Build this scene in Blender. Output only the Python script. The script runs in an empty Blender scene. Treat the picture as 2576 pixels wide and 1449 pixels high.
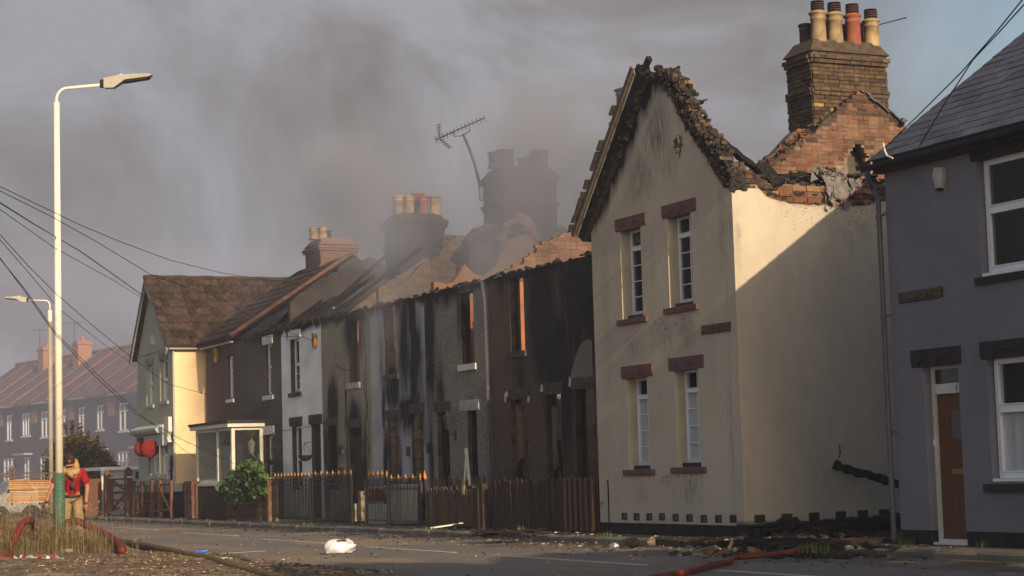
import bpy, math, random
from mathutils import Vector, Matrix, Euler, noise as mn
random.seed(7)
R = math.radians
SC = bpy.context.scene
COL = SC.collection

# ------------------------------------------------------------------ camera
# world: +Y runs along the street away from the camera, +X towards the terrace, Z up, road at z = 0
HC = 1.25                       # lens height above the road
FPX, CXP, CYP = 4900.0, 1288.0, 724.5
_d = Vector((-2318, -526, 4900)).normalized()          # street direction seen by the camera
_v = Vector((-.029, 1, 0)); _v.z = -(_d.x*_v.x+_d.y*_v.y)/_d.z; _v.normalize()
_x = _v.cross(_d)
if _x.x < 0: _x = -_x
right = Vector((_x.x, _d.x, _v.x)); up = Vector((_x.y, _d.y, _v.y)); fwd = Vector((_x.z, _d.z, _v.z))
cam_data = bpy.data.cameras.new('camera'); cam = bpy.data.objects.new('camera', cam_data); COL.objects.link(cam)
m = Matrix((( right.x, up.x, -fwd.x, 0), (right.y, up.y, -fwd.y, 0), (right.z, up.z, -fwd.z, HC), (0, 0, 0, 1)))
cam.matrix_world = m
cam_data.sensor_width = 36; cam_data.lens = 36*FPX/2576
cam_data.clip_end = 3000; cam_data.clip_start = .3
SC.camera = cam

# ------------------------------------------------------------------ sky, sun, exposure
SUN = Vector((-.019, -1, .392)).normalized()           # towards the sun
world = bpy.data.worlds.new('World'); SC.world = world; world.use_nodes = True
W = world.node_tree; W.nodes.clear()
def wn(t, **k):
    n = W.nodes.new(t)
    for a, b in k.items(): setattr(n, a, b)
    return n
wl = W.links.new
wo = wn('ShaderNodeOutputWorld'); mixs = wn('ShaderNodeMixShader')
sky = wn('ShaderNodeTexSky', sky_type='NISHITA'); sky.sun_disc = False
sky.sun_elevation = math.asin(SUN.z); sky.sun_rotation = math.atan2(SUN.x, SUN.y)
sky.air_density = 1.2; sky.dust_density = 3.0; sky.ozone_density = 1.5
bg1 = wn('ShaderNodeBackground'); bg1.inputs[1].default_value = .12
wl(sky.outputs[0], bg1.inputs[0])
bg2 = wn('ShaderNodeBackground'); bg2.inputs[1].default_value = 1.0
tc = wn('ShaderNodeTexCoord')
mp = wn('ShaderNodeMapping'); mp.inputs['Rotation'].default_value = (.5, .25, .3); mp.inputs['Scale'].default_value = (1, 1, 1.25)
wl(tc.outputs['Generated'], mp.inputs[0])
n1 = wn('ShaderNodeTexNoise'); n1.inputs['Scale'].default_value = 5.6; n1.inputs['Detail'].default_value = 7; n1.inputs['Roughness'].default_value = .56; n1.inputs['Distortion'].default_value = .9
wl(mp.outputs[0], n1.inputs['Vector'])
n2 = wn('ShaderNodeTexNoise'); n2.inputs['Scale'].default_value = 2.1; n2.inputs['Detail'].default_value = 2; n2.inputs['Distortion'].default_value = .3
wl(mp.outputs[0], n2.inputs['Vector'])
cr = wn('ShaderNodeValToRGB'); e = cr.color_ramp.elements
e[0].position = .38; e[0].color = (.190, .172, .165, 1)
e[1].position = .61; e[1].color = (.325, .322, .352, 1)
x = cr.color_ramp.elements.new(.5); x.color = (.255, .243, .250, 1)
wl(n1.outputs['Fac'], cr.inputs[0]); wl(cr.outputs[0], bg2.inputs[0])
# the plume: thick down the burning terrace, thinning towards the clear sky away from it
dotn = wn('ShaderNodeVectorMath', operation='DOT_PRODUCT'); dotn.inputs[1].default_value = Vector((-.10, .97, .2)).normalized()
nrm = wn('ShaderNodeVectorMath', operation='NORMALIZE'); wl(tc.outputs['Generated'], nrm.inputs[0]); wl(nrm.outputs[0], dotn.inputs[0])
ad = wn('ShaderNodeMath', operation='MULTIPLY_ADD'); ad.inputs[1].default_value = .10; wl(n2.outputs['Fac'], ad.inputs[0]); wl(dotn.outputs['Value'], ad.inputs[2])
mr = wn('ShaderNodeMapRange', interpolation_type='SMOOTHSTEP'); mr.inputs[1].default_value = .71; mr.inputs[2].default_value = .85
mr.inputs[3].default_value = 0.12; mr.inputs[4].default_value = 1.0
wl(ad.outputs[0], mr.inputs[0])
wl(mr.outputs[0], mixs.inputs[0]); wl(bg1.outputs[0], mixs.inputs[1]); wl(bg2.outputs[0], mixs.inputs[2]); wl(mixs.outputs[0], wo.inputs[0])

sd = bpy.data.lights.new('sun', 'SUN'); sd.energy = 5.0; sd.angle = R(.6); sd.color = (1.0, .79, .53)
sun = bpy.data.objects.new('sun', sd); COL.objects.link(sun)
sun.rotation_euler = SUN.to_track_quat('Z', 'Y').to_euler(); sun.location = (0, -20, 30)
SC.view_settings.view_transform = 'Standard'; SC.view_settings.look = 'None'
SC.view_settings.exposure = 0.18; SC.view_settings.gamma = 1; SC.view_settings.use_curve_mapping = False
SC.cycles.max_bounces = 6; SC.cycles.diffuse_bounces = 3; SC.cycles.glossy_bounces = 3; SC.cycles.transmission_bounces = 4
SC.cycles.volume_bounces = 0; SC.cycles.transparent_max_bounces = 12
SC.cycles.volume_step_rate = 3.0; SC.cycles.volume_max_steps = 64
SC.cycles.use_adaptive_sampling = True; SC.cycles.adaptive_threshold = .02
SC.cycles.use_denoising = True; SC.cycles.sample_clamp_indirect = 4

# ------------------------------------------------------------------ measuring: a sight line meets a real plane of the place
def _ray(px, py):
    r = Vector((px-CXP, CYP-py, FPX)); return Vector((r.dot(_x), r.dot(_d), r.dot(_v)))
def onx(px, py, x): r = _ray(px, py); t = x/r.x; return Vector((x, r.y*t, r.z*t+HC))
def ony(px, py, y): r = _ray(px, py); t = y/r.y; return Vector((r.x*t, y, r.z*t+HC))
def onz(px, py, z=0.): r = _ray(px, py); t = (z-HC)/r.z; return Vector((r.x*t, r.y*t, z))

# ------------------------------------------------------------------ materials
def char_in(nt, name):
    a = nt.nodes.new('ShaderNodeAttribute'); a.attribute_name = name; return a.outputs['Fac']
MATS = {}
def M(name, c, c2=None, ns=3.0, rough=.9, bump=.25, bs=60., stretch=None, soot=False, rnd=0., spec=.25, speck=None, metal=0., brick=None, alpha=None, dirt=.0, island=False):
    """one procedural material: two-tone mottling, fine relief, optional speckle, per-piece variation and soot from the mesh's soot/grime stains"""
    if name in MATS: return MATS[name]
    mt = bpy.data.materials.new(name); mt.use_nodes = True; nt = mt.node_tree; L = nt.links.new
    N = lambda t, **k: (lambda n: [setattr(n, a, b) for a, b in k.items()] and n or n)(nt.nodes.new(t))
    bs_n = nt.nodes['Principled BSDF']; bs_n.inputs['Roughness'].default_value = rough
    bs_n.inputs['Specular IOR Level'].default_value = spec; bs_n.inputs['Metallic'].default_value = metal
    geo = N('ShaderNodeNewGeometry'); pos = geo.outputs['Position']
    if stretch:
        q = N('ShaderNodeMapping'); q.inputs['Scale'].default_value = stretch; L(pos, q.inputs[0]); spos = q.outputs[0]
    else: spos = pos
    def noise(scale, src, det=3, dist=0.):
        n = N('ShaderNodeTexNoise'); n.inputs['Scale'].default_value = scale; n.inputs['Detail'].default_value = det; n.inputs['Distortion'].default_value = dist
        L(src, n.inputs['Vector']); return n.outputs['Fac']
    def mapr(v, a, b, c0=0., d=1.):
        r = N('ShaderNodeMapRange'); r.inputs[1].default_value = a; r.inputs[2].default_value = b; r.inputs[3].default_value = c0; r.inputs[4].default_value = d; L(v, r.inputs[0]); return r.outputs[0]
    def mixc(f, a, b):
        n = N('ShaderNodeMix', data_type='RGBA')
        if hasattr(f, 'is_linked'): L(f, n.inputs[0])
        else: n.inputs[0].default_value = f
        for v, i in ((a, 6), (b, 7)):
            if hasattr(v, 'is_linked'): L(v, n.inputs[i])
            else: n.inputs[i].default_value = (*v[:3], 1)
        return n.outputs[2]
    def mth(op, a, b=None):
        n = N('ShaderNodeMath', operation=op)
        for v, i in ((a, 0), (b, 1)):
            if v is None: continue
            if hasattr(v, 'is_linked'): L(v, n.inputs[i])
            else: n.inputs[i].default_value = v
        return n.outputs[0]
    col = mixc(mapr(noise(ns, spos, 5), .32, .68), c, c2 or tuple(v*.8 for v in c))
    if dirt:
        col = mixc(mth('MULTIPLY', mapr(noise(ns*.23, spos, 6, .6), .45, .75), dirt), col, tuple(v*.35 for v in c))
    if speck:
        sc, spc, amt = speck
        vn = N('ShaderNodeTexVoronoi', feature='F1'); vn.inputs['Scale'].default_value = sc; L(pos, vn.inputs['Vector'])
        col = mixc(mth('MULTIPLY', mth('LESS_THAN', vn.outputs['Distance'], .36), amt), col, spc)
    if rnd:
        oi = N('ShaderNodeObjectInfo')
        rv = oi.outputs['Random']
        if island:
            rv = mth('FRACT', mth('ADD', rv, geo.outputs['Random Per Island']))
        hs = N('ShaderNodeHueSaturation'); L(col, hs.inputs['Color'])
        L(mapr(rv, 0, 1, 1-rnd, 1+rnd), hs.inputs['Value'])
        r2 = mth('FRACT', mth('MULTIPLY', rv, 7.31))
        L(mapr(r2, 0, 1, .5-rnd*.035, .5+rnd*.035), hs.inputs['Hue'])
        col = hs.outputs[0]
    if soot:
        gr = mth('MULTIPLY', char_in(nt, 'grime'), mapr(noise(5., (lambda qq: (qq.inputs['Scale'].__setattr__('default_value', (1, 6, .7)), L(pos, qq.inputs[0]), qq.outputs[0])[2])(N('ShaderNodeMapping')), 4), .3, .65))
        col = mixc(gr, col, (.05, .055, .045))
        s = mth('MULTIPLY', char_in(nt, 'soot'), mapr(noise(2.3, (lambda qq: (qq.inputs['Scale'].__setattr__('default_value', (1, 1.5, .42)), L(pos, qq.inputs[0]), qq.outputs[0])[2])(N('ShaderNodeMapping')), 7, .4), .28, .72, .5, 1.5))
        s = mapr(s, .16, .66)
        col = mixc(s, col, (.012, .011, .0115))
    L(col, bs_n.inputs['Base Color'])
    if bump:
        b = N('ShaderNodeBump'); b.inputs['Strength'].default_value = bump; b.inputs['Distance'].default_value = .02
        h = noise(bs, spos, 4)
        if speck: h = mth('ADD', h, mth('MULTIPLY', vn.outputs['Distance'], -1.))
        L(h, b.inputs['Height']); L(b.outputs[0], bs_n.inputs['Normal'])
    if alpha is not None: bs_n.inputs['Alpha'].default_value = alpha
    MATS[name] = mt; return mt

# ------------------------------------------------------------------ objects
WP = {}                                   # world position of every object's origin
def tag(o, label=None, cat=None, group=None, kind=None):
    for k, v in (('label', label), ('category', cat), ('group', group), ('kind', kind)):
        if v: o[k] = v
    return o
def thing(name, label, cat, loc=(0, 0, 0), group=None, rz=0.):
    o = bpy.data.objects.new(name, None); COL.objects.link(o); o.location = loc; o.rotation_euler.z = rz
    o.empty_display_size = .2; WP[o.name] = Vector(loc); return tag(o, label, cat, group)
class MB:
    """collects shapes given in world coordinates, then builds ONE mesh object"""
    def __init__(s): s.v = []; s.f = []; s.mi = []; s.att = {}
    def add(s, vs, fs, mi=0):
        n = len(s.v); s.v += [Vector(q) for q in vs]; s.f += [tuple(i+n for i in f) for f in fs]; s.mi += [mi]*len(fs); return s
    def box(s, x0, x1, y0, y1, z0, z1, mi=0, rot=None, jit=0.):
        if x0 > x1: x0, x1 = x1, x0
        if y0 > y1: y0, y1 = y1, y0
        if z0 > z1: z0, z1 = z1, z0
        vs = [Vector((x, y, z)) for x in (x0, x1) for y in (y0, y1) for z in (z0, z1)]
        if jit: vs = [q+Vector([random.uniform(-jit, jit) for _ in range(3)]) for q in vs]
        if rot is not None:
            c = Vector(((x0+x1)/2, (y0+y1)/2, (z0+z1)/2)); vs = [c+rot@(q-c) for q in vs]
        return s.add(vs, [(0, 1, 3, 2), (4, 6, 7, 5), (0, 4, 5, 1), (2, 3, 7, 6), (0, 2, 6, 4), (1, 5, 7, 3)], mi)
    def beam(s, a, b, w, h, mi=0, up=(0, 0, 1), jit=0., w2=None):
        a = Vector(a); b = Vector(b); d = (b-a).normalized(); u = Vector(up); sx = d.cross(u)
        if sx.length < 1e-4: sx = d.cross(Vector((1, 0, 0)))
        sx.normalize(); u = sx.cross(d).normalized(); vs = []
        for p, k in ((a, 1), (b, (w2 or w)/w)):
            for i, j in ((-1, -1), (1, -1), (1, 1), (-1, 1)):
                vs.append(p+sx*i*w/2*k+u*j*h/2*k+Vector([random.uniform(-jit, jit) for _ in range(3)]))
        return s.add(vs, [(0, 1, 2, 3), (7, 6, 5, 4), (0, 4, 5, 1), (1, 5, 6, 2), (2, 6, 7, 3), (3, 7, 4, 0)], mi)
    def tube(s, pts, r, n=8, mi=0, cap=True):
        pts = [Vector(p) for p in pts]; rs = r if isinstance(r, (list, tuple)) else [r]*len(pts)
        vs = []; pu = None
        for i, p in enumerate(pts):
            d = (pts[min(i+1, len(pts)-1)]-pts[max(i-1, 0)]).normalized()
            if pu is None: pu = d.orthogonal().normalized()
            pu = (pu-d*pu.dot(d)).normalized(); w = d.cross(pu)
            for k in range(n):
                a = 2*math.pi*k/n; vs.append(p+(pu*math.cos(a)+w*math.sin(a))*rs[i])
        fs = [(i*n+k, i*n+(k+1) % n, (i+1)*n+(k+1) % n, (i+1)*n+k) for i in range(len(pts)-1) for k in range(n)]
        if cap: fs += [tuple(range(n-1, -1, -1)), tuple(range((len(pts)-1)*n, len(pts)*n))]
        return s.add(vs, fs, mi)
    def lathe(s, c, prof, n=16, mi=0, axis='z'):
        vs = []; c = Vector(c)
        for r, z in prof:
            for k in range(n):
                a = 2*math.pi*k/n; q = (r*math.cos(a), r*math.sin(a), z)
                if axis == 'x': q = (q[2], q[0], q[1])
                if axis == 'y': q = (q[0], q[2], q[1])
                vs.append(c+Vector(q))
        m_ = len(prof)
        fs = [(i*n+k, i*n+(k+1) % n, (i+1)*n+(k+1) % n, (i+1)*n+k) for i in range(m_-1) for k in range(n)]
        fs += [tuple(range(n-1, -1, -1)), tuple(range((m_-1)*n, m_*n))]
        return s.add(vs, fs, mi)
    def prism(s, poly, d, mi=0):
        """poly: points of a flat outline in space, pushed along d"""
        poly = [Vector(p) for p in poly]; n = len(poly); d = Vector(d)
        return s.add(poly+[p+d for p in poly], [tuple(range(n-1, -1, -1)), tuple(range(n, 2*n))]+[(i, (i+1) % n, (i+1) % n+n, i+n) for i in range(n)], mi)
    def lump(s, c, rx, ry, rz, mi=0, rough=.35, seed=None):
        """an angular broken piece"""
        c = Vector(c); t = (1+5**.5)/2
        vs = [(-1, t, 0), (1, t, 0), (-1, -t, 0), (1, -t, 0), (0, -1, t), (0, 1, t), (0, -1, -t), (0, 1, -t), (t, 0, -1), (t, 0, 1), (-t, 0, -1), (-t, 0, 1)]
        fs = [(0, 11, 5), (0, 5, 1), (0, 1, 7), (0, 7, 10), (0, 10, 11), (1, 5, 9), (5, 11, 4), (11, 10, 2), (10, 7, 6), (7, 1, 8), (3, 9, 4), (3, 4, 2), (3, 2, 6), (3, 6, 8), (3, 8, 9), (4, 9, 5), (2, 4, 11), (6, 2, 10), (8, 6, 7), (9, 8, 1)]
        e = Euler([random.uniform(0, 6.28) for _ in range(3)]).to_matrix()
        return s.add([c+Vector((q.x*rx, q.y*ry, q.z*rz))*random.uniform(1-rough, 1+rough) for q in ((e@Vector(v)).normalized() for v in vs)], fs, mi)
    def build(s, name, mats, parent=None, smooth=False, bevel=0., loc=None, label=None, kind=None):
        me = bpy.data.meshes.new(name)
        o = bpy.data.objects.new(name, me); COL.objects.link(o)
        if loc is None:
            loc = sum(s.v, Vector())/max(1, len(s.v)) if s.v else Vector()
        loc = Vector(loc)
        me.from_pydata([q-loc for q in s.v], [], s.f)
        if not isinstance(mats, (list, tuple)): mats = [mats]
        for mt in mats: me.materials.append(mt)
        if len(mats) > 1: me.polygons.foreach_set('material_index', s.mi)
        for k, vals in s.att.items():
            a = me.attributes.new(k, 'FLOAT', 'POINT'); a.data.foreach_set('value', vals)
        if smooth: me.polygons.foreach_set('use_smooth', [True]*len(me.polygons))
        me.validate(); me.update()
        if bevel:
            bv = o.modifiers.new('bevel', 'BEVEL'); bv.width = bevel; bv.segments = 1; bv.limit_method = 'ANGLE'
        if parent: o.parent = parent; o.location = loc-WP[parent.name]
        else: o.location = loc
        WP[o.name] = loc
        if label: o['label'] = label
        if kind: o['kind'] = kind
        return o
def inst(name, me, parent, loc, rot=None, scale=None, label=None):
    o = bpy.data.objects.new(name, me); COL.objects.link(o); loc = Vector(loc)
    if parent: o.parent = parent; o.location = loc-WP[parent.name]
    else: o.location = loc
    if rot is not None: o.rotation_euler = rot
    if scale is not None: o.scale = scale
    WP[o.name] = loc
    if label: o['label'] = label
    return o

def lerp_prof(pts):
    pts = sorted(pts)
    def f(u):
        if u <= pts[0][0]: return pts[0][1]
        for (a, b), (c, d) in zip(pts, pts[1:]):
            if u <= c: return b+(d-b)*(u-a)/max(1e-6, c-a)
        return pts[-1][1]
    return f
def slab(name, mats, parent, plane, at, u0, u1, z0, z1, thick, holes=(), top=None, res=.12, soot=None, grime=None, label=None, jag=0.):
    """a real wall: plane 'x' faces -X (u = y) or plane 'y' faces -Y (u = x); holes cut right through, top edge may follow a profile"""
    us = {u0, u1}; zs = {z0, z1}
    for a, b, c, d in holes: us |= {max(u0, min(u1, a)), max(u0, min(u1, b))}; zs |= {max(z0, min(z1, c)), max(z0, min(z1, d))}
    def fill(S):
        L = sorted(S); out = []
        for a, b in zip(L, L[1:]):
            if b-a < 1e-5: continue
            k = max(1, round((b-a)/res)); out += [a+(b-a)*i/k for i in range(k)]
        return out+[L[-1]]
    U = fill(us); Z = fill(zs)
    if jag: tp = {u: top(u)+random.uniform(-jag, jag) for u in U}
    else: tp = {u: (top(u) if top else z1) for u in U}
    mb = MB(); idx = {}; sv = []; gv = []; n2 = {}
    P = (lambda u, z, t: (at+t, u, z)) if plane == 'x' else (lambda u, z, t: (u, at+t, z))
    def vid(i, j, t):
        u = U[i]; z = min(Z[j], tp[u]); k = (i, round(z, 4), t)
        if k not in idx:
            idx[k] = len(mb.v); mb.v.append(Vector(P(u, z, thick*t)))
            sv.append(soot(u, z) if soot else 0.); gv.append(grime(u, z) if grime else 0.)
        return idx[k]
    edges = {}
    for i in range(len(U)-1):
        for j in range(len(Z)-1):
            uc = (U[i]+U[i+1])/2; zc = (Z[j]+Z[j+1])/2
            if any(a < uc < b and c < zc < d for a, b, c, d in holes): continue
            if Z[j] >= tp[U[i]] and Z[j] >= tp[U[i+1]]: continue
            q = [vid(i, j, 0), vid(i, j+1, 0), vid(i+1, j+1, 0), vid(i+1, j, 0)]
            b = [vid(i, j, 1), vid(i, j+1, 1), vid(i+1, j+1, 1), vid(i+1, j, 1)]
            qq = []; bb = []
            for k in range(4):
                if q[k] not in qq: qq.append(q[k]); bb.append(b[k])
            if len(qq) < 3: continue
            if plane == 'y': qq = qq[::-1]; bb = bb[::-1]
            mb.f.append(tuple(reversed(qq)) if plane == 'x' else tuple(reversed(qq))); mb.mi.append(0)
            mb.f.append(tuple(bb)); mb.mi.append(0)
            L = len(qq)
            for k in range(L):
                e = (qq[k], qq[(k+1) % L])
                if (e[1], e[0]) in edges: del edges[(e[1], e[0])]
                else: edges[e] = (bb[k], bb[(k+1) % L])
    for (a, b), (c, d) in edges.items():
        mb.f.append((a, b, d, c)); mb.mi.append(1 if isinstance(mats, (list, tuple)) and len(mats) > 1 else 0)
    mb.att = {'soot': sv, 'grime': gv}
    return mb.build(name, mats, parent, label=label)

def blobs(L, base=0.):
    def f(u, z):
        s = base
        for cu, cz, ru, rz, k in L:
            d = ((u-cu)/ru)**2+((z-cz)/rz)**2
            if d < 4: s = max(s, k*math.exp(-d*1.1))
        return min(1., s)
    return f
# ------------------------------------------------------------------ palette
CREAM = M('cream_render', (.535, .462, .365), (.445, .386, .308), ns=1.2, bump=.35, bs=45, soot=True, stretch=(1, 1, .45), dirt=.25)
CREAM2 = M('cream_reveal', (.50, .44, .32), (.44, .38, .28), ns=2, bump=.2, soot=True)
SAGE = M('sage_render', (.40, .39, .31), (.35, .345, .27), ns=1.5, bump=.2, soot=True, stretch=(1, 1, .5))
CREAMS = M('yellow_cream_render', (.80, .60, .36), (.72, .53, .32), ns=1.5, bump=.2, soot=True)
PURPLE = M('mauve_grey_render', (.215, .206, .240), (.190, .182, .214), ns=1.5, bump=.3, bs=50, soot=True, dirt=.2)
MAUVE = M('plum_paint', (.135, .062, .064), (.10, .048, .05), ns=4, rough=.7, bump=.15, soot=True)
BLACKP = M('black_paint', (.014, .013, .016), (.022, .02, .022), ns=5, rough=.6, bump=.1)
TAR = M('tarred_plinth', (.012, .011, .012), (.022, .02, .019), ns=4, rough=.85, bump=.4)
UPVC = M('white_upvc', (.80, .82, .85), (.74, .76, .80), ns=3, rough=.35, bump=0, spec=.5)
WHITEP = M('white_paint', (.70, .66, .58), (.58, .55, .48), ns=5, rough=.7, bump=.1, dirt=.3)
GLASS = M('window_glass', (.012, .013, .015), (.02, .021, .024), ns=.7, rough=.06, bump=.03, bs=2, spec=.6, alpha=.38)
DARKGLASS = M('dark_window_glass', (.02, .021, .024), (.035, .036, .04), ns=.8, rough=.1, bump=.03, bs=2, spec=.6)
CGLASS = M('curtained_window_glass', (.02, .022, .025), None, ns=.7, rough=.06, bump=.03, bs=2, spec=.6, alpha=.12)
CURT = M('net_curtain', (.80, .80, .80), (.62, .63, .66), ns=9, rough=.95, bump=.2, stretch=(1, 3, .15))
ROOM = M('dim_room', (.16, .14, .12), (.12, .10, .09), ns=2, bump=0)
PEB = {}
for k, c, sp, am in (('brown', (.095, .062, .045), (.20, .15, .12), .55), ('grey', (.19, .165, .145), (.42, .40, .37), .6), ('white', (.86, .86, .86), (.45, .45, .46), .3),
                     ('buff', (.27, .235, .165), (.48, .42, .30), .55), ('pale', (.40, .40, .43), (.22, .22, .23), .5), ('umber', (.085, .072, .062), (.13, .11, .10), .5), ('maroon', (.105, .078, .075), (.16, .12, .12), .5)):
    PEB[k] = M('pebbledash_'+k, c, tuple(v*.8 for v in c), ns=1.6, bump=.6, bs=30, soot=True, speck=(24., sp, am), dirt=.15 if k == 'white' else .35)
BRICK = M('red_brick', (.165, .072, .042), (.125, .056, .036), ns=9, bump=.5, bs=70, rnd=.28, island=True, dirt=.75)
BRICKB = M('buff_brick', (.225, .135, .072), (.16, .095, .055), ns=9, bump=.5, bs=70, rnd=.25, island=True, dirt=.75)
BRICKP = M('pink_brick', (.19, .105, .070), (.145, .078, .054), ns=9, bump=.5, bs=70, rnd=.15, island=True, dirt=.75)
BRICKS_ = M('sooty_brick', (.045, .033, .026), (.085, .05, .034), ns=7, bump=.6, bs=60, rnd=.4, island=True)
BRICKY = M('yellow_stained_brick', (.42, .27, .06), (.16, .10, .05), ns=14, bump=.4, bs=70, rnd=.2)
MORTAR = M('mortar', (.20, .15, .11), (.14, .105, .08), ns=6, bump=.6, bs=50, soot=True)
MORTARD = M('sooty_mortar', (.06, .05, .042), (.10, .08, .065), ns=5, bump=.6, bs=50)
BLOCK = M('tan_block', (.23, .165, .11), (.17, .125, .088), ns=3, bump=.4, bs=40, rnd=.22, island=True)
PLASTER = M('peach_plaster', (.30, .17, .105), (.22, .125, .08), ns=2, bump=.3, soot=True)
CHAR = M('charred_timber', (.010, .009, .009), (.024, .021, .019), ns=14, spec=.12, rough=.85, bump=1.0, bs=35)
ASH = M('ash_and_soot', (.018, .016, .015), (.038, .032, .029), ns=10, bump=.9, bs=28)
SLATE = M('grey_slate', (.066, .070, .098), (.048, .052, .076), ns=5, rough=.75, bump=.2, bs=25, rnd=.25, spec=.2)
TILE = M('mossy_roof_tile', (.050, .027, .021), (.025, .019, .016), ns=4.5, rough=.9, bump=.5, bs=40, rnd=.4, island=True, speck=(7., (.13, .11, .08), .2))
TILEO = M('orange_ridge_tile', (.20, .085, .048), (.14, .065, .042), ns=4, bump=.4, rnd=.25, island=True)
POTB = M('buff_chimney_pot', (.42, .30, .16), (.13, .095, .06), ns=3.2, rough=.75, bump=.3, rnd=.1)
POTR = M('terracotta_chimney_pot', (.27, .085, .045), (.19, .06, .035), ns=5, rough=.7, bump=.2)
POTD = M('blackened_chimney_pot', (.03, .028, .027), (.06, .05, .042), ns=6, bump=.3)
LOUV = M('pot_louvre', (.035, .024, .022), (.07, .035, .028), ns=8, bump=.2)
LEAD = M('lead_flashing', (.10, .095, .09), (.05, .048, .045), ns=6, rough=.6, bump=.3)
PIPE = M('painted_iron_pipe', (.045, .043, .062), (.07, .068, .09), ns=3, rough=.4, bump=.15, spec=.5, stretch=(3, 3, .6))
GUT = M('grey_gutter', (.42, .40, .36), (.34, .33, .30), ns=4, rough=.5, bump=.05)
LAMPP = M('lamp_column_paint', (.76, .70, .58), (.70, .64, .52), ns=2, rough=.5, bump=.05, stretch=(2, 2, .3))
LAMPH = M('lamp_head_grey', (.42, .39, .33), (.38, .35, .30), ns=4, rough=.5, bump=0)
GREENP = M('chipped_green_paint', (.055, .13, .075), (.035, .09, .055), ns=9, rough=.6, bump=.3, speck=(24., (.4, .38, .32), .12))
WOODF = M('fence_timber', (.13, .08, .05), (.075, .048, .033), ns=7, bump=.5, bs=30, rnd=.25, stretch=(6, 6, .8))
WOODD = M('dark_fence_timber', (.026, .018, .013), (.06, .038, .025), ns=6, bump=.5, bs=30, rnd=.35, stretch=(6, 6, .8))
WOODG = M('brown_gate_timber', (.15, .062, .036), (.10, .042, .026), ns=7, rough=.7, bump=.35, rnd=.2, stretch=(4, 4, 1))
IRON = M('black_railing_iron', (.015, .015, .017), (.03, .028, .028), ns=8, rough=.5, bump=.1, spec=.4)
BRONZE = M('dull_bronze_paint', (.12, .07, .03), (.07, .045, .025), ns=8, rough=.5, bump=.1)
GOLD = M('gold_paint', (.40, .20, .05), (.26, .13, .04), ns=8, rough=.45, bump=.1, spec=.5)
HOSER = M('red_hose_rubber', (.17, .026, .018), (.11, .02, .015), ns=5, rough=.6, bump=.3, bs=25, dirt=.5)
HOSEB = M('muddy_hose_canvas', (.17, .105, .05), (.10, .062, .032), ns=3, rough=.9, bump=.4, bs=35)
PLB = M('white_plastic_sack', (.74, .70, .70), (.62, .58, .58), ns=5, rough=.4, bump=.4, bs=9, spec=.5)
BLUEP = M('blue_plastic', (.02, .13, .55), (.05, .2, .6), ns=9, rough=.35, bump=.4, bs=20, spec=.5)
CLEARP = M('clear_bottle_plastic', (.30, .34, .32), (.5, .52, .5), ns=14, rough=.15, bump=.2, alpha=.5, spec=.6)
GREENC = M('green_plastic', (.03, .22, .09), (.04, .3, .12), ns=9, rough=.4, bump=0)
TAPEW = M('white_tape', (.75, .72, .70), None, ns=9, rough=.5, bump=.2); TAPER = M('red_tape', (.55, .03, .03), None, ns=9, rough=.5, bump=.2)
STONE = M('pale_rubble', (.42, .33, .20), (.33, .22, .12), ns=9, bump=.6, rnd=.3, island=True)
RUBR = M('red_rubble', (.22, .09, .055), (.12, .06, .04), ns=9, bump=.6, rnd=.4, island=True)
WIRE = M('black_cable', (.012, .012, .013), None, bump=0, rough=.7)
ALUM = M('aerial_metal', (.10, .10, .11), (.07, .07, .08), rough=.5, bump=0, metal=.4)
POPPY = M('red_knitted_wool', (.20, .016, .01), (.12, .01, .008), ns=18, rough=1, bump=1.0, bs=40)
def leafmat(n, a, b): return M(n, a, b, ns=12, rough=.6, bump=.2, rnd=.4, island=True, spec=.3)
LEAF1 = M('hydrangea_leaf', (.07, .115, .025), (.035, .07, .018), ns=3, rough=.6, bump=.2, rnd=.6, island=True, spec=.3)
LEAF2 = leafmat('shrub_leaf', (.12, .135, .03), (.16, .12, .03))
LEAF3 = leafmat('rusty_shrub_leaf', (.22, .12, .035), (.10, .05, .03))
STRAW = leafmat('dry_grass', (.27, .18, .09), (.14, .085, .04))
WEED = leafmat('weed_green', (.10, .13, .035), (.08, .10, .03))
REDF = leafmat('red_plant_leaf', (.26, .05, .02), (.16, .06, .02))

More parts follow.
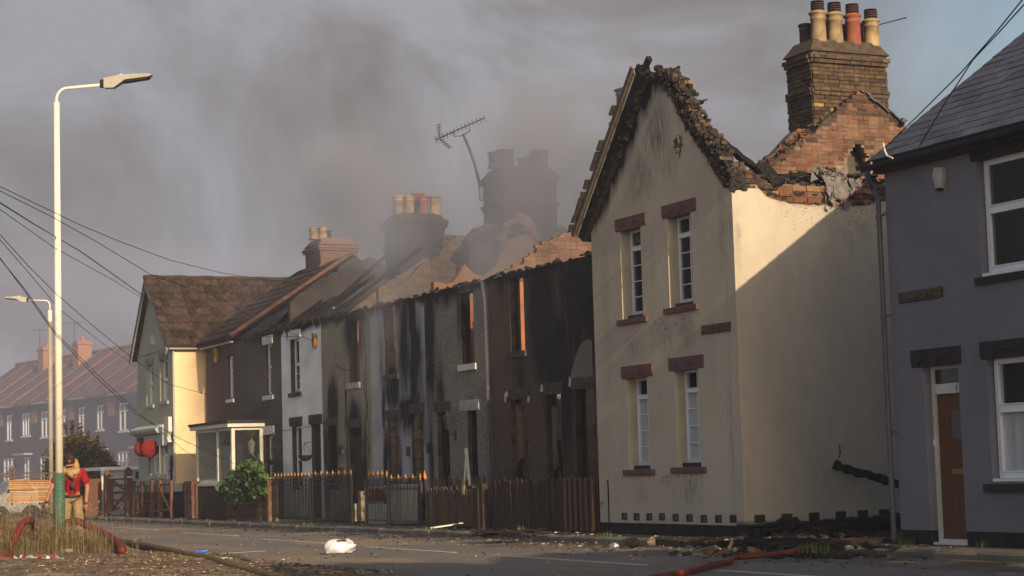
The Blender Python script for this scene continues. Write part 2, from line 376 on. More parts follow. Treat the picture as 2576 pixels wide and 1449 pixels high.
# ------------------------------------------------------------------ ground
def ground_mat(name, base, kind):
    mt = bpy.data.materials.new(name); mt.use_nodes = True; nt = mt.node_tree; L = nt.links.new; b = nt.nodes['Principled BSDF']
    N = lambda t, **k: (lambda n: [setattr(n, a, v) for a, v in k.items()] and n or n)(nt.nodes.new(t))
    g = N('ShaderNodeNewGeometry'); P = g.outputs['Position']
    def noi(s, det=4, dist=0., sc=None):
        n = N('ShaderNodeTexNoise'); n.inputs['Scale'].default_value = s; n.inputs['Detail'].default_value = det; n.inputs['Distortion'].default_value = dist
        if sc: q = N('ShaderNodeMapping'); q.inputs['Scale'].default_value = sc; L(P, q.inputs[0]); L(q.outputs[0], n.inputs['Vector'])
        else: L(P, n.inputs['Vector'])
        return n.outputs['Fac']
    def mr_(v, a, c, d=0., e=1.):
        n = N('ShaderNodeMapRange'); n.inputs[1].default_value = a; n.inputs[2].default_value = c; n.inputs[3].default_value = d; n.inputs[4].default_value = e; L(v, n.inputs[0]); return n.outputs[0]
    def mx(f, a, c):
        n = N('ShaderNodeMix', data_type='RGBA'); L(f, n.inputs[0])
        for v, i in ((a, 6), (c, 7)):
            if hasattr(v, 'is_linked'): L(v, n.inputs[i])
            else: n.inputs[i].default_value = (*v, 1)
        return n.outputs[2]
    def mt_(op, a, c):
        n = N('ShaderNodeMath', operation=op)
        for v, i in ((a, 0), (c, 1)):
            if hasattr(v, 'is_linked'): L(v, n.inputs[i])
            else: n.inputs[i].default_value = v
        return n.outputs[0]
    col = mx(mr_(noi(26, 5), .35, .65), base, tuple(v*1.6 for v in base))
    vor = N('ShaderNodeTexVoronoi'); vor.inputs['Scale'].default_value = 38; L(P, vor.inputs['Vector'])
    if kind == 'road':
        col = mx(mt_('MULTIPLY', mr_(noi(.55, 5, .5, (1, .35, 1)), .46, .66), .75), col, (.27, .19, .115))      # dried silt along the road, its tan also painting in sunlit patches
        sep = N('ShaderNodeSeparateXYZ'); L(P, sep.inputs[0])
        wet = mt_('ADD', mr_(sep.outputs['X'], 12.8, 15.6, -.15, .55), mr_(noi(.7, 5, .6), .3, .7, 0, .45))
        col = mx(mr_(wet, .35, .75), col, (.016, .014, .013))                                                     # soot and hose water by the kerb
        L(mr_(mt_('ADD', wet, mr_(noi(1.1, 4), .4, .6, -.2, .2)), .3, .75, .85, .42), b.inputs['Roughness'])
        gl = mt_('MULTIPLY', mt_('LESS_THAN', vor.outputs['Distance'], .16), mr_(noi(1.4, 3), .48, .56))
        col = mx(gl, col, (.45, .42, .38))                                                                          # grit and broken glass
    elif kind == 'pavement':
        sep = N('ShaderNodeSeparateXYZ'); L(P, sep.inputs[0])
        k = mt_('MULTIPLY', mr_(sep.outputs['Y'], 21.5, 25, 0, 1), mr_(sep.outputs['Y'], 52, 43, 0, 1))
        col = mx(mt_('MULTIPLY', k, mr_(noi(1.3, 5), .25, .55, .45, 1)), col, (.016, .014, .013))
        col = mx(mt_('MULTIPLY', mt_('LESS_THAN', vor.outputs['Distance'], .14), mr_(noi(1.7, 3), .48, .56)), col, (.40, .36, .30))
        b.inputs['Roughness'].default_value = .85
    else:
        col = mx(mr_(noi(.9, 6, .6), .50, .60), col, (.46, .31, .16))
        col = mx(mr_(noi(2.3, 6), .50, .62), col, (.060, .045, .034))
        col = mx(mr_(noi(14, 6), .50, .58), col, (.19, .14, .095))
        col = mx(mt_('MULTIPLY', mt_('LESS_THAN', vor.outputs['Distance'], .2), mr_(noi(4, 3), .5, .6)), col, (.40, .34, .26))
        b.inputs['Roughness'].default_value = .95
    L(col, b.inputs['Base Color']); b.inputs['Specular IOR Level'].default_value = .3
    bp = N('ShaderNodeBump'); bp.inputs['Strength'].default_value = 1.0 if kind == 'dirt' else .7; bp.inputs['Distance'].default_value = .02
    L(mt_('ADD', mt_('ADD', noi(45, 4), mt_('MULTIPLY', noi(9, 5), 2.2 if kind == 'dirt' else .0)), mt_('MULTIPLY', vor.outputs['Distance'], -.8)), bp.inputs['Height']); L(bp.outputs[0], b.inputs['Normal'])
    return mt
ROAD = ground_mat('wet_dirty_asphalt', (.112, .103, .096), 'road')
PAVE = ground_mat('sooty_pavement', (.085, .068, .055), 'pavement')
DIRT = ground_mat('gritty_dirt', (.13, .088, .055), 'dirt')
def sheet(name, mat, x0, x1, y0, y1, z, kind='structure'):
    o = MB().add([(x0, y0, z), (x1, y0, z), (x1, y1, z), (x0, y1, z)], [(0, 1, 2, 3)]).build(name, mat, loc=(0, 0, 0)); o['kind'] = kind; return o
sheet('ground', DIRT, -500, 900, -300, 1600, -.03)
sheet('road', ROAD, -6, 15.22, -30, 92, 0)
o = MB().box(15.33, 60, -30, 92, -.02, .095).build('pavement', PAVE, loc=(0, 0, 0)); o['kind'] = 'structure'
o = thing('kerb', None, None, (15.27, 30, 0)); o['kind'] = 'structure'
KST = M('kerb_concrete', (.17, .155, .135), (.11, .10, .088), ns=4, bump=.5, bs=40, rnd=.25, dirt=.5)
y = 11.0; k = 0; kmesh = None
while y < 76:
    if kmesh is None:
        b = MB(); b.prism([(15.215, 0, -.05), (15.335, 0, -.05), (15.335, 0, .11), (15.245, 0, .11), (15.215, 0, .075)], (0, .892, 0))
        q = b.build('kerb_stone', KST, o, bevel=0, loc=(15.27, 0, 0)); q.location.y = y-30; kmesh = q.data
    elif not 24.2 < y < 27.2:
        inst('kerb_stone', kmesh, o, (15.27+random.uniform(-.012, .012), y, random.uniform(-.012, .006)), (random.uniform(-.01, .01), 0, random.uniform(-.006, .006)))
    y += .905
# painted dashes
PAINT = M('worn_road_paint', (.56, .51, .43), (.36, .32, .27), ns=7, rough=.85, bump=.2, dirt=.3)
for y0, y1, xx in ((16.2, 20.1, 12.1), (21.95, 25.9, 12.16), (28.1, 32.0, 12.2), (34.6, 38.4, 12.4), (41.3, 45.6, 12.75), (49.3, 53.6, 13.1), (57, 61, 13.3)):
    o = MB().box(xx-.05, xx+.05, y0, y1, .001, .005).build('road_marking', PAINT); o['kind'] = 'structure'
for a, b2, w in (((680, 1437), (742, 1441), .11), ((560, 1392), (665, 1386), .05)):
    o = MB().beam(onz(*a, .003), onz(*b2, .003), w, .004).build('road_marking', PAINT); o['kind'] = 'structure'
# verge on the near side
def vb(y): return lerp_prof([(14, 8.95), (22, 8.97), (25, 8.7), (28, 8.75), (30, 9.1), (32, 8.95), (33.5, 8.25), (36.5, 8.05), (37.3, 7.2), (37.8, 5)])(y)
b = MB(); nx, ny = 66, 150
for j in range(ny):
    for i in range(nx):
        yy = 14+j*.16; xx = 1.5+i*.125
        d = vb(yy)+.22*mn.noise(Vector((xx*1.3, yy*1.3, 0)))-xx
        h = -.05+.11*max(0, min(1, d/.28+.5))
        h += .26*math.exp(-(((xx-6.6)/1.7)**2+((yy-35.2)/1.6)**2))+.012*mn.noise(Vector((xx*2.1, yy*2.1, 3)))+.012*mn.noise(Vector((xx*9, yy*9, 3)))
        if yy > 37.8: h = -.06
        b.v.append(Vector((xx, yy, h)))
b.f = [(j*nx+i, j*nx+i+1, (j+1)*nx+i+1, (j+1)*nx+i) for j in range(ny-1) for i in range(nx-1)]; b.mi = [0]*len(b.f)
o = b.build('dirt_verge', DIRT, smooth=True, loc=(0, 0, 0)); o['kind'] = 'structure'
def vergez(x, y): return .06+.26*math.exp(-(((x-6.6)/1.7)**2+((y-35.2)/1.6)**2))
# a fragment of old kerb beside the hose
o = MB().beam((9.3, 30.2, -.01), (8.95, 28.1, .0), .12, .08, jit=.02).beam((8.75, 26.9, .02), (8.6, 24.9, .02), .14, .08, jit=.02).build('broken_kerb', KST); o['kind'] = 'structure'
# puddle
PUD = M('puddle_water', (.006, .006, .006), None, rough=.03, bump=.02, bs=3, spec=.8)
c = onz(612, 1428, 0); b = MB(); ring = [(c.x+.1+.28*math.cos(t)*(1+.25*math.sin(3*t)), c.y-.7+1.5*math.sin(t)*(1+.2*math.cos(2*t)), .006) for t in [i*2*math.pi/28 for i in range(28)]]
o = b.add(ring, [tuple(range(28))]).build('puddle', PUD); o['kind'] = 'structure'
# ------------------------------------------------------------------ bricks
BM = {}
def brick_mesh(mat, L, Hh=.065, D=.10):
    k = (mat.name, L, Hh, random.randrange(3))
    if k not in BM:
        b = MB(); b.box(-L/2, L/2, -D/2, D/2, -Hh/2, Hh/2, jit=.0035); me = bpy.data.meshes.new('brick'); me.from_pydata([tuple(q) for q in b.v], [], b.f); me.materials.append(mat); me.update(); BM[k] = me
    return BM[k]
def brick_wall(parent, plane, at, u0, u1, z0, z1, inside, pick, cap, cs=.075, L=.225, proud=None, name='brick', jit=.006, start=0, D=.10):
    """courses of separate bricks on a core; plane 'y' faces -Y, plane 'x' faces -X. The first CAP (largest in view) are objects, the rest one joined part"""
    out = []; j = 0; z = z0
    while z < z1:
        u = u0-(L/2 if j % 2 else 0)+random.uniform(-.01, .01)
        while u < u1:
            l = L if random.random() < .72 else L/2+.005
            a, c = max(u, u0), min(u+l, u1)
            if c-a > .05 and inside((a+c)/2, z+cs/2): out.append(((a+c)/2, z+cs/2, round(c-a-.012, 2)))
            u += l
        z += cs; j += 1
    rest = MB(); n = start
    for u, z, l in out:
        pr = (proud(u, z) if proud else 0)+random.uniform(-jit, jit); mat = pick(u, z)
        p = (u, at-pr+D/2-.012, z) if plane == 'y' else (at-pr+D/2-.012, u, z)
        rot = Euler((random.uniform(-.02, .02), random.uniform(-.012, .012), random.uniform(-.02, .02)+(math.pi/2 if plane == 'x' else 0)))
        if n < cap: inst(name, brick_mesh(mat, l, cs-.011, D), parent, p, rot); n += 1
        else:
            M3 = rot.to_matrix(); b = MB().box(-l/2, l/2, -D/2, D/2, -(cs-.011)/2, (cs-.011)/2)
            mi = rest_m.setdefault(mat.name, len(rest_m)); rest.add([M3@q+Vector(p) for q in b.v], b.f, mi)
    if rest.v:
        ms = [MATS[k] for k in rest_m]; o = rest.build('brickwork', ms, parent); o['kind'] = 'stuff'
    return n
rest_m = {}

# ------------------------------------------------------------------ windows, lintels
def window(parent, x, y0, y1, z0, z1, tz=None, cols=1, rows=1, curtain=False, fw=.05, glass=None, d=.07, topcols=None, name='window', mat=None, room=True):
    b = MB(); P = lambda a, c, e, f, dd=0: b.box(x-dd, x+d-dd, a, c, e, f)
    P(y0, y0+fw, z0, z1); P(y1-fw, y1, z0, z1); P(y0+fw, y1-fw, z0, z0+fw); P(y0+fw, y1-fw, z1-fw, z1)
    segs = [(z0+fw, z1-fw, cols, rows)]
    if tz:
        P(y0+fw, y1-fw, tz-fw*.55, tz+fw*.55); segs = [(z0+fw, tz-fw*.55, cols, rows), (tz+fw*.55, z1-fw, topcols or cols, 1)]
        for a, c in ((z0+fw, tz-fw*.55), (tz+fw*.55, z1-fw)):       # sash rims standing proud
            s = .016
            b.box(x-.015, x+d, y0+fw, y0+fw+s, a, c); b.box(x-.015, x+d, y1-fw-s, y1-fw, a, c); b.box(x-.015, x+d, y0+fw+s, y1-fw-s, a, a+s); b.box(x-.015, x+d, y0+fw+s, y1-fw-s, c-s, c)
    for a, c, nc, nr in segs:
        for k in range(1, nc): yy = y0+fw+(y1-y0-2*fw)*k/nc; b.box(x+.01, x+.04, yy-.009, yy+.009, a, c)
        for k in range(1, nr): zz = a+(c-a)*k/nr; b.box(x+.012, x+.038, y0+fw, y1-fw, zz-.008, zz+.008)
    w = b.build(name, mat or UPVC, parent, loc=(x, (y0+y1)/2, z0), bevel=.004)
    for a, c, nc, nr in segs:
        MB().box(x+.022, x+.03, y0+fw-.01, y1-fw+.01, a-.01, c+.01).build('pane', glass or (CGLASS if curtain else GLASS), w)
    if curtain:
        cb = MB(); n = 26
        for i in range(n+1):
            yy = y0+fw+(y1-y0-2*fw)*i/n; xx = x+.075+.015*math.sin(i*1.9)+.008*math.sin(i*4.1)
            cb.v += [Vector((xx, yy, z0+.02)), Vector((xx, yy, (tz or z1)+.0+(z1-(tz or z1))*.0))]
        cb.f = [(2*i, 2*i+1, 2*i+3, 2*i+2) for i in range(n)]; cb.mi = [0]*n
        cb.build('curtain', CURT, w, smooth=True)
    return w
def lintel(parent, x, y0, y1, z0, z1, mat, depth=.22, scal=True, name='lintel', drop=.09):
    """painted lintel with two carved scallops hanging from its lower edge"""
    w = y1-y0; pr = [(y0, z1), (y0, z0)]
    if scal:
        a = y0+w*.13; bnd = y1-w*.13; lo = z0-.035; pr.append((a, z0-.005)); n = 8; drop = (z1-z0)*.62
        for s in range(2):
            c0 = a+(bnd-a)*s/2; c1 = a+(bnd-a)*(s+1)/2
            for i in range(n+1):
                t = i/n; k = math.sin(t*math.pi)
                pr.append((c0+(c1-c0)*t, lo+drop*k**.5))
        pr.append((bnd, z0-.005))
    pr += [(y1, z0), (y1, z1)]
    pr2 = []
    for q in pr:
        if not pr2 or (abs(q[0]-pr2[-1][0])+abs(q[1]-pr2[-1][1])) > 1e-4: pr2.append(q)
    b = MB(); b.prism([(x, a, c) for a, c in pr2][::-1], (.013, 0, 0)); b.box(x+.0135, x+depth*.4, y0+.003, y1-.003, z0-(.033 if scal else 0), z1-.003)
    b.box(x+depth*.45+.001, x+depth, y0+.05, y1-.05, z0-(.03 if scal else 0), z1-.004)
    return b.build(name, mat, parent)
def sign(name, label, text, x, y_left, z, w, h, size, mt_plate, mt_text):
    """cast street name plate on a wall that faces -X; y_left is its far end"""
    t = MB(); t.box(x-.03, x-.001, y_left-w, y_left, z-h/2, z+h/2); o = t.build(name, mt_plate, bevel=.006, loc=(x, y_left-w/2, z)); tag(o, label, 'sign')
    r_ = MB(); q = .012
    for a in ((y_left-w+.01, y_left-.01, z+h/2-.02, z+h/2-.012), (y_left-w+.01, y_left-.01, z-h/2+.012, z-h/2+.02), (y_left-w+.01, y_left-w+.018, z-h/2+.02, z+h/2-.02), (y_left-.018, y_left-.01, z-h/2+.02, z+h/2-.02)): r_.box(x-.034, x-.03, *a)
    r_.build('rim', mt_text, o)
    letters(o, text, (x-.036, y_left-w/2, z), 'x', w*.93, size, mt_text); return o
def letters(parent, text, c, plane, width, size, mat, name='lettering'):
    cu = bpy.data.curves.new('tmp', 'FONT'); cu.body = text; cu.size = size; cu.extrude = .003; cu.align_x = 'CENTER'; cu.align_y = 'CENTER'
    ob = bpy.data.objects.new('tmp', cu); COL.objects.link(ob); bpy.context.view_layer.update()
    me = bpy.data.meshes.new_from_object(ob.evaluated_get(bpy.context.evaluated_depsgraph_get())); bpy.data.objects.remove(ob)
    xs = [v.co.x for v in me.vertices]; k = min(1.0, width/(max(xs)-min(xs))) if width else 1.
    for v in me.vertices:
        a = v.co.x*k
        v.co = (-v.co.z, -a, v.co.y) if plane == 'x' else (a, -v.co.z, v.co.y)
    me.materials.clear(); me.materials.append(mat); o = bpy.data.objects.new(name, me); COL.objects.link(o); o.parent = parent; o.location = Vector(c)-WP[parent.name]; WP[o.name] = Vector(c); return o

XF, XR = 16.2, 17.2             # house fronts on the street line; terrace set back behind its gardens
# ================================================================== mauve-grey house, right
H = thing('terraced_house', 'mauve grey rendered house with slate roof and brown front door', 'house', (18, 17, .1))
hol = [(20.6, 21.35, .0, 2.5), (18.5, 20.02, 3.58, 5.09), (18.5, 20.02, .93, 2.52), (14.4, 15.9, 3.58, 5.09), (14.4, 15.9, .93, 2.52)]
slab('front_wall', [PURPLE, PURPLE], H, 'x', XF, 10, 22.0, .29, 5.42, .3, hol, res=.4, grime=blobs(base=.08, L=[(21.7, .5, .3, .5, .4), (20.2, 2.2, .4, .8, .3), (21, .45, 1.2, .25, .45), (20.3, 3.3, .15, .5, .35), (19.4, .5, .8, .3, .4)]))
slab('plinth', [TAR, TAR], H, 'x', XF+.012, 10, 21.99, .09, .288, .28, [(20.6, 21.35, -1, 1)], res=.5)
slab('gable_wall', PURPLE, H, 'y', 21.7, XF+.31, 24.0, .1, 8.4, .3, top=lambda u: 5.35+.704*(min(u, 40.2-u)-16.05)-.05, res=.3)
slab('rear_gable_wall', PURPLE, H, 'y', 10.0, XF+.31, 24.0, .1, 8.4, .3, top=lambda u: 5.35+.704*(min(u, 40.2-u)-16.05)-.05, res=.6)
slab('rear_wall', PURPLE, H, 'x', 23.7, 10.31, 21.69, .1, 5.3, .3, res=1)
for a, b_, c, d in ((18.42, 20.12, 5.10, 5.30), (20.52, 21.58, 2.505, 2.71), (18.42, 20.12, 2.525, 2.72)): lintel(H, XF-.022, a, b_, c, d, BLACKP, depth=.2)
MB().box(XF-.06, XF+.2, 18.4, 20.14, .80, .90).build('window_sill', BLACKP, H); MB().box(XF-.06, XF+.2, 18.4, 20.1, 3.46, 3.55).build('window_sill', BLACKP, H)
for z0, z1, tz in ((3.6, 5.085, 4.42), (.97, 2.515, 1.86)):
    w = window(H, XF+.10, 18.52, 20.0, z0, z1, tz, fw=.075, curtain=z0 < 2)
    MB().box(XF-.01, XF+.12, 18.55, 20.0, z0-.04, z0-.002).build('sill', UPVC, w)
MB().box(XF+.75, XF+.78, 14.2, 21.5, .2, 5.2).build('inner_wall', ROOM, H)
d = MB(); d.box(XF+.12, XF+.2, 21.285, 21.345, .12, 2.49); d.box(XF+.12, XF+.2, 20.605, 21.285, 2.43, 2.49); d.box(XF+.12, XF+.2, 20.605, 21.285, 2.10, 2.235); d.box(XF+.12, XF+.2, 20.605, 20.66, .12, 2.1)
d.box(XF+.1, XF+.2, 20.605, 21.285, .13, .175)
fr = d.build('door_frame', WHITEP, H, bevel=.004)
MB().box(XF+.15, XF+.16, 20.66, 21.285, 2.235, 2.43).build('fanlight', DARKGLASS, fr)
letters(fr, '1', (XF+.117, 20.80, 2.17), 'x', None, .13, BLACKP, 'house_number')
DOOR = M('varnished_door', (.16, .062, .022), (.10, .038, .015), ns=9, rough=.5, bump=.25, stretch=(3, 12, .6))
b = MB()
for i in range(5): b.box(XF+.16, XF+.2, 20.662+i*.1245, 20.662+i*.1245+.121, .2, 2.095)
dr = b.build('door', DOOR, H, bevel=.004)
MB().box(XF+.152, XF+.16, 20.66, 21.28, .178, .2).build('weatherboard', ALUM, dr)
MB().box(XF+.148, XF+.16, 20.74, 21.0, 1.45, 1.92).build('door_frame_light', DOOR, dr); MB().box(XF+.144, XF+.15, 20.78, 20.96, 1.5, 1.87).build('door_light', DARKGLASS, dr)
MB().box(XF+.146, XF+.16, 20.78, 21.02, 1.03, 1.10).build('letter_plate', M('brass', (.30, .19, .08), None, metal=.6, rough=.4, bump=0), dr)
MB().box(XF+.02, XF+.118, 20.6, 21.33, .1, .135).build('doorstep', WHITEP, H, bevel=.005)
MB().box(XF+.1, XF+.12, 21.3, 21.335, 1.42, 1.5).build('doorbell', UPVC, H)
# roof
rf = MB(); ez = lambda x: 5.37+.704*(x-16.0)
rf.prism([(16.02, 9.9, ez(16.02)), (20.1, 9.9, ez(20.1)), (24.2, 9.9, ez(16.02)), (24.2, 9.9, ez(16.02)-.1), (20.1, 9.9, ez(20.1)-.12), (16.02, 9.9, ez(16.02)-.1)][::-1], (0, 12.12, 0))
roof = rf.build('roof', SLATE, H)
sl = None; cnt = 0; ang = math.atan(.704); rowp = .235
for r_ in range(17):
    s0 = r_*rowp; yy = 22.09-(.25 if r_ % 2 else 0); k = 0
    while yy > 12.4 and cnt < 300:
        w = .5 if not (k == 0 and r_ % 2) else .25
        w = .5
        y1 = min(yy, 22.09); x = 15.97+s0*math.cos(ang); z = ez(15.97)+s0*math.sin(ang)
        if k == 0 and r_ % 2: y1 = 22.09; w = .25
        key = 'S%.2f' % w
        if key not in BM:
            sb = MB(); sb.box(0, .40, -w+.008, 0, 0, .016); me = bpy.data.meshes.new('slate'); me.from_pydata([tuple(q) for q in sb.v], [], sb.f); me.materials.append(SLATE); BM[key] = me
        if x > 15.9 and (onx(2590, 0, x).y < yy+.5): inst('slate', BM[key], H, (x-.0+random.uniform(-.004, .004), y1, z+.012+random.uniform(0, .004)), (0, -ang+.034, random.uniform(-.004, .004))); cnt += 1
        yy = y1-w; k += 1
b = MB(); pr = [(15.98+.062*math.cos(t), 5.30+.062*math.sin(t)) for t in [math.pi*(1+i/8) for i in range(9)]]
b.prism([(a, 9.9, c) for a, c in pr]+[(16.042, 9.9, 5.31), (15.918, 9.9, 5.31)], (0, 12.25, 0)); b.build('gutter', BLACKP, H)
MB().box(16.045, 16.198, 9.9, 22.05, 5.2, 5.36).build('fascia', BLACKP, H)
b = MB(); b.tube([(15.98, 22.08, 5.25), (15.99, 22.1, 5.15), (16.08, 22.13, 5.0), (16.12, 22.06, 4.86), (16.12, 22.06, .16)], .038, 10)
for z in (4.6, 3.2, 1.9, 1.62): b.lathe((16.12, 22.06, z), [(.046, -.03), (.046, .03)], 10)
for z in (4.62, 3.22, 1.62): b.box(16.1, 16.14, 21.9, 22.0, z-.012, z+.012)
b.build('downpipe', PIPE, H, smooth=False)
tb = MB(); c = onx(2368, 448, XF)
# faceted burglar alarm
pts = [(-.10, .13), (.06, .15), (.10, .06), (.085, -.03), (.05, -.14), (-.05, -.14), (-.105, 0)]
tb.prism([(XF-.07, c.y-a, c.z+e) for a, e in [(-p, q) for p, q in pts]][::-1], (.07, 0, 0)); tb.add([(XF-.07, c.y+a, c.z+e) for a, e in pts]+[(XF-.11, c.y-.02, c.z+.01)], [(i, (i+1) % 7, 7) for i in range(7)])
al = tb.build('burglar_alarm', M('alarm_cream', (.48, .50, .45), None, rough=.4, bump=0), loc=c); tag(al, 'cream faceted alarm box high on the mauve grey wall', 'alarm box')
MB().prism([(XF-.085, c.y-.045, c.z-.14), (XF-.085, c.y+.045, c.z-.14), (XF-.07, c.y+.03, c.z-.175), (XF-.07, c.y-.03, c.z-.175)], (.07, 0, 0)).build('lens', M('blue_lens', (.01, .01, .05), None, rough=.3, bump=0), al)
PLATE = M('cast_plate', (.022, .02, .021), (.035, .03, .03), ns=9, rough=.6, bump=.3); GLT = M('faded_lettering', (.20, .15, .10), (.12, .09, .065), ns=30, bump=0)
sign('name_plate', 'cast plate reading LAUNDRY COTTAGES on the mauve grey house', 'LAUNDRY COTTAGES', XF, 21.78, 3.445, .95, .14, .115, PLATE, GLT)
sign('name_plate', 'cast plate reading MARINE COTTAGES near the corner of the cream house', 'MARINE COTTAGES', XF, 27.05, 3.41, .87, .145, .125, PLATE, GLT)

# ================================================================== cream gable-fronted house, burnt out
G = thing('gabled_house', 'cream rendered house with burnt roofless gable facing the road', 'house', (18, 28.4, .1))
rk = [onx(*p, XF) for p in ((1478, 600), (1520, 500), (1560, 395), (1600, 290), (1640, 195), (1652, 190), (1672, 205), (1690, 235), (1712, 280), (1738, 322), (1765, 362), (1790, 402), (1812, 440), (1832, 466))]
gtop = lerp_prof([(p.y, p.z) for p in rk])
def gsoot(y, z):
    s = 0; t = gtop(y)
    e = 28.2
    k = max(0, 1-(t-z)/(.20+.06*mn.noise(Vector((y*3, 0, 1)))))
    if y < e: s = .95*k
    else: s = .85*max(0, 1-(t-z)/.62)*(1 if z > 5.8 else max(0, (z-5.2)/.6))
    s = max(s, .9*math.exp(-((y-28.15)/.35)**2-((z-7.7)/.22)**2))
    return s*.95
ggr = blobs(base=.13, L=[(28.3, 6.9, .45, .6, .95), (28.9, 6.2, .6, .5, .75), (28.0, 6.3, .5, .4, .5), (29.3, 5.9, .5, .3, .5), (27.4, .75, .3, .5, .35), (29.4, .75, .5, .5, .2), (26.3, 1.6, .12, 1.2, .5), (26.35, 5.0, .1, .8, .6), (26.8, 3.0, .2, .8, .3), (28.2, 3.3, .25, .35, .6), (27.5, 3.4, .3, .3, .7), (29.4, 3.3, .4, .35, .5), (27.6, .8, .35, .3, .65), (29.3, .8, .35, .3, .5), (28.6, 4.6, .15, .8, .35), (30.3, 4.0, .2, 1.5, .35)])
ghol = [(28.98, 29.72, 3.80, 5.38), (27.30, 28.07, 3.86, 5.40), (28.93, 29.68, 1.20, 2.80), (27.25, 28.02, 1.22, 2.84)]
slab('front_wall', [CREAM, CREAM2], G, 'x', XF, 26.26, 30.8, .29, 8.3, .3, ghol, top=gtop, res=.085, soot=gsoot, grime=ggr, jag=.012)
st = [ony(*p, 26) for p in ((1832, 466), (1903, 468), (1925, 492), (1960, 505), (2000, 514), (2050, 517), (2120, 519), (2180, 517), (2225, 506), (2300, 470))]
stop = lerp_prof([(p.x, p.z) for p in st])
sgr = blobs(base=.10, L=[(16.25, 4.9, .08, .7, .55), (18.5, 4.9, .4, .35, .4), (17.6, 1.2, .5, .8, .2), (16.3, 1.5, .15, 1.2, .3)])
slab('side_wall', [CREAM, CREAM], G, 'y', 26.0, XF, 22.0, .29, 5.75, .25, top=stop, res=.09, soot=lambda u, z: max(.30*max(0, 1-(stop(u)-z)/.10), .5*max(0, 1-(z-.29)/.12)), grime=sgr, jag=.014)
slab('plinth', TAR, G, 'x', XF+.01, 26.26, 30.8, .09, .288, .28, res=.5); slab('plinth', TAR, G, 'y', 26.01, XF+.012, 22.0, .09, .288, .24, res=.5)
slab('rear_wall', MORTARD, G, 'x', 22.1, 26.3, 29.4, .1, 5.6, .25, res=.5)
slab('party_wall', MORTARD, G, 'y', 30.55, XF+.32, 22.4, .1, 6.4, .24, top=lambda u: 5.2+.35*mn.noise(Vector((u*1.3, 4, 0))), res=.3)
MB().box(XF+.32, 22, 26.27, 30.5, 2.95, 3.1).build('first_floor', ROOM, G); MB().box(XF+.32, 19.5, 26.27, 30.5, 5.42, 5.47).build('ceiling', ROOM, G)
MB().box(17.6, 17.62, 26.3, 30.5, .2, 5.4).build('inner_wall', ROOM, G)
for (a, b_, c, d), tc in zip(ghol, (2, 2, 2, 2)):
    up = c > 3
    window(G, XF+.195, a+.005, b_-.005, c+.07, d-.01, c+.07+(d-c)*.735, cols=2, rows=4, curtain=not up, fw=.045)
    lintel(G, XF-.022, a-.2, b_+.14, d, d+.185, MAUVE, depth=.215)
    MB().box(XF-.05, XF+.19, a-.16, b_+.15, c-.10, c-.001).build('window_sill', MAUVE, G, bevel=.006)
    MB().box(XF+.10, XF+.27, a+.004, b_-.004, c+.001, c+.068).build('sub_sill', BLACKP, G)
VENT = M('vent_iron', (.03, .028, .026), (.05, .042, .035), ns=20, bump=.5)
def vent(parent, c, plane):
    w, h = .10, .062; b = MB()
    B = (lambda a, e, f, g, t0, t1: b.box(XF-t1, XF-t0, c.y+a, c.y+e, c.z+f, c.z+g)) if plane == 'x' else (lambda a, e, f, g, t0, t1: b.box(c.x+a, c.x+e, 26-t1, 26-t0, c.z+f, c.z+g))
    B(-w, w, -h, h, .002, .006); B(-w*.55, w*.55, -h*.7, h*.7, .006, .03)
    for i in range(5): B(-w*.45+i*w*.2, -w*.45+i*w*.2+.008, -h*.55, h*.55, .03, .036)
    return b.build('air_vent', VENT, parent)
for p in ((1571, 1299), (1602, 1300), (1634, 1300), (1666, 1300), (1700, 1302), (1735, 1303), (1771, 1305), (1808, 1305), (1845, 1305)): vent(G, onx(*p, XF), 'x')
for p in ((1911, 1305), (1980, 1302), (2048, 1299), (2115, 1296), (2170, 1293), (2224, 1291)): vent(G, ony(*p, 26), 'y')
# exposed brick band along the broken top of the side wall
btop = lerp_prof([(p.x, p.z) for p in (ony(*q, 26.02) for q in ((1850, 452), (1960, 458), (2050, 463), (2150, 466), (2215, 464), (2300, 455)))])
bc = slab('brick_core', MORTAR, G, 'y', 26.045, XF+.1, 22.0, 4.9, 6.2, .2, top=lambda u: btop(u)-.02, res=.12, jag=.02)
def pk_side(u, z):
    r = random.random()
    if z > btop(u)-.07 or (u > 18.8 and r < .5): return BRICKS_
    return BRICK if r < .5 else BRICKB if r < .88 else BRICKP
nb = brick_wall(G, 'y', 26.04, XF+.35, 19.4, 5.2, 5.95, lambda u, z: stop(u)-.05 < z < btop(u)+.02*random.random()-.02, pk_side, 130, cs=.094, L=.27, jit=.012, D=.12)
